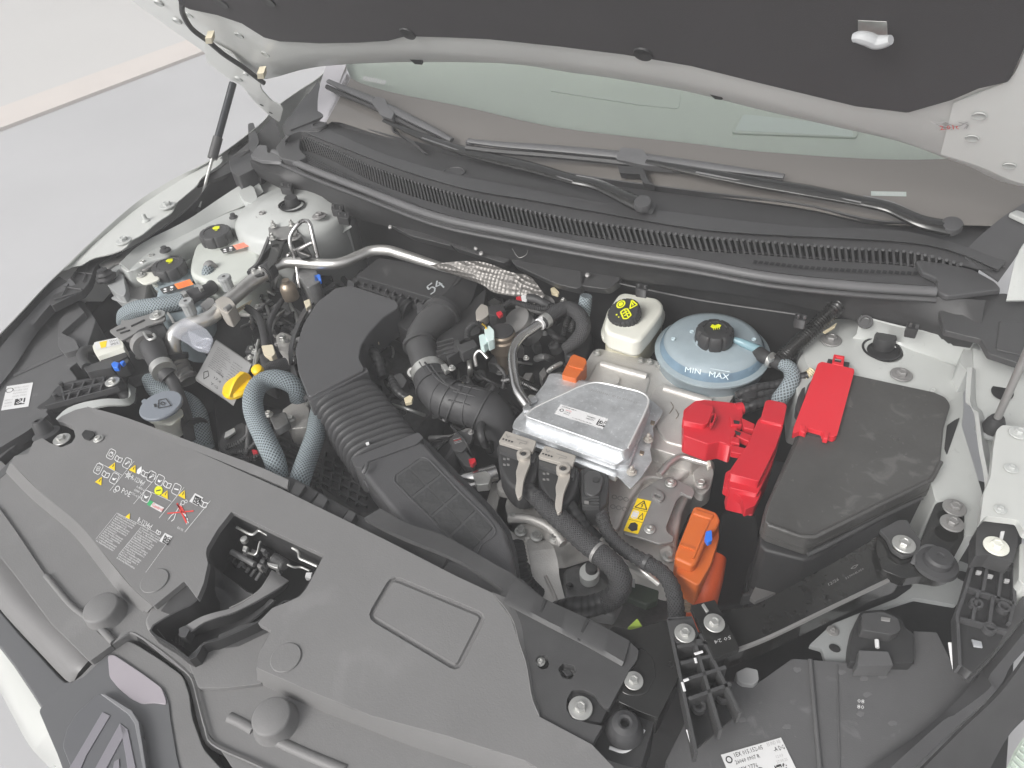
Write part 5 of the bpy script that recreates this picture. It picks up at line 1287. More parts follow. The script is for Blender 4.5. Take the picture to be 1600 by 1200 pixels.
# ribbed casting beside the bellows, between the two braided hoses
slab('rib_casting', [(395, 640), (490, 640), (560, 740), (580, 800), (520, 790), (440, 740), (400, 690)], -.15, .06, blkd, en, r=4, bev=.005)
for i in range(9): rib(en, (405 + i * 18, 650 + i * 10), (380 + i * 18, 700 + i * 10), -.14, .002, .02, blk)
for i in range(5): rib(en, (395 + i * 6, 660 + i * 14), (560 + i * 2, 745 + i * 12), -.14, .002, .02, blk)
slab('rib_casting', [(500, 700), (570, 740), (600, 800), (560, 800), (500, 760)], -.12, .04, blkd, en, r=4, bev=.005)
for i in range(5): rib(en, (508 + i * 14, 705 + i * 10), (500 + i * 14, 756 + i * 8), -.113, .002, .015, blk)
for i in range(4): rib(en, (500, 712 + i * 13), (572, 748 + i * 14), -.113, .002, .015, blk)
# control unit at the left by the cover edge
slab('control_box', [(342, 692), (350, 676), (378, 660), (392, 668), (398, 700), (410, 720), (420, 740), (395, 735), (360, 712), (345, 704)], -.06, .05, blkd, en, r=3, bev=.004)
slab('control_clip', [(350, 684), (352, 675), (366, 668), (368, 674), (356, 682)], -.05, .006, zinc, en, bev=.001)
for a_, b_ in (((352, 700), (395, 672)), ((362, 708), (404, 690)), ((372, 716), (412, 708)), ((380, 722), (388, 666))): tube('cable', [(*a_, -.05), ((a_[0] + b_[0]) / 2 + 3, (a_[1] + b_[1]) / 2 + 4, -.045), (*b_, -.055)], .005, blk, en, n=8, amp=.001, pitch=.004)
slab('red_lock', [(393, 702), (402, 703), (403, 708), (395, 709)], -.04, .006, redm, en, bev=.001)
# metal parts on the left of the elbow duct
for q, z, h, m in (([(392, 520), (404, 505), (430, 515), (440, 560), (425, 600), (405, 590)], -.1, .05, castd), ([(430, 525), (440, 518), (468, 530), (462, 556), (436, 548)], -.06, .04, cast),
                   ([(420, 480), (445, 470), (475, 490), (465, 515), (430, 505)], -.09, .04, castd), ([(440, 640), (470, 620), (485, 640), (480, 668), (450, 670)], -.1, .05, cast),
                   ([(420, 650), (446, 642), (452, 660), (430, 672)], -.08, .02, castd), ([(470, 430), (520, 430), (500, 470), (470, 460)], -.08, .05, blkd)):
    slab('cast_piece', q, z, h, m, en, r=4, bev=.005)
bolt(443, 530, -.058, 8, en, zinc, 'flange'); bolt(420, 648, -.07, 7, en, zinc); bolt(455, 655, -.09, 7, en, zinc)
for pts, r_, m in (([(385, 480, -.03), (404, 496, -.01), (412, 520, -.01), (416, 545, -.02)], .009, blkd), ([(440, 470, -.02), (428, 490, -.01), (420, 510, -.015), (424, 540, -.03), (438, 560, -.05)], .007, weave),
                   ([(400, 548, -.04), (404, 530, -.03), (398, 560, -.05), (396, 580, -.05)], .003, zinc), ([(446, 570, -.04), (425, 575, -.03), (412, 590, -.04)], .016, weave),
                   ([(415, 556, -.02), (418, 575, -.03), (422, 600, -.05)], .013, blkd)):
    tube('harness', pts, r_, m, en, n=12)
slab('cream_plug', [(408, 540), (426, 538), (430, 552), (424, 558), (412, 554)], -.005, .02, cream, en, r=2, bev=.003)
slab('cream_plug', [(474, 470), (484, 466), (486, 476), (478, 482)], -.02, .01, cream, en, bev=.002)
for i in range(230):
    u, v = rs.uniform(560, 905), rs.uniform(465, 700)
    if rs.random() < .35: u, v = rs.uniform(430, 560), rs.uniform(430, 560)
    z = rs.uniform(-.15, -.075)
    a_ = rs.uniform(0, 3.14); l_ = rs.uniform(8, 34)
    du, dv = math.cos(a_) * l_, math.sin(a_) * l_
    k = rs.random()
    m = pick((blkd, blkd, blk, deep, castd, castd, rub, steel, zinc, blkg))
    if k < .45: tube('harness', [(u - du, v - dv, z), (u + rs.uniform(-8, 8), v + rs.uniform(-8, 8), z + .02), (u + du, v + dv, z - .01)], rs.uniform(.002, .008), m, en, n=10, **({'amp': .001, 'pitch': .004} if rs.random() < .4 else {}))
    elif k < .7:
        s_ = rs.uniform(7, 16)
        slab('housing_piece', [(u + math.cos(a_ + j * 1.57) * s_ * (1 if j % 2 else .6), v + math.sin(a_ + j * 1.57) * s_ * (1 if j % 2 else .6)) for j in range(4)], z, .03, m, en, bev=.003)
    elif k < .85: lathe('round_boss', (u, v, z), [(.014, -.02), (.014, 0), (.011, .004), (.006, .004), (.005, 0)], m, en, n=20, nrm=(rs.uniform(-.6, .6), rs.uniform(-.7, 0), 1))
    else: bolt(u, v, z + .01, rs.uniform(4, 7), en, pick((steel, castd, zinc)))
for i in range(120):
    u, v = rs.uniform(385, 500), rs.uniform(430, 620)
    z = rs.uniform(-.11, -.05); a_ = rs.uniform(0, 3.14); l_ = rs.uniform(5, 22)
    du, dv = math.cos(a_) * l_, math.sin(a_) * l_
    m = pick((blkd, blk, castd, castd, cast, steel, zinc, rub, blkg))
    k = rs.random()
    if k < .5: tube('harness', [(u - du, v - dv, z), (u + rs.uniform(-5, 5), v + rs.uniform(-5, 5), z + .015), (u + du, v + dv, z - .01)], rs.uniform(.002, .006), m, en, n=8)
    elif k < .8: slab('housing_piece', [(u + math.cos(a_ + j * 1.57) * l_ * .5 * (1 if j % 2 else .6), v + math.sin(a_ + j * 1.57) * l_ * .5 * (1 if j % 2 else .6)) for j in range(4)], z, .02, m, en, bev=.002)
    else: bolt(u, v, z, rs.uniform(3, 6), en, pick((steel, zinc, castd)))
for q in ([(577, 537), (590, 530), (592, 534), (580, 541)], [(716, 601), (722, 597), (727, 599), (722, 608)], [(631, 622), (640, 617), (645, 620), (643, 628), (633, 630)], [(860, 450), (866, 448), (874, 456), (872, 460), (862, 457)], [(624, 820), (632, 818), (640, 830), (632, 832)]):
    slab('yellow_tab', q, -.04 if q[0][0] != 860 else .0, .008, creamt, en, bev=.001)
tube('cable_bundle', [(572, 530, -.06), (578, 545, -.04), (590, 560, -.04), (598, 590, -.06)], .011, tape, en, n=14)
tube('cable_bundle', [(612, 590, -.06), (620, 610, -.05), (640, 625, -.06)], .009, tape, en, n=12)
slab('plug_body', [(612, 588), (626, 582), (636, 594), (630, 606), (616, 604)], -.05, .03, blk, en, r=2, bev=.003)
# duct parts
du_ = T('air_duct', 'wide black air intake duct with flat elbow, pleated bellows and felt grid', 'air duct', P(560, 640, -.03))
el = [(525, 449), (550, 446), (610, 466), (621, 471), (623, 480), (600, 495), (578, 518), (564, 540), (561, 560), (570, 577), (482, 621), (466, 582), (461, 545), (474, 505), (495, 472)]
slab('elbow', el, .002, .075, duct, du_, r=5, bev=.02, seg=6)
loft('elbow_flange', [[(482, 622, -.045), (464, 585, -.045), (458, 545, -.045), (471, 504, -.045), (493, 470, -.045), (524, 446, -.045)], [(478, 628, -.05), (457, 588, -.05), (452, 545, -.05), (466, 500, -.05), (489, 465, -.05), (522, 441, -.05)]], duct, du_, n=30, th=.004)
slab('elbow_cuff', [(478, 618), (571, 573), (576, 580), (484, 628)], -.004, .07, duct, du_, r=2, bev=.004)
tube('spigot', [(600, 487, -.035), (622, 486, -.04), (640, 492, -.045)], [.036, .034, .034], blkd, du_, n=24, amp=.0015, pitch=.012)
def arch(L2, R2, z, h, off):
    l_, r_ = P(*L2, z), P(*R2, z)
    x_ = (r_ - l_); W = x_.length; x_ = x_ / W
    U_ = Vector((0, 0, 1))
    k = min(.03, W * .25)
    return [l_ - x_ * off - U_ * h, l_ - x_ * off - U_ * k, l_ - x_ * off * .7 + x_ * k * .3 - U_ * (k * .3 - off * .7), l_ + x_ * k + U_ * off, l_ + x_ * W * .5 + U_ * (off + .001), r_ - x_ * k + U_ * off,
            r_ + x_ * off * .7 - x_ * k * .3 - U_ * (k * .3 - off * .7), r_ + x_ * off - U_ * k, r_ + x_ * off - U_ * h]
rows = []
NB = 11
for i in range(NB * 10 + 1):
    t = i / (NB * 10)
    L2 = Vector((486, 626)).lerp(Vector((549, 716)), t)
    R2 = Vector((579, 586)).lerp(Vector((655, 678)), t)
    rows.append(arch(L2, R2, -.012 - .018 * t, .07, .0125 * (abs(math.sin(t * NB * math.pi)) ** .75 - .5)))
V, F = [], []
n_ = 26
rr2 = [cr(r_, n_) for r_ in rows]
V = [p for r_ in rr2 for p in r_]
F = [[i * n_ + j, i * n_ + j + 1, (i + 1) * n_ + j + 1, (i + 1) * n_ + j] for i in range(len(rr2) - 1) for j in range(n_ - 1)]
obj('bellows', V, F, rub, du_, ang=80)
lo = [(560, 722), (575, 711), (640, 683), (661, 688), (694, 724), (762, 791), (790, 826), (802, 866), (808, 906), (790, 918), (740, 890), (680, 866), (650, 838), (603, 786), (568, 742)]
slab('lower_duct', lo, -.028, .075, duct, du_, r=8, bev=.012, seg=5)
slab('duct_seam', [(556, 727), (575, 708), (642, 678), (666, 686), (698, 720), (767, 789), (796, 824), (808, 866), (813, 908), (792, 930), (740, 900), (676, 872), (645, 842), (598, 790), (563, 746)], -.058, .008, duct, du_, r=8, bev=.003)
slab('lower_cuff', [(548, 716), (654, 675), (662, 684), (650, 694), (572, 722), (566, 732), (556, 730)], -.024, .07, duct, du_, r=3, bev=.006)
tube('cuff_clip', [(567, 739, -.02), (572, 731, -.014), (574, 724, -.014)], .004, duct, du_, n=8)
slab('white_mark', [(571, 692), (576, 690), (577, 694), (573, 696)], -.0215, .003, paper, du_, bev=0)
GA, GB, GC, GD = Vector((613, 748)), Vector((664, 713)), Vector((733, 868)), Vector((772, 826))
def gp(s_, t_): 
    q = GA.lerp(GB, s_).lerp(GC.lerp(GD, s_), t_)
    return (q.x, q.y)
tube('grid_rim', [(*gp(*q), -.0275) for q in ((.12, -.015), (0, .03), (-.02, .1), (-.02, .5), (-.02, 1.0), (.5, 1.02), (1.02, 1.0), (1.02, .5), (1.02, .1), (1, .03), (.88, -.015), (.5, -.015), (.12, -.015))], .0016, duct, du_, n=6)
for i in range(4):
    for j in range(2):
        s0, s1, t0, t1 = .03 + j * .49, .48 + j * .49, .01 + i * .25, .235 + i * .25
        pts = [gp(s0, t0), gp(s1, t0), gp(s1, t1), gp(s0, t1)]
        if i == 0 and j == 0: pts = [gp(s0 + .12, t0), gp(s1, t0), gp(s1, t1), gp(s0, t1), gp(s0, t0 + .05)]
        if i == 0 and j == 1: pts = [gp(s0, t0), gp(s1 - .12, t0), gp(s1, t0 + .05), gp(s1, t1), gp(s0, t1)]
        slab('felt_pad', pts, -.0268, .003, foam, du_, r=2, bev=.0008)
# air filter box
ab = T('air_filter_box', 'black air filter box with a ribbed lid edge and chalked number 54', 'air filter box', P(650, 450, -.05))
lid = [(590, 402), (600, 399), (676, 416), (735, 434), (752, 444), (752, 458), (716, 486), (690, 480), (682, 470), (556, 432)]
slab('filter_lid', [(592, 402), (676, 417), (724, 431), (715, 442), (683, 468), (556, 431)], .0, .02, blkd, ab, r=4, bev=.006, seg=3)
loft('lid_slope', [[(715, 432, -.001), (700, 453, -.001), (682, 470, -.001)], [(745, 442, -.02), (735, 470, -.03), (715, 500, -.045)], [(755, 450, -.06), (745, 480, -.07), (722, 510, -.08)]], blkd, ab, n=14, th=.006)
slab('lid_flange', [(553, 436), (560, 430), (684, 470), (715, 484), (712, 496), (664, 480), (640, 474), (548, 444)], -.022, .012, blk, ab, r=2, bev=.002)
for i in range(11):
    t = i / 10
    rib(ab, (561 + t * 117, 432 + t * 37), (556 + t * 115, 440 + t * 37), -.012, .0018, .012, cowl)
slab('filter_body', [(548, 444), (664, 482), (712, 496), (735, 470), (760, 450), (750, 520), (700, 540), (640, 520), (600, 490), (545, 455)], -.035, .12, blkd, ab, r=4, bev=.008)
for u, v in ((548, 440), (657, 476)): slab('lid_clip', [(u - 5, v - 4), (u + 6, v), (u + 4, v + 14), (u - 6, v + 10)], -.01, .02, cowl, ab, r=2, bev=.002)
d = Decal((664, 446), (692, 434), (670, 462), .0, 'chalk_number', ab, off=.001)
ck = mat('faint_chalk', (.42, .44, .45), .8)
d.outline([(.38, .08), (.08, .2), (.1, .52), (.3, .4), (.42, .62), (.34, .9), (.1, .98)], .09, ck, 0, close=False)
d.outline([(.85, .5), (.5, .55), (.66, .08)], .09, ck, 0, close=False); d.line(.72, .28, .86, .9, .09, ck, 0); d.done()
# intake hose
ih = T('intake_hose', 'black intake pipe and ribbed rubber elbow joined by a bright band clamp', 'hose', P(690, 580, -.05))
tube('outlet_ring', [(697, 484, -.02), (690, 492, -.022)], .042, blkd, ih, n=32)
tube('outlet_ring', [(690, 490, -.022), (687, 495, -.023)], .045, blk, ih, n=32)
tube('upper_pipe', [(692, 489, -.022), (682, 500, -.022), (668, 512, -.025), (659, 526, -.03), (656, 540, -.035)], [.04, .037, .035, .034, .034], blk, ih, n=32)
tube('joint_ring', [(656, 536, -.034), (657, 541, -.036)], .038, blk, ih, n=32)
tube('meter_pipe', [(657, 540, -.036), (662, 555, -.04), (667, 572, -.045), (669, 582, -.048)], [.033, .032, .032, .033], blk, ih, n=32)
tube('band_clamp', [(669, 578, -.048), (673, 588, -.05)], .0385, zinc, ih, n=36)
slab('clamp_screw_box', [(688, 569), (697, 567), (702, 576), (695, 580)], -.01, .012, zinc, ih, bev=.002)
bolt(706, 576, -.008, 6, ih, zinc, 'flange')
tube('rubber_elbow', [(672, 586, -.05), (677, 600, -.052), (688, 616, -.055), (705, 626, -.058), (726, 632, -.06), (748, 638, -.065), (768, 648, -.08), (780, 668, -.11), (786, 700, -.16)], [.037, .039, .041, .041, .042, .043, .042, .038, .036], rub, ih, n=40)
for q in (((703, 624, -.0575), (705, 625, -.058)), ((712, 628, -.058), (714, 629, -.059)), ((776, 658, -.1), (778, 662, -.105)), ((752, 640, -.067), (754, 641, -.068)), ((736, 635, -.063), (738, 635.5, -.063)), ((680, 605, -.053), (681, 607, -.053)), ((692, 619, -.056), (694, 620, -.056))):
    tube('hoop_rib', q, .0445 if q[0][0] > 700 else .0425, rub, ih, n=36)
for k in (-30, -8, 14):
    base_ = [(672, 590, -.05), (677, 602, -.052), (688, 617, -.055), (705, 627, -.058)]
    tube('long_rib', [Vector(PT(p)) + Vector((math.sin(math.radians(k + 10 * i)) * .041, -.012 * i * 0, math.cos(math.radians(k)) * .0405)) for i, p in enumerate(base_)], .0022, rub, ih, n=6, wpts=True)
for k in (-40, -12, 16):
    base_ = [(716, 630, -.059), (732, 634, -.062), (750, 639, -.066), (764, 646, -.078)]
    tube('long_rib', [Vector(PT(p)) + Vector((0, math.sin(math.radians(k)) * .043, math.cos(math.radians(k)) * .0425)) for p in base_], .0022, rub, ih, n=6, wpts=True)
# sensors around
sn = T('air_sensor', 'black plug sensor on the intake pipe with a pale green connector', 'sensor', P(740, 530, -.03))
slab('sensor_body', [(690, 545), (715, 530), (722, 545), (700, 560)], -.02, .03, blk, sn, r=2, bev=.003)
for i in range(4): rib(sn, (682, 535 + i * 7), (708, 528 + i * 7), -.015, .002, .02, blk)
slab('sensor_plug', [(714, 540), (740, 530), (746, 540), (722, 552)], -.012, .025, blk, sn, r=2, bev=.003)
tube('sensor_wire', [(730, 530, -.0), (732, 514, .012), (742, 506, .015), (752, 508, .012), (758, 514, .008)], .0065, blkd, sn, n=12, amp=.0012, pitch=.004)
tube('yellow_wire', [(752, 506, .016), (757, 509, .014), (760, 514, .01)], .002, yel, sn, n=6)
slab('pale_connector', [(756, 512), (764, 508), (772, 516), (772, 530), (762, 534), (758, 524)], .01, .025, mat('pale_mint_plastic', (.6, .72, .7), .4), sn, r=2, bev=.003)
slab('pale_connector', [(748, 524), (756, 521), (762, 534), (756, 540), (750, 536)], .006, .02, mat('mint_plastic', (.55, .68, .66), .4), sn, r=2, bev=.003)
pu = T('fuel_pump', 'bronze-coloured cylindrical pump with dark round lid and bolted foot', 'pump', P(785, 530, -.04))
c_ = P(784, 516, -.0)
lathe('pump_body', c_ + Vector((0, 0, -.03)), [(.03, -.02), (.031, 0), (.0315, .01), (.028, .013), (.028, .022), (.024, .026), (.002, .026)], bronze, pu, n=36)
lathe('pump_lid', c_ + Vector((0, 0, -.003)), [(.026, 0), (.025, .003), (.002, .004)], blkd, pu, n=36)
lathe('pump_neck', c_ + Vector((0, 0, -.11)), [(.018, 0), (.018, .05), (.026, .065)], bronze, pu, n=30)
slab('pump_foot', [(770, 550), (782, 544), (796, 550), (792, 562), (778, 562)], -.1, .01, bronze, pu, r=3, bev=.003)
bolt(785, 551, -.095, 7, pu, zinc)
slab('bracket_clip', [(743, 485), (752, 474), (762, 478), (764, 492), (752, 500), (744, 500)], -.005, .02, castb, pu, r=3, bev=.003)
slab('plug', [(762, 478), (784, 474), (790, 486), (776, 492), (764, 492)], .005, .03, blkd, pu, r=2, bev=.003)
slab('red_lock', [(775, 488), (782, 485), (786, 490), (780, 494)], .012, .008, redm, pu, bev=.001)
tube('pump_pipe', [(762, 560, -.03), (750, 548, -.02), (742, 556, -.03), (744, 572, -.05)], .004, satin, pu, n=8)
lathe('round_housing', (806, 500, -.04), [(.034, -.03), (.036, -.01), (.034, 0), (.02, .003), (.002, .003)], steel, pu, n=32, nrm=(-.3, -.4, .8))
lathe('round_housing', (820, 512, -.05), [(.03, -.03), (.03, -.01), (.028, 0), (.01, .003), (.002, .003)], castd, pu, n=32, nrm=(-.3, -.4, .8))
# throttle position sensor etc below the elbow
bs = T('boost_sensor', 'black sensor with red lock tab fixed below the rubber elbow', 'sensor', P(720, 690, -.1))
slab('sensor_plate', [(702, 686), (716, 672), (740, 678), (736, 692), (722, 706), (708, 704)], -.075, .012, blk, bs, r=3, bev=.002)
slab('sensor_stem', [(708, 704), (722, 698), (742, 720), (736, 730), (726, 728)], -.08, .02, blk, bs, r=3, bev=.003)
slab('red_lock', [(732, 717), (742, 715), (744, 720), (738, 726), (734, 724)], -.07, .01, redm, bs, bev=.001)
bolt(736, 676, -.075, 5, bs, steel)
d = Decal((706, 686), (720, 682), (710, 696), -.075, 'sensor_print', bs, off=.001); [d.line(.1, .2 + i * .2, .9, .2 + i * .2, .06, prnr if i == 1 else prng, 0) for i in range(4)]; d.done()
tp2 = tag(tube('aluminium_tube', [(700, 760, -.12), (740, 748, -.1), (775, 738, -.1)], .016, pol, None, n=18), 'short bright tube end between the felt grid duct and black connectors', 'tube')
slab('tube_clamp', [(738, 740), (760, 735), (768, 744), (764, 756), (744, 758)], -.08, .02, zinc, tp2, r=3, bev=.002)
dk = T('drum_housing', 'black round housing below the bellows end', 'housing', P(680, 700, -.12))
lathe('drum', (684, 706, -.09), [(.04, -.04), (.042, -.01), (.038, 0), (.03, .002), (.028, -.002), (.002, -.002)], blkd, dk, n=36, nrm=(-.35, -.2, 1))
# heat shield
hs_ = tag(loft('heat_shield', [[(672, 414, .03), (710, 409, .04), (755, 410, .04), (800, 426, .04), (828, 432, .03), (852, 462, .015)], [(690, 422, .02), (730, 426, .025), (760, 430, .025), (800, 444, .025), (822, 448, .02), (846, 468, .01)], [(730, 436, .0), (752, 444, .0), (770, 456, .0), (796, 462, .0), (815, 464, .0), (835, 475, .0)]], perf, None, n=30, th=.002, ang=70), 'dimpled bright heat shield behind the air filter box', 'heat shield')
for u, v in ((806, 436), (812, 455), (846, 462)): bolt(u, v, .005, 4, hs_, zinc)
slab('shield_bracket', [(815, 450), (820, 446), (862, 464), (868, 472), (858, 478), (820, 460)], .0, .012, steel, hs_, r=3, bev=.003)
slab('white_plug', [(814, 461), (822, 460), (824, 470), (816, 472)], .01, .016, paper, hs_, r=2, bev=.003)
slab('red_plug', [(806, 464), (813, 462), (815, 469), (808, 471)], .008, .01, redm, hs_, bev=.001)
tube('plug_cable', [(824, 466, .005), (838, 468, .005), (850, 474, 0), (860, 480, 0)], .011, blkd, hs_, n=12)
tube('long_harness', [(786, 478, .0), (800, 472, .005), (826, 478, .005), (850, 482, .0), (872, 478, -.0)], .006, blkd, hs_, n=10, amp=.001, pitch=.004)
# bright coolant pipe and hose
cp = T('coolant_pipe', 'polished S-bent pipe with clamped rubber hose beside the silver control unit', 'pipe', P(808, 570, -.03))
tube('pipe', [(846, 505, .0), (830, 515, -.0), (814, 527, -.0), (803, 545, -.005), (801, 568, -.01), (804, 592, -.015), (809, 612, -.02), (824, 634, -.03)], .0105, pol, cp, n=20)
tube('white_ring', [(843, 507, .0), (849, 503, .0)], .0135, paper, cp, n=20)
tube('clamp', [(850, 503, .0), (856, 499, .0)], .0165, zinc, cp, n=20)
tube('rubber_hose', [(846, 506, .0), (860, 495, .0), (872, 486, .002), (886, 481, .002), (900, 487, -.0), (910, 500, -.005), (910, 518, -.02), (898, 534, -.04), (884, 545, -.06)], [.013, .0155, .016, .016, .016, .016, .016, .015, .013], weave, cp, n=20)
for u, v in ((880, 470), (822, 560)): bolt(u, v, -.02, 5, cp, zinc)
hose('braided_hose', 'short braided hose against the bulkhead left of the brake reservoir', [(916, 462, .02), (914, 475, .0), (912, 492, -.03)], [.013, .015, .014], group='grey-blue braided hoses', n=16)
hose('braided_hose', 'thick braided hose arching from the yellow cap down to the cover', [(466, 624, -.06), (462, 606, -.03), (446, 595, -.01), (424, 592, .0), (404, 602, .0), (395, 624, -.0), (399, 652, -.01), (415, 688, -.015), (430, 722, -.03), (436, 760, -.06)], [.017, .0195, .0195, .0195, .0195, .0195, .0195, .0195, .0195, .0195], group='grey-blue braided hoses', n=22)
hose('braided_hose', 'braided hose emerging under the bellows towards the cover edge', [(500, 640, -.08), (496, 660, -.06), (492, 682, -.05), (480, 716, -.05), (468, 752, -.05), (462, 780, -.07)], [.019, .019, .019, .0195, .0195, .019], group='grey-blue braided hoses', n=22)
# yellow oil cap and dipstick
oc = T('oil_cap', 'bright yellow oil filler cap with a raised finger grip', 'filler cap', P(372, 605, -.04))
lathe('cap_disc', (371, 604, -.02), [(.028, -.008), (.032, -.006), (.033, .0), (.029, .006), (.002, .008)], yel, oc, n=40, nrm=(-.1, -.1, 1))
gv = [P(356, 617, -.01), P(387, 586, -.01)]
ax = (gv[1] - gv[0]).normalized(); sd_ = ax.cross(Vector((0, 0, 1))).normalized()
V, F = [], []
N_ = 14
for i in range(N_ + 1):
    t = i / N_
    h = .004 + .022 * math.sin(min(1, t * 1.25) * math.pi * .62) * (1 if t < .85 else math.cos((t - .85) / .15 * 1.2))
    p = gv[0].lerp(gv[1], t) + Vector((0, 0, -.008))
    wd = .0035 + .008 * t
    V += [p - sd_ * wd, p - sd_ * wd * .6 + Vector((0, 0, h)), p + sd_ * wd * .6 + Vector((0, 0, h)), p + sd_ * wd]
    if i: F += [[4 * i - 4 + j, 4 * i - 3 + j, 4 * i + 1 + j, 4 * i + j] for j in range(3)]
F += [[0, 1, 2, 3], [4 * N_ + 3, 4 * N_ + 2, 4 * N_ + 1, 4 * N_]]
obj('finger_grip', V, F, yel, oc, bev=.0015, sub=0)
dp = T('dipstick', 'small yellow dipstick handle beside the oil filler cap', 'dipstick', P(402, 580, -.03))
lathe('handle', (401, 577, -.0), [(.010, -.012), (.0125, -.008), (.0115, .002), (.008, .005), (.001, .006)], yel, dp, n=24, nrm=(.1, -.3, 1))
slab('handle_tab', [(396, 584), (404, 580), (413, 583), (412, 592), (400, 594)], -.015, .01, yel, dp, r=2, bev=.002)
tube('dipstick_wire', [(398, 572, -.0), (400, 560, .0), (401, 545, -.01), (398, 538, -.02)], .0016, zinc, dp, n=6)

# ================================================================== INVERTER AND ELECTRONICS
iv = T('inverter', 'cast metal inverter housing with pressed lid and bolted corners', 'inverter', P(1000, 650, -.1))
slab('lower_casting', [(765, 815), (778, 760), (800, 735), (900, 700), (1000, 690), (1085, 700), (1118, 720), (1114, 746), (1082, 764), (1066, 800), (1058, 850), (1060, 880), (1052, 902), (1036, 900), (1000, 880), (965, 862), (925, 836), (880, 850), (846, 850), (800, 838)], -.125, .08, cast, iv, r=6, bev=.008, seg=3)
slab('raised_casting', [(910, 755), (960, 700), (1010, 680), (1070, 690), (1100, 716), (1060, 750), (1010, 745), (985, 780), (965, 830), (930, 820)], -.11, .03, cast, iv, r=10, bev=.008, seg=3)
slab('lid_plate', [(926, 548), (936, 544), (997, 559), (1018, 560), (1034, 567), (1044, 578), (1068, 582), (1128, 600), (1149, 603), (1146, 620), (1132, 640), (1112, 690), (1082, 716), (1058, 712), (1020, 700), (900, 640), (880, 640), (905, 584)], -.075, .05, cast, iv, r=5, bev=.005, seg=3)
slab('pressed_panel', [(932, 566), (940, 561), (1010, 581), (1017, 590), (1008, 622), (990, 640), (930, 622), (915, 598)], -.071, .008, cast, iv, r=6, bev=.004, seg=3)
slab('pressed_panel', [(1022, 606), (1034, 599), (1110, 621), (1122, 630), (1118, 650), (1104, 684), (1078, 700), (1040, 690), (1008, 640)], -.071, .008, cast, iv, r=6, bev=.004, seg=3)
tube('pressed_bead', [(940, 568, -.07), (975, 578, -.07), (1011, 588, -.07)], .0095, cast, iv, n=14, flat=.7)
tube('pressed_bead', [(1038, 606, -.07), (1075, 617, -.07), (1112, 628, -.07)], .0095, cast, iv, n=14, flat=.7)
lathe('round_boss', (955, 595, -.066), [(.018, 0), (.017, .003), (.002, .003)], cast, iv, n=24)
for u, v, m in ((933, 552, resv), (1001, 564, resv), (1015, 566, zinc), (1067, 583, resv), (1139, 605, resv), (1030, 573, blkd)): bolt(u, v, -.072, 6, iv, zinc, 'flange')
tube('scratch', [(1048, 628, -.07), (1052, 636, -.07), (1046, 646, -.07)], .0007, bronze, iv, n=5)
tube('scratch', [(1056, 640, -.07), (1060, 648, -.07), (1056, 654, -.07)], .0007, bronze, iv, n=5)
slab('casting_panel', [(1020, 716), (1035, 690), (1065, 686), (1070, 700), (1040, 718), (1026, 722)], -.106, .004, cast, iv, r=4, bev=.002)
tube('coolant_stub', [(1030, 742, -.085), (1046, 724, -.08), (1064, 714, -.078), (1084, 718, -.078), (1106, 724, -.078)], .007, satin, iv, n=14)
slab('stub_clip', [(1104, 719), (1110, 717), (1112, 727), (1106, 730)], -.068, .012, resv, iv, bev=.002)
slab('corner_lug', [(1080, 720), (1112, 724), (1116, 738), (1110, 762), (1098, 774), (1086, 768), (1084, 745)], -.12, .02, cast, iv, r=5, bev=.004)
slab('corner_lug', [(1030, 860), (1044, 850), (1056, 866), (1060, 884), (1050, 906), (1040, 890)], -.112, .03, cast, iv, r=4, bev=.004)
for u, v in ((1095, 757), (1045, 870)): bolt(u, v, -.108, 10, iv, zinc, 'flange')
for u, v in ((802, 808), (866, 841)): bolt(u, v, -.118, 8, iv, resv and zinc, 'flange')
for k, q in enumerate(((823, 828), (835, 832))): pass
tube('casting_rib', [(795, 810, -.12), (830, 812, -.115), (860, 826, -.115), (880, 850, -.12)], .009, cast, iv, n=12)
tube('casting_rib', [(935, 800, -.12), (950, 850, -.118), (975, 880, -.12), (1030, 905, -.125)], .009, cast, iv, n=12)
lathe('casting_boss', (792, 760, -.11), [(.02, -.01), (.018, .004), (.01, .004), (.009, -.002)], cast, iv, n=24)
lathe('casting_boss', (930, 822, -.115), [(.014, -.01), (.013, .004), (.003, .004)], cast, iv, n=20)
d = Decal((955, 770), (985, 776), (950, 800), -.109, 'cast_marks', iv, off=.001)
for i in range(6): d.ring(.2 + .3 * (i % 3), .2 + .5 * (i // 3), .1, .03, steel, 0, 10)
d.done()
wpl = T('warning_plate', 'grey access plate with a yellow high-voltage warning label', 'access plate', P(1030, 800, -.1))
slab('plate_sheet', [(1001, 766), (1030, 748), (1045, 744), (1076, 757), (1084, 768), (1082, 777), (1066, 773), (1058, 780), (1041, 824), (1044, 832), (1053, 838), (1052, 846), (1030, 850), (1006, 842), (974, 834), (975, 820)], -.1, .006, steel, wpl, r=3, bev=.002)
slab('raised_tab', [(1062, 768), (1076, 757), (1086, 768), (1082, 778), (1072, 774)], -.096, .006, steel, wpl, r=3, bev=.002)
slab('window_boss', [(1018, 768), (1024, 764), (1036, 770), (1038, 778), (1032, 784), (1018, 776)], -.094, .006, steel, wpl, r=3, bev=.002, holes=[[(1023, 771), (1033, 775), (1031, 779), (1022, 775)]])
for u, v in ((1048, 755), (1015, 827)): bolt(u, v, -.097, 9, wpl, zinc, 'torx')
d = Decal((996, 779), (1018, 784), (974, 830), -.1, 'warning_label', wpl, off=.0015)
d.rect(0, 0, 1, 1, yels, 0)
d.outline([(.5, .04), (.92, .28), (.08, .28)], .025, prnk); d.outline([(.55, .1), (.45, .18), (.56, .18), (.48, .25)], .02, prnk, close=False)
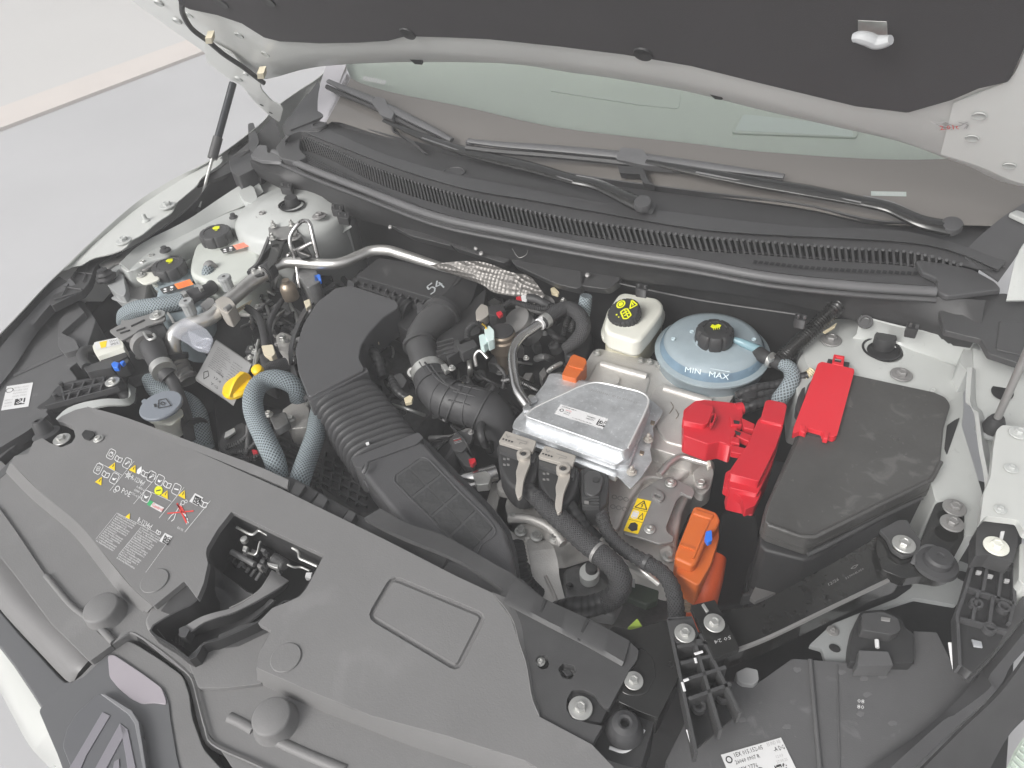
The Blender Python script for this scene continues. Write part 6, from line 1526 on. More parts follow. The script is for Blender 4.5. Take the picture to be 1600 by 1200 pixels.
d.outline([(0, .33), (1, .33)], .01, prnk, close=False); d.outline([(0, .66), (1, .66)], .01, prnk, close=False)
d.outline([(.12, .4), (.3, .38), (.48, .4), (.48, .58), (.3, .6), (.12, .58)], .025, paper, 1); d.rect(.16, .42, .28, .14, paper)
d.outline([(.75, .4), (.92, .58), (.58, .58)], .015, prnk); d.poly([(.25, .75), (.5, .7), (.75, .75), (.85, .9), (.55, .97), (.2, .9)], prnk); d.done()
ec = T('control_unit', 'bright silver electronic control unit cover with white barcode label', 'control unit', P(920, 650, -.05))
slab('base_flange', [(858, 584), (868, 583), (1004, 616), (1022, 628), (1036, 641), (1034, 648), (1020, 668), (1022, 680), (1016, 702), (1019, 720), (1003, 744), (985, 764), (970, 748), (950, 733), (800, 668), (803, 658), (818, 641), (850, 600)], -.052, .004, alu, ec, r=3, bev=.0015)
slab('base_skirt', [(858, 586), (900, 592), (1004, 619), (1019, 631), (984, 728), (962, 728), (815, 664), (820, 641), (850, 603)], -.042, .014, alu, ec, r=4, bev=.002)
slab('lid_ledge', [(818, 653), (976, 708), (984, 712), (962, 727), (958, 726), (801, 669)], -.034, .012, alu, ec, r=2, bev=.002)
slab('raised_lid', [(820, 650), (830, 638), (914, 600), (932, 597), (1000, 612), (1013, 621), (1014, 632), (981, 700), (974, 704)], -.012, .03, alu, ec, r=5, bev=.0035, seg=4, taper=.025)
tube('lid_rim', [(821, 649, -.013), (838, 636, -.013), (880, 616, -.013), (912, 602, -.013), (936, 598, -.013), (975, 606, -.013), (1001, 613, -.013), (1013, 624, -.013), (1008, 644, -.013), (981, 700, -.013)], .0022, alul, ec, n=8)  # paler metal puts the edge highlight into the colour
slab('lower_lip', [(801, 671), (960, 731), (966, 740), (962, 746), (800, 684)], -.05, .012, alu, ec, r=2, bev=.002)
for u, v in ((1013, 687), (987, 738)): bolt(u, v, -.048, 8, ec, castb, 'stud')
for u, v in ((1021, 658), (1004, 705)): slab('edge_notch', [(u - 4, v - 2), (u + 3, v), (u + 1, v + 6), (u - 5, v + 4)], -.05, .008, bronze, ec, bev=.001)
slab('fork_tab', [(824, 622), (836, 618), (840, 624), (828, 630)], -.035, .006, alu, ec, bev=.001)
slab('fork_tab', [(816, 634), (830, 634), (830, 642), (818, 642)], -.035, .006, alu, ec, bev=.001)
d = Decal((876, 632), (951, 655), (866, 647), -.012, 'barcode_label', ec, off=.0008)
d.rect(0, 0, 1, 1, paper, 0); d.ring(.09, .5, .12, .05, prnk)
d.text(.05, .22, .12, '237100036R  HW 01', prnk, 1, .3)
for i in range(3): d.text(.16, .42 + i * .17, .1, ('2371033', 'S118 05', '2501-2')[i], prnk if i else prnr, 1, .12)
d.text(.6, .4, .13, '5WS40752', prnk, 1, .18); d.text(.6, .6, .13, '9882376', prnk, 1, .16); d.text(.35, .9, .09, 'V 1.008 6904 0721 58 Y70', prnk, 1, .4); d.code(.84, .28, .55, prnk, 1, 8); d.done()
d = Decal((925, 607), (1000, 628), (922, 612), -.012, 'stamped_number', ec, off=.0008); d.text(.0, .8, .6, '2370033981  ID EA 49105-21', prng, 0, .95); d.done()
# connectors with levers
def lever_plug(label, o_):
    t = T('lever_plug', label, 'connector', P(805 + o_[0], 715 + o_[1], -.07), 'beige-levered connectors on the control unit')
    f = lambda q: [(u + o_[0], v + o_[1]) for u, v in q]
    slab('plug_body', f([(776, 695), (784, 688), (844, 708), (843, 730), (836, 750), (824, 765), (806, 765), (791, 752), (780, 732)]), -.045, .06, blkd, t, r=8, bev=.01, seg=3)
    slab('plug_header', f([(781, 690), (838, 708), (834, 724), (780, 704)]), -.036, .03, blk, t, r=2, bev=.002)
    slab('lever_plate', f([(790, 673), (838, 689), (836, 695), (832, 706), (779, 690)]), -.026, .008, castb, t, r=2, bev=.002)
    lathe('lever_pivot', (818 + o_[0], 709 + o_[1], -.024), [(.0125, -.01), (.0125, .001), (.007, .002), (.006, -.002), (.001, -.002)], castb, t, n=28)
    lathe('pivot_hole', (818 + o_[0], 709 + o_[1], -.0225), [(.005, 0), (.004, .001)], blkd, t, n=16)
    slab('lever_arm', f([(811, 712), (828, 714), (829, 722), (821, 742), (818, 752), (815, 776), (809, 779), (805, 766), (807, 750), (806, 737), (810, 724)]), -.03, .008, castb, t, r=3, bev=.0025)
    d = Decal(f([(790, 676)])[0], f([(835, 690)])[0], f([(783, 688)])[0], -.026, 'lever_marks', t, off=.0008)
    d.outline([(.05, .15), (.15, .5), (.2, .2)], .06, steel, 0, close=False)
    for i in range(4): d.rect(.02 + i * .1, .72, .06, .18, blkd, 0)
    d.outline([(.45, .35), (.8, .35), (.8, .6), (.6, .6), (.6, .85)], .05, steel, 0, close=False); d.done()
    for i in range(4): slab('body_mark', f([(786 + (i % 2) * 6, 715 + (i // 2) * 9), (790 + (i % 2) * 6, 716 + (i // 2) * 9), (790 + (i % 2) * 6, 719 + (i // 2) * 9), (786 + (i % 2) * 6, 718 + (i // 2) * 9)]), -.0445, .001, steel, t, bev=0)
lever_plug('beige-levered black connector nearest the ribbed rubber elbow', (0, 0))
lever_plug('beige-levered black connector next to the bare black locking plug', (62, 23))
lp = T('lock_plug', 'all-black locking plug at the silver control unit corner', 'connector', P(930, 760, -.08))
slab('plug_body', [(906, 735), (914, 728), (950, 738), (952, 760), (948, 786), (936, 796), (914, 794), (908, 776)], -.05, .05, blkd, lp, r=3, bev=.005)
slab('plug_slider', [(912, 742), (918, 735), (936, 736), (944, 748), (938, 768), (926, 776), (914, 770)], -.042, .01, blk, lp, r=5, bev=.003)
lathe('slider_pivot', (931, 750, -.04), [(.006, 0), (.006, .002), (.002, .002)], blkd, lp, n=16)
for i in range(4): rib(lp, (910, 778 + i * 4), (936, 776 + i * 5), -.045, .002, .01, blk)
slab('white_slot', [(913, 782), (920, 783), (920, 786), (913, 785)], -.04, .004, steel, lp, bev=0)
tag(slab('green_tab', [(891, 752), (896, 755), (896, 772), (891, 774), (889, 764)], -.06, .006, teal, None, r=2, bev=.001), 'thin green tab between beige-levered plug and black locking plug', 'tab')
# harnesses
hs1 = T('wiring_loom', 'thickest black braided wiring loom from the levered connectors', 'wiring loom', P(900, 840, -.08), 'braided wiring looms of the control unit')
tube('taped_start', [(812, 752, -.07), (822, 762, -.06), (832, 772, -.055), (842, 780, -.055)], .0145, tape, hs1, n=20)
tube('loom', [(838, 777, -.055), (858, 797, -.055), (885, 820, -.055), (912, 845, -.055), (938, 866, -.058), (960, 886, -.065), (970, 908, -.08), (962, 930, -.1), (938, 944, -.12)], [.0155, .0165, .0175, .0175, .0175, .018, .0185, .018, .017], weave, hs1, n=24, amp=.0006, pitch=.012)
tube('taped_end', [(945, 940, -.115), (920, 948, -.125), (895, 950, -.13), (872, 956, -.15)], .018, tape, hs1, n=20)
tube('cable_tie', [(936, 872, -.058), (941, 864, -.058)], .0, zinc, hs1, n=4) if 0 else None
tube('cable_tie', [(932, 862, -.057), (936, 865, -.057)], .019, steel, hs1, n=24)
hs2 = T('wiring_loom', 'taped loom dropping from the middle connector behind the thickest one', 'wiring loom', P(905, 820, -.09), 'braided wiring looms of the control unit')
tube('loom', [(882, 776, -.07), (892, 792, -.065), (902, 808, -.07), (915, 826, -.08), (935, 845, -.09)], .012, tape, hs2, n=18)
hs3 = T('wiring_loom', 'slimmer braided loom curving down beside the yellow warning label', 'wiring loom', P(1000, 880, -.09), 'braided wiring looms of the control unit')
tube('loom', [(938, 780, -.07), (940, 800, -.07), (946, 824, -.07), (960, 845, -.07), (980, 862, -.07), (1008, 878, -.07), (1034, 894, -.075), (1050, 918, -.08), (1056, 950, -.09), (1054, 985, -.12)], [.012, .012, .0115, .0115, .0115, .012, .0125, .013, .013, .013], weave, hs3, n=20, amp=.0006, pitch=.01)
tube('cable_tie', [(1008, 877, -.07), (1013, 880, -.07)], .0138, blk, hs3, n=18)
tag(tube('corrugated_conduit', [(806, 850, -.1), (812, 880, -.1), (822, 910, -.12), (840, 930, -.15)], .013, blkd, None, n=16, amp=.0022, pitch=.007), 'black corrugated conduit between felt grid duct and steel strap', 'conduit')
tube('coolant_tube', [(920, 838, -.13), (955, 868, -.12), (1000, 890, -.11), (1030, 912, -.12)], .006, satin, iv, n=12)
# straps
sp = T('steel_strap', 'flat bare metal strap bent downwards below the inverter bolts', 'strap', P(850, 880, -.15))
slab('strap_top', [(822, 848), (826, 840), (838, 836), (852, 840), (866, 852), (868, 862), (856, 868), (826, 866)], -.125, .008, cast, sp, r=3, bev=.003)
loft('strap_leg', [[(825, 862, -.125), (828, 880, -.13), (832, 900, -.14), (840, 922, -.15), (852, 950, -.16), (860, 975, -.18)], [(866, 858, -.125), (872, 880, -.13), (874, 900, -.14), (880, 925, -.15), (888, 955, -.16), (892, 980, -.18)]], cast, sp, n=16, th=.005)
tube('strap_crease', [(852, 900, -.137), (864, 925, -.145), (874, 950, -.157)], .003, cast, sp, n=8)
bolt(839, 838, -.12, 10, sp, zinc, 'flange'); bolt(814, 830, -.12, 10, sp, zinc, 'flange')
sp2 = T('mounting_arm', 'grey cast mounting arm between duct end and lever connectors', 'bracket', P(790, 800, -.14))
slab('arm', [(770, 752), (800, 762), (790, 790), (796, 812), (820, 822), (822, 840), (812, 852), (796, 850), (770, 810), (758, 790)], -.125, .02, cast, sp2, r=5, bev=.004)
eg = T('engine_mount', 'dark cast mount with pale bush under the thick wiring loom', 'engine mount', P(925, 900, -.16))
slab('mount_casting', [(880, 890), (900, 880), (940, 900), (975, 930), (960, 960), (900, 950), (880, 930)], -.15, .04, castd, eg, r=6, bev=.008)
lathe('mount_bush', (921, 893, -.12), [(.018, -.02), (.018, .0), (.012, .003), (.003, .003)], primer, eg, n=28, sx=.9)
lathe('bush_core', (924, 888, -.112), [(.010, -.01), (.010, .006), (.004, .008)], blkd, eg, n=20)
bolt(890, 916, -.14, 6, eg, blkd)
slab('green_box', [(965, 905), (1000, 912), (1030, 922), (1028, 938), (1010, 945), (975, 930)], -.15, .02, mat('olive_dark', (.035, .05, .035), .4), eg, bev=.003)
slab('box_label', [(980, 902), (992, 905), (992, 918), (982, 915)], -.14, .001, paperg, eg, bev=0)
tag(slab('lime_lug', [(980, 980), (996, 965), (1004, 978)], -.06, .01, lime, None, bev=.002), 'small lime green lug beside the black corner bracket', 'lug')
# orange connectors
oc1 = T('orange_plug', 'large orange high-voltage plug with a blue lock, standing beside battery', 'connector', P(1090, 850, -.1), 'orange high-voltage plugs')
slab('plug_top', [(1084, 791), (1092, 790), (1120, 800), (1126, 812), (1120, 826), (1106, 840), (1088, 880), (1080, 884), (1054, 872), (1056, 862)], -.065, .05, orn, oc1, r=4, bev=.006, seg=3)
slab('plug_body', [(1060, 866), (1082, 800), (1122, 806), (1124, 840), (1112, 880), (1094, 912), (1088, 914), (1056, 896)], -.085, .06, orn, oc1, r=4, bev=.005, seg=3)
slab('plug_ridge', [(1086, 794), (1117, 804), (1112, 812), (1082, 802)], -.062, .01, orn, oc1, bev=.003)
for a_, b_ in (((1108, 812), (1082, 872)), ((1062, 850), (1086, 858))): rib(oc1, a_, b_, -.062, .0016, .006, orn)
for i in range(3):
    for j in range(4):
        lathe('honeycomb_cell', (1062 + j * 8 + i * 2, 893 + i * 8 + j * 3, -.126), [(.006, -.004), (.006, .001), (.0045, .0015), (.0045, -.001)], ornd, oc1, n=6)
slab('blue_lock', [(1103, 830), (1112, 828), (1113, 844), (1106, 848), (1101, 840)], -.055, .01, blue, oc1, r=2, bev=.002)
tube('orange_cable', [(1112, 870, -.12), (1106, 905, -.13), (1098, 935, -.15), (1094, 970, -.2)], .024, ornd, oc1, n=22)
tube('earth_braid', [(1070, 900, -.13), (1074, 925, -.14), (1078, 955, -.16)], .009, bronze, oc1, n=12, amp=.001, pitch=.005)
oc2 = T('orange_plug', 'small orange plug at the back corner of the silver control unit', 'connector', P(897, 575, -.06), 'orange high-voltage plugs')
slab('plug_top', [(892, 556), (897, 553), (915, 560), (917, 566), (906, 584), (900, 592), (878, 586), (880, 580)], -.03, .04, orn, oc2, r=2, bev=.004)
slab('plug_ridge', [(892, 567), (914, 573), (911, 577), (888, 571)], -.027, .006, orn, oc2, bev=.001)
# ================================================================== RESERVOIRS
br = T('brake_reservoir', 'ivory brake fluid reservoir with a tilted black cap printed in yellow', 'brake fluid reservoir', P(990, 510, -.07))
slab('upper_tank', [(943, 508), (952, 480), (966, 459), (976, 456), (1028, 465), (1037, 474), (1036, 486), (1022, 506), (1002, 530), (990, 533), (950, 520)], -.0, .045, resv, br, r=6, bev=.008, seg=4)
slab('seam_ring', [(938, 517), (950, 482), (970, 465), (1034, 478), (1040, 487), (1038, 500), (1022, 520), (1000, 541), (986, 542), (942, 530)], -.042, .012, resv, br, r=6, bev=.004, seg=3)
slab('lower_tank', [(945, 528), (960, 490), (1034, 495), (1036, 504), (1020, 530), (998, 548), (948, 536)], -.054, .05, resvl, br, r=6, bev=.006, seg=3)
slab('tank_foot', [(958, 548), (974, 552), (974, 560), (990, 566), (988, 574), (962, 566)], -.085, .02, resv, br, bev=.002)
cn = Vector((-.22, -.3, .9)).normalized()
cc_ = P(974, 486, .018)
lathe('cap', cc_ - cn * .014, [(.034, -.006), (.0352, .0), (.0352, .013), (.033, .016), (.002, .0165)], blkd, br, nrm=cn, n=120, flutes=24, famp=.05)
lathe('neck', cc_ - cn * .03, [(.026, -.01), (.024, .012)], resv, br, nrm=cn, n=30)
CP = (cc_ + cn * .0027, cn)
d = Decal((955, 476), (985, 460), (967, 506), CP, 'cap_symbols', br, off=.0008)
cx_, cy_ = .42, .28
d.circ(.42, .22, .17, yelg, 0); d.ring(.42, .22, .1, .03, prnk, 1)
d.outline([(.72, .62), (1.1, .62), (.95, .3)], .05, yelg); d.line(.93, .42, .92, .56, .04, yelg)
d.outline([(.28, .55), (.5, .52), (.62, .58), (.66, .92), (.44, .98), (.28, .9)], .05, yelg); d.line(.33, .68, .58, .66, .05, yelg); d.line(.36, .8, .6, .78, .05, yelg); d.line(.48, .55, .5, .95, .04, yelg)
d.rect(.02, .55, .08, .06, yelg); d.rect(.08, .7, .06, .05, yelg); d.done()
rr3 = T('coolant_reservoir', 'round bluish coolant reservoir marked MIN MAX with a black ribbed cap', 'coolant reservoir', P(1112, 545, -.08))
c0_ = P(1112, 548, -.045)
RS = .112
lathe('tank_shell', c0_, [(RS * .86, -.06), (RS * .97, -.03), (RS * .97, -.004), (RS * 1.0, -.002), (RS, .004), (RS * .93, .006), (RS * .9, .018), (RS * .84, .028), (RS * .72, .033), (RS * .4, .036), (.002, .036)], tankb, rr3, n=72, sx=1, ang=60)
lathe('coolant_level', c0_, [(RS * .82, -.05), (RS * .88, -.03), (RS * .88, .0), (.002, .0)], coolant, rr3, n=48)
lathe('tank_neck', c0_ + Vector((0, -.012, .028)), [(.046, 0), (.036, .008), (.034, .018)], tankb, rr3, n=40, close=False)
lathe('cap', c0_ + Vector((.004, -.012, .036)), [(.037, 0), (.0385, .004), (.037, .026), (.033, .031), (.024, .032), (.023, .029), (.002, .029)], blkd, rr3, n=112, flutes=8, famp=.1)
lathe('coolant_band', c0_, [(RS * .95, .004), (RS * .937, .0075), (RS * .908, .0182), (RS * .885, .0222)], coolantb, rr3, n=72, close=False, ang=60)
lathe('tank_rim', c0_, [(RS * 1.0, -.004), (RS * 1.035, -.002), (RS * 1.035, .002), (RS * .96, .005)], tankb, rr3, n=72, close=False, ang=60)
d = Decal((1107, 507), (1126, 504), (1109, 518), c0_.z + .0685, 'cap_symbol', rr3, off=.0008)
d.poly([(.1, .4), (.3, .1), (.5, .3), (.8, .2), (1, .45), (.85, .7), (.3, .7)], yelg, 0)
for i in range(4): d.rect(.3 + i * .16, .72, .06, .2, yelg, 0)
d.done()
MP = (c0_ + Vector((0, -.1, .0185)), Vector((0, -.8, .6)).normalized())
MM = mat('moulded_mark', (.5, .6, .64), .35)
d = Decal((1071, 571), (1143, 583), (1069, 584), MP, 'level_marks', rr3, off=.003)
d.text(.0, .75, .62, 'MIN', MM, 0, .36); d.text(.53, .8, .62, 'MAX', MM, 0, .44); d.rect(.55, -.15, .42, .05, MM, 0); d.done()
for u, v in ((1052, 529), (1178, 530), (1081, 518)): lathe('tank_pip', (u, v, c0_.z + .037), [(.0045, -.002), (.0045, .001), (.003, .001), (.003, -.001)], MM, rr3, n=14)
slab('tank_notch', [(1102, 582), (1118, 586), (1118, 592), (1104, 590)], -.038, .01, tankb, rr3, bev=.002)
tube('filler_channel', [(1146, 530, .0), (1165, 538, -.005), (1186, 548, -.015)], [.006, .009, .011], mat('clear_blue_plastic', (.35, .55, .62), .2, trans=.4), rr3, n=14)
oh = T('outlet_hose', 'black outlet elbow with bright clamp at the right of the round reservoir', 'hose', P(1200, 562, -.03))
tube('elbow', [(1180, 548, -.02), (1192, 556, -.015), (1205, 562, -.012), (1222, 570, -.02)], [.015, .014, .013, .013], blkd, oh, n=18)
tube('clamp', [(1202, 561, -.013), (1208, 564, -.013)], .0155, zinc, oh, n=20)
slab('clamp_ear', [(1200, 554), (1208, 552), (1211, 558), (1204, 562)], .006, .01, zinc, oh, bev=.001)
hose('braided_hose', 'braided hose bending down between round reservoir and tall red cover', [(1222, 568, -.015), (1234, 576, -.015), (1238, 592, -.02), (1230, 608, -.03), (1218, 624, -.05), (1212, 640, -.08)], [.013, .0145, .0155, .0155, .0155, .015], group='grey-blue braided hoses', n=20)
ch2 = T('corrugated_hose', 'shiny black corrugated hose rising to the bulkhead past yellow tape', 'hose', P(1260, 520, 0))
tube('hose', [(1218, 562, -.01), (1236, 546, .0), (1258, 526, .015), (1282, 502, .035), (1300, 486, .05), (1308, 478, .055), (1316, 466, .06)], .0145, blkg, ch2, n=24, amp=.0016, pitch=.0055)
tube('grommet', [(1300, 482, .04), (1305, 470, .05)], .028, blkd, ch2, n=24)
for q in ([(1265, 502), (1284, 492), (1286, 498), (1270, 512), (1266, 510)], [(1296, 512), (1308, 504), (1304, 512), (1290, 520), (1286, 518)]): slab('yellow_tape', q, .02, .003, creamt, ch2, bev=0)
mc_ = T('cable_harness', 'black taped cables with a pale braid end behind the red cover', 'wiring loom', P(1180, 620, -.06))
for pts, r_ in (([(1150, 618, -.05), (1180, 606, -.04), (1215, 600, -.04), (1262, 586, -.02)], .008), ([(1150, 628, -.06), (1185, 616, -.05), (1225, 608, -.05), (1255, 596, -.03)], .007), ([(1160, 640, -.07), (1180, 632, -.06), (1210, 625, -.06)], .012)): tube('cable', pts, r_, tape, mc_, n=12)
tube('pale_braid', [(1256, 590, -.025), (1264, 584, -.02), (1270, 578, -.015)], .0075, creamt, mc_, n=12, amp=.001, pitch=.004)
lathe('terminal', (1170, 620, -.05), [(.014, 0), (.013, .008), (.006, .009)], blkd, mc_, n=18)
# ================================================================== RED COVERS AND BATTERY
r1 = T('terminal_cover', 'red terminal cover with a square hatch, nearest the silver unit', 'terminal cover', P(1110, 670, -.03), 'red terminal covers')
slab('cover_body', [(1068, 640), (1086, 626), (1101, 624), (1146, 629), (1160, 637), (1161, 650), (1154, 662), (1145, 690), (1143, 697), (1124, 690), (1106, 694), (1068, 680)], -.012, .045, redm, r1, r=3, bev=.004, seg=3)
slab('hatch', [(1085, 627), (1114, 634), (1115, 640), (1107, 660), (1100, 664), (1066, 657), (1067, 650)], .0, .02, redm, r1, r=3, bev=.004, seg=3)
slab('clip', [(1112, 646), (1118, 644), (1120, 650), (1114, 664), (1110, 668), (1109, 660)], .004, .01, redm, r1, bev=.0012, holes=[[(1113, 650), (1117, 649), (1113, 660), (1111, 660)]])
tube('cable_exit', [(1148, 640, -.02), (1160, 638, -.02)], .012, redm, r1, n=16)
for u in (1078, 1084, 1090): rib(r1, (u, 706), (u + 1, 700), -.05, .001, .01, redm)
r2 = T('terminal_cover', 'long red fuse cover with grained top, between hatch cover and battery', 'terminal cover', P(1180, 720, -.04), 'red terminal covers')
slab('rear_block', [(1196, 626), (1202, 624), (1226, 629), (1230, 633), (1224, 664), (1188, 656)], .004, .05, redm, r2, r=3, bev=.004, seg=3)
slab('cover_top', [(1184, 656), (1190, 650), (1222, 658), (1224, 666), (1212, 700), (1186, 752), (1140, 740), (1142, 732), (1168, 694)], -.002, .03, redm, r2, r=3, bev=.005, seg=3)
slab('cover_skirt', [(1186, 664), (1222, 672), (1206, 728), (1184, 772), (1140, 762), (1138, 748)], -.02, .06, redm, r2, r=3, bev=.004)
slab('end_flap', [(1134, 738), (1140, 734), (1186, 748), (1190, 770), (1180, 790), (1164, 796), (1158, 776), (1130, 760)], -.03, .02, redm, r2, r=3, bev=.004)
for q in (((1140, 650), (1158, 655), (1160, 664), (1142, 664)), ((1158, 652), (1180, 662), (1178, 672), (1162, 668)), ((1142, 680), (1156, 684), (1156, 694), (1142, 690)), ((1150, 670), (1176, 680), (1170, 690), (1152, 682)), ((1142, 694), (1166, 700), (1162, 710), (1142, 706))):
    slab('link_clip', q, -.006, .014, redm, r2, bev=.002)
slab('clip_gap', [(1146, 656), (1156, 658), (1155, 662), (1147, 661)], -.0045, .002, deep, r2, bev=0)
slab('clip_gap', [(1148, 672), (1158, 676), (1156, 680), (1150, 678)], -.0045, .002, deep, r2, bev=0)
bt = T('battery_box', 'large scuffed black battery box with slanted lid', 'battery box', P(1330, 740, -.1))
lidp = [(1262, 600), (1286, 572), (1335, 585), (1460, 612), (1478, 620), (1486, 632), (1475, 668), (1470, 722), (1458, 748), (1272, 838), (1260, 842), (1202, 820), (1194, 814), (1200, 786), (1225, 734), (1250, 678)]
slab('lid', lidp, .0, .03, lidm, bt, r=5, bev=.007, seg=4)
slab('lid_rim', [(1258, 604), (1284, 580), (1460, 620), (1490, 636), (1480, 672), (1474, 728), (1460, 760), (1274, 852), (1260, 856), (1196, 834), (1188, 824), (1196, 790), (1248, 672)], -.032, .02, lidm, bt, r=5, bev=.003)
slab('box', [(1262, 620), (1284, 596), (1460, 634), (1480, 650), (1472, 690), (1464, 740), (1452, 768), (1272, 872), (1258, 876), (1196, 860), (1186, 850), (1194, 810), (1240, 690)], -.055, .2, blkd, bt, r=4, bev=.006)
tube('lid_bead', [(1470, 722, .001), (1460, 742, .001), (1455, 750, .001), (1368, 792, .001), (1272, 839, .001), (1250, 838, .001), (1200, 820, .001)], .0035, lidm, bt, n=10, sharp=True)
tube('rim_bead', [(1262, 866, -.034), (1300, 848, -.034), (1380, 806, -.034), (1440, 778, -.034)], .0035, blk, bt, n=8)
slab('lid_notch', [(1262, 664), (1284, 672), (1288, 684), (1262, 678)], .002, .01, blkd, bt, r=2, bev=.002)
lathe('lid_dimple', (1399, 683, .001), [(.007, -.001), (.0065, .001), (.003, .0005)], lidm, bt, n=20)
r3 = T('terminal_cover', 'flat bright red terminal flap lying on the battery box edge', 'terminal cover', P(1290, 620, .0), 'red terminal covers')
slab('flap', [(1278, 568), (1284, 565), (1334, 576), (1335, 580), (1308, 680), (1303, 683), (1286, 679), (1284, 674), (1262, 668), (1260, 676), (1250, 673), (1239, 678), (1240, 668)], .012, .012, redb, r3, r=2, bev=.003, seg=3)
for q in (((1251, 662), (1260, 665), (1258, 676), (1250, 673)), ((1288, 672), (1297, 675), (1294, 686), (1286, 684))): slab('hinge_tab', q, .014, .012, redb, r3, bev=.002)
slab('latch_loop', [(1303, 553), (1320, 556), (1318, 572), (1300, 568)], .013, .006, redb, r3, bev=.0015, holes=[[(1306, 557), (1316, 559), (1314, 566), (1304, 564)]])
slab('latch_base', [(1294, 560), (1328, 566), (1326, 574), (1292, 568)], .008, .01, blkd, r3, bev=.001)
sk = T('battery_tray', 'black battery tray and strap ends around the battery box', 'battery tray', P(1250, 630, -.02))
slab('handle_strip', [(1253, 607), (1258, 604), (1258, 620), (1250, 648), (1244, 640), (1246, 622)], .0, .02, blkd, sk, r=2, bev=.003)
slab('handle_strip', [(1480, 664), (1492, 656), (1500, 652), (1494, 670), (1480, 710), (1476, 700)], -.02, .02, blkd, sk, r=2, bev=.003)
slab('base_tray', [(1164, 910), (1172, 880), (1200, 860), (1260, 880), (1330, 850), (1340, 870), (1250, 935), (1170, 938)], -.19, .04, blkd, sk, r=3, bev=.004)
slab('tray_clip', [(1172, 900), (1180, 898), (1182, 928), (1160, 932), (1160, 926), (1172, 922)], -.17, .03, blk, sk, bev=.003)
slab('grey_pad', [(1182, 912), (1215, 925), (1180, 940), (1172, 934)], -.16, .01, steel, sk, bev=.001)
slab('side_wall', [(1128, 800), (1180, 800), (1190, 870), (1164, 940), (1120, 950), (1118, 880)], -.24, .1, blkd, sk, bev=.004)
# ================================================================== RIGHT WING SIDE
ir = T('inner_wing_panel', 'white inner wing panel with strut tower behind the battery box', 'body panel', P(1420, 600, -.1))
slab('panel_deck', [(1342, 498), (1415, 514), (1500, 532), (1526, 534), (1531, 560), (1514, 572), (1504, 590), (1506, 640), (1503, 665), (1535, 770), (1532, 800), (1524, 836), (1506, 838), (1507, 792), (1462, 783), (1440, 700), (1300, 640), (1246, 622), (1242, 585), (1248, 560), (1262, 543), (1284, 526), (1326, 521), (1332, 518)], -.022, .12, primer, ir, r=4, bev=.005)
lathe('strut_dome', (1379, 560, -.022), [(.15, -.04), (.145, .0), (.13, .006), (.1, .009), (.09, .013), (.055, .014), (.036, .018), (.032, .017)], primer, ir, n=64, close=False, ang=60)
lathe('strut_opening', (1378, 545, -.0035), [(.036, 0), (.032, .0015), (.032, -.006), (.001, -.006)], deep, ir, n=32, close=False)
lathe('strut_cap', (1380, 541, -.008), [(.0195, 0), (.0195, .022), (.018, .026), (.004, .026)], blkd, ir, n=28, nrm=(-.06, -.03, 1))
for u, v, z in ((1298, 532, -.008), (1408, 586, -.003)): bolt(u, v, z, 16, ir, steel, 'washer')
bolt(1457, 613, -.018, 7, ir, primer, 'flange')
lathe('panel_hole', (1479, 603, -.0205), [(.009, 0), (.009, .001)], deep, ir, n=20)
loft('back_plate', [[(1345, 494, .05), (1415, 512, .05), (1500, 528, .05), (1525, 530, .05)], [(1338, 522, -.0), (1400, 532, .0), (1460, 552, .0), (1504, 568, .0)], [(1330, 530, -.012), (1400, 545, -.012), (1460, 560, -.012), (1510, 575, -.012)]], primer, ir, n=16, th=.004, ang=60)
lathe('plate_grommet', (1352, 503, .045), [(.014, 0), (.013, .003), (.009, .003), (.008, -.001)], blk, ir, n=22, nrm=(0, -.6, .8))
slab('upright_flange', [(1500, 566), (1505, 546), (1520, 534), (1533, 528), (1531, 562), (1524, 576), (1510, 580)], .03, .12, primer, ir, r=1, bev=.003)
loft('panel_ridge', [[(1512, 575, .05), (1510, 630, .045), (1522, 640, .045), (1530, 700, .035), (1540, 762, .03), (1530, 830, .0)], [(1518, 575, .055), (1516, 632, .05), (1527, 642, .05), (1535, 700, .04), (1545, 762, .035), (1535, 830, .0)], [(1524, 578, .02), (1524, 634, .01), (1536, 646, .0), (1543, 700, .0), (1552, 762, .0), (1540, 830, -.02)]], primer, ir, n=24, th=.003, ang=60)
loft('outer_gutter', [[(1520, 545, .04), (1522, 600, .02), (1530, 660, .0), (1545, 720, -.01), (1550, 800, -.03)], [(1640, 570, .04), (1640, 620, .02), (1640, 680, .0), (1640, 760, -.01), (1640, 830, -.03)]], primer, ir, n=14, th=.003)
lathe('gutter_hole', (1566, 613, .021), [(.021, 0), (.021, .0008)], deep, ir, n=28, sx=.8)
fr_ = T('front_wing', 'white front wing flange at the right edge with round bosses', 'car wing', P(1590, 740, 0))
slab('wing_flange', [(1557, 672), (1566, 664), (1650, 672), (1650, 850), (1600, 832), (1591, 812), (1540, 806), (1531, 818), (1537, 770), (1548, 745), (1552, 700)], .06, .012, paint, fr_, r=4, bev=.004)
slab('outer_skin', [(1650, 300), (1760, 300), (1900, 900), (1650, 1000)], .07, .02, paint, fr_, bev=.004)
for u, v, r_ in ((1592, 677, 14), (1580, 732, 10), (1563, 796, 9)): bolt(u, v, .062, r_, fr_, primer, 'washer')
slab('wing_lip', [(1593, 850), (1604, 846), (1640, 860), (1640, 920), (1600, 914), (1592, 905)], .02, .05, paint, fr_, r=3, bev=.004)
slab('wing_tab', [(1577, 332), (1600, 322), (1640, 320), (1640, 352), (1604, 345)], .19, .01, paint, fr_, bev=.003)
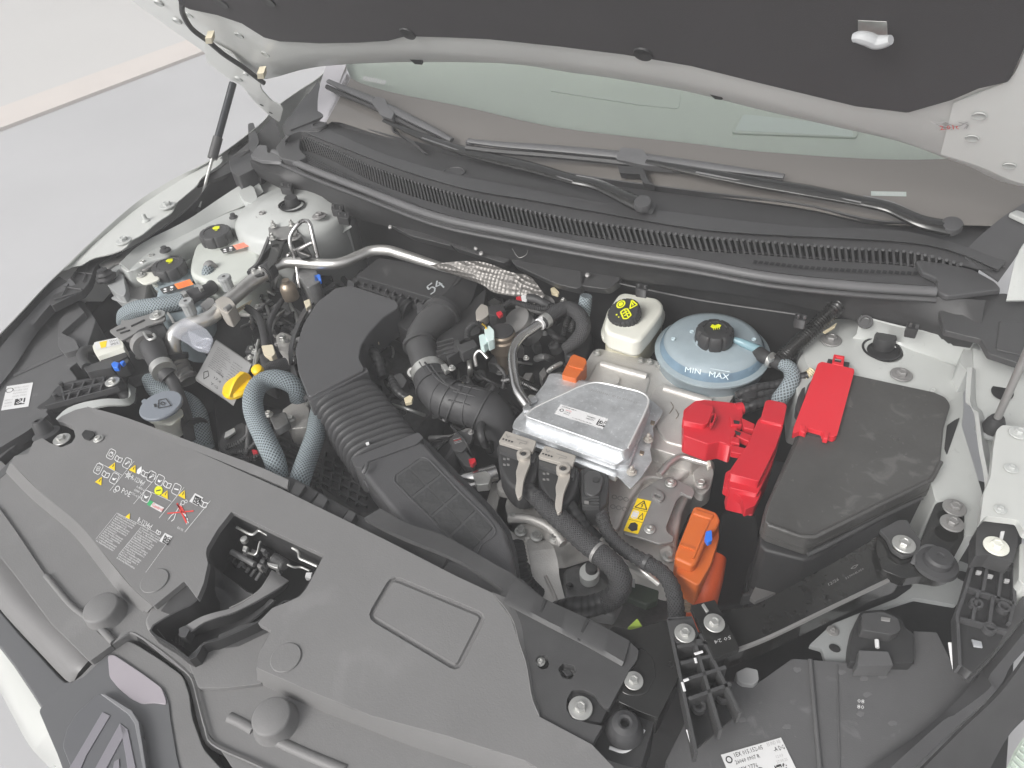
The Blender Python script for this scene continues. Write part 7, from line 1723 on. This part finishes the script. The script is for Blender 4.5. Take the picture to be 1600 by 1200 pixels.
loft('hinge_panel', [[(1585, 410, .15), (1600, 380, .17), (1640, 350, .18)], [(1572, 470, .12), (1600, 470, .12), (1650, 470, .12)]], primer, fr_, n=10, th=.004)
g2_ = T('gas_strut', 'bonnet gas strut foot at the right edge with its black socket', 'gas strut', P(1549, 672, 0), 'bonnet gas struts')
q0, q1 = P(1552, 668, .03), P(1640, 470, .28)
L_ = q1 - q0
lathe('strut_base', (1546, 674, .02), [(.022, 0), (.022, .004), (.014, .006)], capg2, g2_, n=24)
tube('ball_socket', [tuple(q0 - L_ * .02), tuple(q0 + L_ * .03), tuple(q0 + L_ * .09)], [.017, .0155, .010], blkd, g2_, n=18, wpts=True)
tube('rod', [tuple(q0 + L_ * .05), tuple(q1)], .0058, steel, g2_, n=12, wpts=True)
# cross brace
cb = T('cross_brace', 'glossy black steel cross brace running from corner bracket to wing', 'brace', P(1280, 930, -.05))
slab('brace_top', [(1128, 953), (1178, 947), (1225, 921), (1300, 880), (1355, 848), (1376, 832), (1400, 850), (1438, 866), (1410, 898), (1388, 905), (1290, 952), (1194, 998), (1120, 1026), (1112, 1000)], -.03, .05, blkg, cb, r=3, bev=.007, seg=4)
loft('brace_highlight', [[(1388, 905, -.026), (1290, 952, -.026), (1194, 998, -.024), (1119, 1025, -.024)], [(1389, 908, -.03), (1291, 955, -.03), (1195, 1001, -.03), (1120, 1029, -.028)]], steel, cb, n=20, th=.004)  # lighter strip painted as the highlight along the black brace
for u, v, r_ in ((1262, 930, .006), (1218, 957, .0065)): lathe('brace_hole', (u, v, -.0295), [(r_, 0), (r_, .0008)], holem, cb, n=20)
for u, v in ((1293, 932), (1247, 954)): slab('square_hole', [(u - 3, v - 3), (u + 4, v - 3), (u + 4, v + 4), (u - 3, v + 4)], -.029, .001, holem, cb, bev=0)
d = Decal((1288, 912), (1345, 880), (1294, 926), -.03, 'brace_stamp', cb, off=.0006)
d.text(.05, .45, .3, '12/26', prng and steel, 0, .3); d.outline([(.72, .0), (.82, -.1), (.92, 0), (.82, .15)], .05, steel, 0); d.text(.5, .75, .22, '517004L050', steel, 0, .5); d.done()
slab('brace_end', [(1372, 832), (1398, 815), (1415, 812), (1424, 826), (1440, 846), (1448, 822), (1462, 786), (1478, 782), (1507, 792), (1506, 842), (1488, 876), (1488, 900), (1470, 905), (1438, 900), (1412, 904), (1378, 890), (1368, 860)], -.018, .02, blkg, cb, r=5, bev=.005, seg=3)
slab('clamp_strap', [(1374, 828), (1404, 812), (1418, 812), (1424, 824), (1440, 846), (1436, 862), (1412, 870), (1394, 858), (1386, 840)], -.008, .008, blk, cb, r=4, bev=.003)
for u, v in ((1412, 851), ): bolt(u, v, -.004, 17, cb, zinc, 'washer')
for u, v in ((1491, 794), (1487, 818)): bolt(u, v, -.006, 17, cb, steel, 'washer')
lathe('rubber_mount', (1462, 882, -.016), [(.03, 0), (.028, .006), (.019, .008), (.019, .018), (.016, .022), (.006, .022), (.005, .02)], rub, cb, n=40)
tube('mount_rim', [(1426, 880, -.014), (1436, 860, -.012), (1452, 853, -.012), (1470, 862, -.012), (1484, 885, -.014)], .003, rail, cb, n=8)
cbk = T('corner_bracket', 'black painted corner bracket with a bright bolt near the cover end', 'bracket', P(1000, 1050, -.03))
slab('bracket_plate', [(958, 978), (985, 984), (1046, 967), (1064, 1050), (1050, 1080), (1028, 1122), (1000, 1112), (964, 1095), (970, 1060), (990, 1040), (1000, 1015), (975, 998), (950, 985)], -.014, .05, blkg, cbk, r=4, bev=.006, seg=4)
slab('bracket_dish', rnd([(984, 1030), (1000, 1010), (1020, 1025), (1026, 1055), (1010, 1085), (985, 1088), (968, 1080)], 8), -.0125, .004, blkg, cbk, bev=.002)
bolt(990, 1064, -.008, 15, cbk, zinc, 'washer')
slab('bracket_leg', [(940, 1130), (960, 1096), (1024, 1124), (1002, 1196), (990, 1200), (925, 1180), (920, 1160)], -.03, .1, blkd, cbk, r=3, bev=.004)
slab('big_bolt_seat', [(886, 1092), (895, 1078), (912, 1078), (932, 1088), (938, 1100), (950, 1108), (940, 1130), (892, 1122)], -.012, .01, blkd, cbk, bev=.002)
bolt(907, 1107, -.008, 19, cbk, zinc, 'washer')
lathe('rubber_buffer', (976, 1138, -.02), [(.024, -.006), (.021, 0), (.0205, .008), (.016, .016), (.009, .019), (.006, .018), (.005, .005)], rub, cbk, n=40)
slab('buffer_base', [(958, 1150), (966, 1120), (988, 1112), (1000, 1130), (1000, 1146), (980, 1162)], -.024, .006, rub, cbk, bev=.002)
tube('paint_mark', [(952, 1168, -.028), (975, 1174, -.028), (995, 1160, -.028), (1006, 1140, -.028)], .0022, paper, cbk, n=6, flat=.5)
rb = T('ribbed_bracket', 'black ribbed plastic bracket over the headlamp, bolted to corner plate', 'bracket', P(1090, 1050, -.03))
slab('bracket_head', [(1044, 967), (1082, 964), (1092, 990), (1080, 1005), (1056, 1004)], -.012, .01, blk, rb, r=2, bev=.002)
slab('bracket_floor', [(1052, 1000), (1094, 992), (1156, 1112), (1126, 1138), (1088, 1170)], -.05, .006, blkd, rb, bev=.001)
for a_, b_ in (((1044, 967), (1088, 1176)), ((1082, 990), (1126, 1141)), ((1094, 990), (1156, 1114)), ((1058, 1010), (1110, 1003)), ((1064, 1036), (1120, 1022)), ((1070, 1062), (1134, 1042)), ((1076, 1092), (1142, 1068)), ((1044, 967), (1082, 965)), ((1070, 1003), (1098, 1000))): rib(rb, a_, b_, -.012, .0022, .03, blk)
bolt(1070, 990, -.006, 16, rb, zinc, 'washer')
for q in (((1085, 1022, -.01), (1098, 1018, -.01)), ((1086, 1028, -.01), (1088, 1036, -.01)), ((1066, 1066, -.01), (1070, 1080, -.01)), ((1068, 1064, -.01), (1076, 1061, -.01)), ((1074, 1140, -.03), (1080, 1160, -.03)), ((1104, 1000, -.008), (1108, 1006, -.008))): tube('white_mark', q, .0018, paper, rb, n=6, flat=.4)
for u, v in ((1130, 1086), (1092, 1102)): lathe('rib_post', (u, v, -.03), [(.009, -.01), (.009, 0), (.005, 0), (.004, -.008)], blk, rb, n=20)
dp2 = T('date_plate', 'black steel plate stamped 50 24 under a large hex bolt', 'bracket', P(1118, 985, -.01))
slab('plate', [(1079, 946), (1117, 937), (1156, 1014), (1117, 1029), (1098, 990)], -.006, .012, blkg, dp2, r=2, bev=.003)
bolt(1116, 974, .0, 16, dp2, zinc, 'washer')
slab('paper_slot', [(1096, 944), (1100, 942), (1108, 954), (1104, 957)], -.003, .004, zinc, dp2, bev=.001)
d = Decal((1143, 998), (1114, 1007), (1141, 992), -.006, 'stamp', dp2, off=.0008); d.text(.0, .8, .9, '50 24', prng, 0, .9); d.done()
# headlamp right
hr = T('headlamp_housing', 'dark grey headlamp housing in the near corner with large barcode label', 'headlamp', P(1300, 1100, -.1))
slab('housing_top', [(1040, 1190), (1080, 1110), (1110, 1060), (1180, 1070), (1238, 1029), (1294, 1033), (1337, 1036), (1345, 1016), (1390, 1018), (1396, 1038), (1428, 1038), (1427, 986), (1464, 988), (1495, 1052), (1530, 1060), (1560, 1075), (1480, 1150), (1400, 1230), (1100, 1300)], -.09, .1, hlm, hr, r=3, bev=.005)
tube('housing_rib', [(1266, 1031, -.087), (1272, 1100, -.087), (1282, 1210, -.087)], .003, hlm, hr, n=8)
tube('housing_rib', [(1308, 1040, -.0885), (1310, 1120, -.0885), (1312, 1210, -.0885)], .001, hlm, hr, n=6)
loft('lamp_seal', [[(1622, 925, -.03), (1560, 1010, -.05), (1530, 1060, -.06), (1450, 1140, -.07), (1350, 1210, -.08)], [(1622, 960, -.03), (1575, 1020, -.04), (1545, 1058, -.05), (1545, 1075, -.05), (1490, 1118, -.06), (1470, 1130, -.06), (1380, 1210, -.07)], [(1640, 975, -.04), (1580, 1035, -.05), (1560, 1070, -.06), (1500, 1128, -.07), (1400, 1220, -.08)]], cowl, hr, n=40, th=.005, ang=50)
loft('lamp_edge_trim', [[(1640, 970, -.05), (1570, 1070, -.07), (1500, 1140, -.08), (1420, 1220, -.09)], [(1640, 1020, -.08), (1600, 1070, -.09), (1550, 1120, -.1), (1480, 1220, -.11)], [(1640, 1085, -.1), (1600, 1122, -.11), (1570, 1155, -.12), (1530, 1230, -.12)]], blk, hr, n=30, th=.004)
loft('lens', [[(1660, 1095, -.125), (1620, 1132, -.135), (1588, 1172, -.14), (1560, 1240, -.14)], [(1690, 1160, -.2), (1670, 1190, -.22), (1650, 1240, -.22), (1630, 1270, -.22)]], lensm, hr, n=16, th=.003)
for i in range(10): tube('lens_flute', [(1612 - i * 5, 1142 + i * 8, -.136), (1630 - i * 5, 1152 + i * 9, -.16)], .0015, lensm, hr, n=6)
random.seed(21)
d = Decal((1126, 1180), (1220, 1153), (1146, 1228), -.09, 'lamp_label', hr, off=.0015)
d.rect(0, 0, 1, 1.2, paper, 0); d.ring(.09, .22, .1, .04, prnk); d.text(.18, .2, .14, '1EX 015.152-05', prnk, 1, .48); d.text(.74, .16, .12, 'ES IND AB', prng, 1, .22); d.text(.16, .42, .13, '26060 0907 R', prnk, 1, .4); d.text(.8, .38, .15, '-A DG', prnk, 1, .18)
d.text(.17, .68, .14, '1EX 2776', prnk, 1, .3); d.text(.0, .8, .2, 'V', prnk, 1, .06); d.text(.1, .92, .12, '78*6 A PL 10', prnk, 1, .3); d.text(.78, .58, .09, '12:03', prng, 1, .12); d.text(.76, .74, .09, '27.09.25', prng, 1, .18)
d.ring(.48, .8, .09, .03, prnk); d.code(.7, .78, .42, prnk, 1, 12); d.done()
d = Decal((1338, 1090), (1352, 1092), (1337, 1108), -.09, 'white_number', hr, off=.001); d.text(.1, .45, .35, '08', paper, 0, .8); d.text(.1, .95, .35, '80', paper, 0, .8); d.done()
sc_ = mat('dust_scuff', (.135, .135, .138), .7)
for u, v in ((1315, 1050), (1350, 1060), (1380, 1056), (1355, 1085), (1246, 1046), (1230, 1135), (1345, 1115), (1395, 1130), (1160, 1125)):
    n_ = 15; a0 = random.random() * 6
    pts = [(u + math.cos(a0 + i * 6.28 / n_) * random.uniform(5, 8), v + math.sin(a0 + i * 6.28 / n_) * random.uniform(3, 5)) for i in range(n_)]
    slab('scuff', pts, -.0892, .0006, sc_, hr, bev=0)
sl = T('body_panel', 'pale grey body panel under the brace with drilled holes', 'body panel', P(1400, 960, -.12))
slab('panel', [(1264, 1008), (1300, 975), (1400, 935), (1424, 918), (1430, 900), (1500, 876), (1522, 885), (1512, 918), (1494, 945), (1430, 934), (1380, 950), (1330, 1000), (1328, 1036), (1290, 1034), (1284, 1014)], -.1, .01, galv, sl, r=3, bev=.003)
for u, v, r_ in ((1452, 905, .012), (1506, 901, .009), (1304, 1013, .006)): lathe('panel_hole', (u, v, -.099), [(r_, 0), (r_, .001)], deep, sl, n=20, sx=1.3)
bolt(1301, 986, -.098, 9, sl, steel, 'washer')
lb = T('bulb_cover', 'black round lamp back cap beside the brace with white tick', 'lamp cap', P(1380, 1000, -.09))
slab('cap_body', [(1335, 975), (1345, 955), (1380, 952), (1408, 965), (1414, 980), (1428, 990), (1428, 1036), (1328, 1034), (1330, 1000)], -.07, .06, blkd, lb, r=5, bev=.006)
slab('housing_lug', [(1342, 1016), (1388, 1018), (1396, 1040), (1340, 1040)], -.055, .03, hlm, lb, r=2, bev=.003)
slab('cap_top', [(1346, 958), (1380, 955), (1404, 966), (1408, 985), (1394, 992), (1346, 984)], -.05, .03, blk, lb, r=5, bev=.005)
slab('cap_window', [(1377, 963), (1392, 965), (1391, 971), (1377, 969)], -.048, .003, steel, lb, bev=.001)
tube('white_tick', [(1370, 1000, -.06), (1371, 1012, -.06)], .003, paper, lb, n=6)
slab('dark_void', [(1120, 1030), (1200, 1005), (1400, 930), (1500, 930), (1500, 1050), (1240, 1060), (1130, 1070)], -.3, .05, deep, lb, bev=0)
rw = T('ribbed_bracket', 'black ribbed bracket with cream bolt at the right wing edge', 'bracket', P(1550, 920, 0))
slab('bracket_head', [(1526, 826), (1538, 812), (1556, 807), (1592, 814), (1590, 850), (1583, 878), (1545, 866), (1524, 868)], .03, .03, blk, rw, r=3, bev=.004)
slab('bracket_floor', [(1524, 866), (1582, 880), (1586, 935), (1580, 970), (1560, 1010), (1520, 1052), (1502, 1040), (1496, 965), (1510, 920)], -.01, .02, blkd, rw, r=3, bev=.004)
for a_, b_ in (((1524, 868), (1510, 920)), ((1510, 920), (1496, 960)), ((1496, 960), (1500, 1040)), ((1583, 880), (1586, 936)), ((1586, 936), (1578, 972)), ((1514, 918), (1584, 942)), ((1524, 870), (1582, 886)), ((1545, 872), (1536, 925)), ((1567, 880), (1560, 935)), ((1500, 965), (1574, 985)), ((1552, 932), (1546, 975)), ((1528, 925), (1520, 968))): rib(rw, a_, b_, .0, .002, .02, cowl)
bolt(1556, 854, .034, 18, rw, resv, 'washer')
for u, v in ((1525, 944), (1568, 950), (1546, 982)): lathe('rib_post', (u, v, -.004), [(.008, -.006), (.008, .004), (.005, .004), (.004, -.004)], cowl, rw, n=20)
for u, v in ((1530, 892), (1548, 898), (1574, 905)): slab('pale_slot', [(u - 4, v - 2), (u + 5, v), (u + 4, v + 4), (u - 4, v + 3)], .002, .006, paperg, rw, bev=.001)
slab('white_slit', [(1564, 830), (1570, 830), (1567, 843), (1562, 842)], .034, .003, paper, rw, bev=0)
slab('foil_scrap', [(1518, 998), (1534, 1002), (1536, 1012), (1522, 1010)], -.004, .003, alu, rw, bev=.001)
tube('white_wire', [(1486, 1004, -.04), (1490, 1030, -.05), (1494, 1048, -.06)], .004, paper, rw, n=8, flat=.5)
sl2 = tag(loft('corner_seal', [[(1622, 880, .0), (1600, 930, -.01), (1570, 970, -.02), (1530, 1020, -.04), (1500, 1052, -.05)], [(1640, 900, .0), (1612, 950, -.01), (1585, 985, -.02), (1545, 1035, -.04), (1515, 1066, -.05)]], blk, None, n=16, th=.012), 'curved black corner seal along the near headlamp edge', 'seal')
tag(slab('pale_clip', [(1152, 1062), (1150, 1050), (1166, 1042), (1184, 1046), (1186, 1062), (1178, 1070), (1160, 1068)], -.08, .03, paperg, None, r=3, bev=.004), 'pale plastic clip beneath the brace near the ribbed bracket', 'clip')
# ================================================================== pieces that belong to a part rather than to the thing
NEST = {'cap_symbol': ('cap', 'cap_disc'), 'cap_symbols': ('cap',), 'hinge_boss': ('hinge',), 'hinge_hole': ('hinge',), 'rubber': ('blade',), 'blade_end': ('blade',), 'adapter': ('blade',), 'arm_edge': ('arm',),
        'pivot_arm_edge': ('pivot_arm',), 'lever_pivot': ('lever_arm',), 'pivot_hole': ('lever_arm',), 'lever_marks': ('lever_plate',), 'barcode_label': ('raised_lid',), 'stamped_number': ('raised_lid',),
        'felt_stud': ('felt_lining',), 'dash_inset': ('dash_frame',), 'clamp_ear': ('hose_clamp', 'clamp'), 'clamp_screw_box': ('band_clamp',), 'striker_bar': ('striker_plate',), 'chalk_number': ('filter_lid',),
        'latch_loop': ('flap',), 'hinge_tab': ('flap',), 'lid_dimple': ('lid',), 'lid_notch': ('lid',), 'lid_bead': ('lid',), 'emblem_line': ('emblem_plate',), 'recess_rim': ('recessed_panel',), 'bush_core': ('mount_bush',),
        'brace_hole': ('brace_top',), 'square_hole': ('brace_top',), 'brace_stamp': ('brace_top',), 'cap_dimple': ('cap',), 'dipstick_wire': ('handle',), 'lamp_label': ('housing_top',), 'white_number': ('housing_top',),
        'scuff': ('housing_top',), 'sensor_label': ('sensor_box',), 'plate_print': ('plate_sheet',), 'warning_label': ('plate_sheet',), 'window_boss': ('plate_sheet',), 'stamp': ('plate',), 'blue_lock': ('plug_top',),
        'plug_ridge': ('plug_top',), 'honeycomb_cell': ('plug_body',), 'panel_hole': ('panel_deck', 'panel'), 'strut_opening': ('strut_dome',), 'finger_grip': ('cap_disc',), 'clip_tooth': ('skirt_clip',), 'felt_pad': ('lower_duct',)}
bpy.context.view_layer.update()
for o in list(bpy.data.objects):
    if o.type != 'MESH' or not o.parent or o.parent.type != 'EMPTY': continue
    nm = o.name.split('.')[0]
    if nm not in NEST: continue
    best = None
    for s_ in o.parent.children:
        if s_.type == 'MESH' and s_.name.split('.')[0] in NEST[nm] and s_.rotation_euler[:] == (0, 0, 0):
            d_ = (WL[s_] - WL[o]).length
            if best is None or d_ < best[0]: best = (d_, s_)
    if best:
        old = o.parent
        o.parent = best[1]
        o.location = o.location + WL[old] - WL[best[1]]

# added bright haze volume standing in for lens glare, lifting the blacks
hb = [(-31, -13, G - 1.1), (16, -13, G - 1.1), (16, 42, G - 1.1), (-31, 42, G - 1.1), (-31, -13, 1.75), (16, -13, 1.75), (16, 42, 1.75), (-31, 42, 1.75)]
hm = bpy.data.materials.new('glare_haze')
hm.use_nodes = True
hm.node_tree.nodes.remove(hm.node_tree.nodes['Principled BSDF'])
pv = hm.node_tree.nodes.new('ShaderNodeVolumePrincipled')
pv.inputs['Density'].default_value = HAZE
pv.inputs['Color'].default_value = (.96, .96, .97, 1)
hm.node_tree.links.new(pv.outputs[0], hm.node_tree.nodes['Material Output'].inputs['Volume'])
hz = obj('glare_haze', hb, [[3, 2, 1, 0], [4, 5, 6, 7], [0, 1, 5, 4], [1, 2, 6, 5], [2, 3, 7, 6], [3, 0, 4, 7]], hm, smooth=False)
tag(hz, kind='stuff')
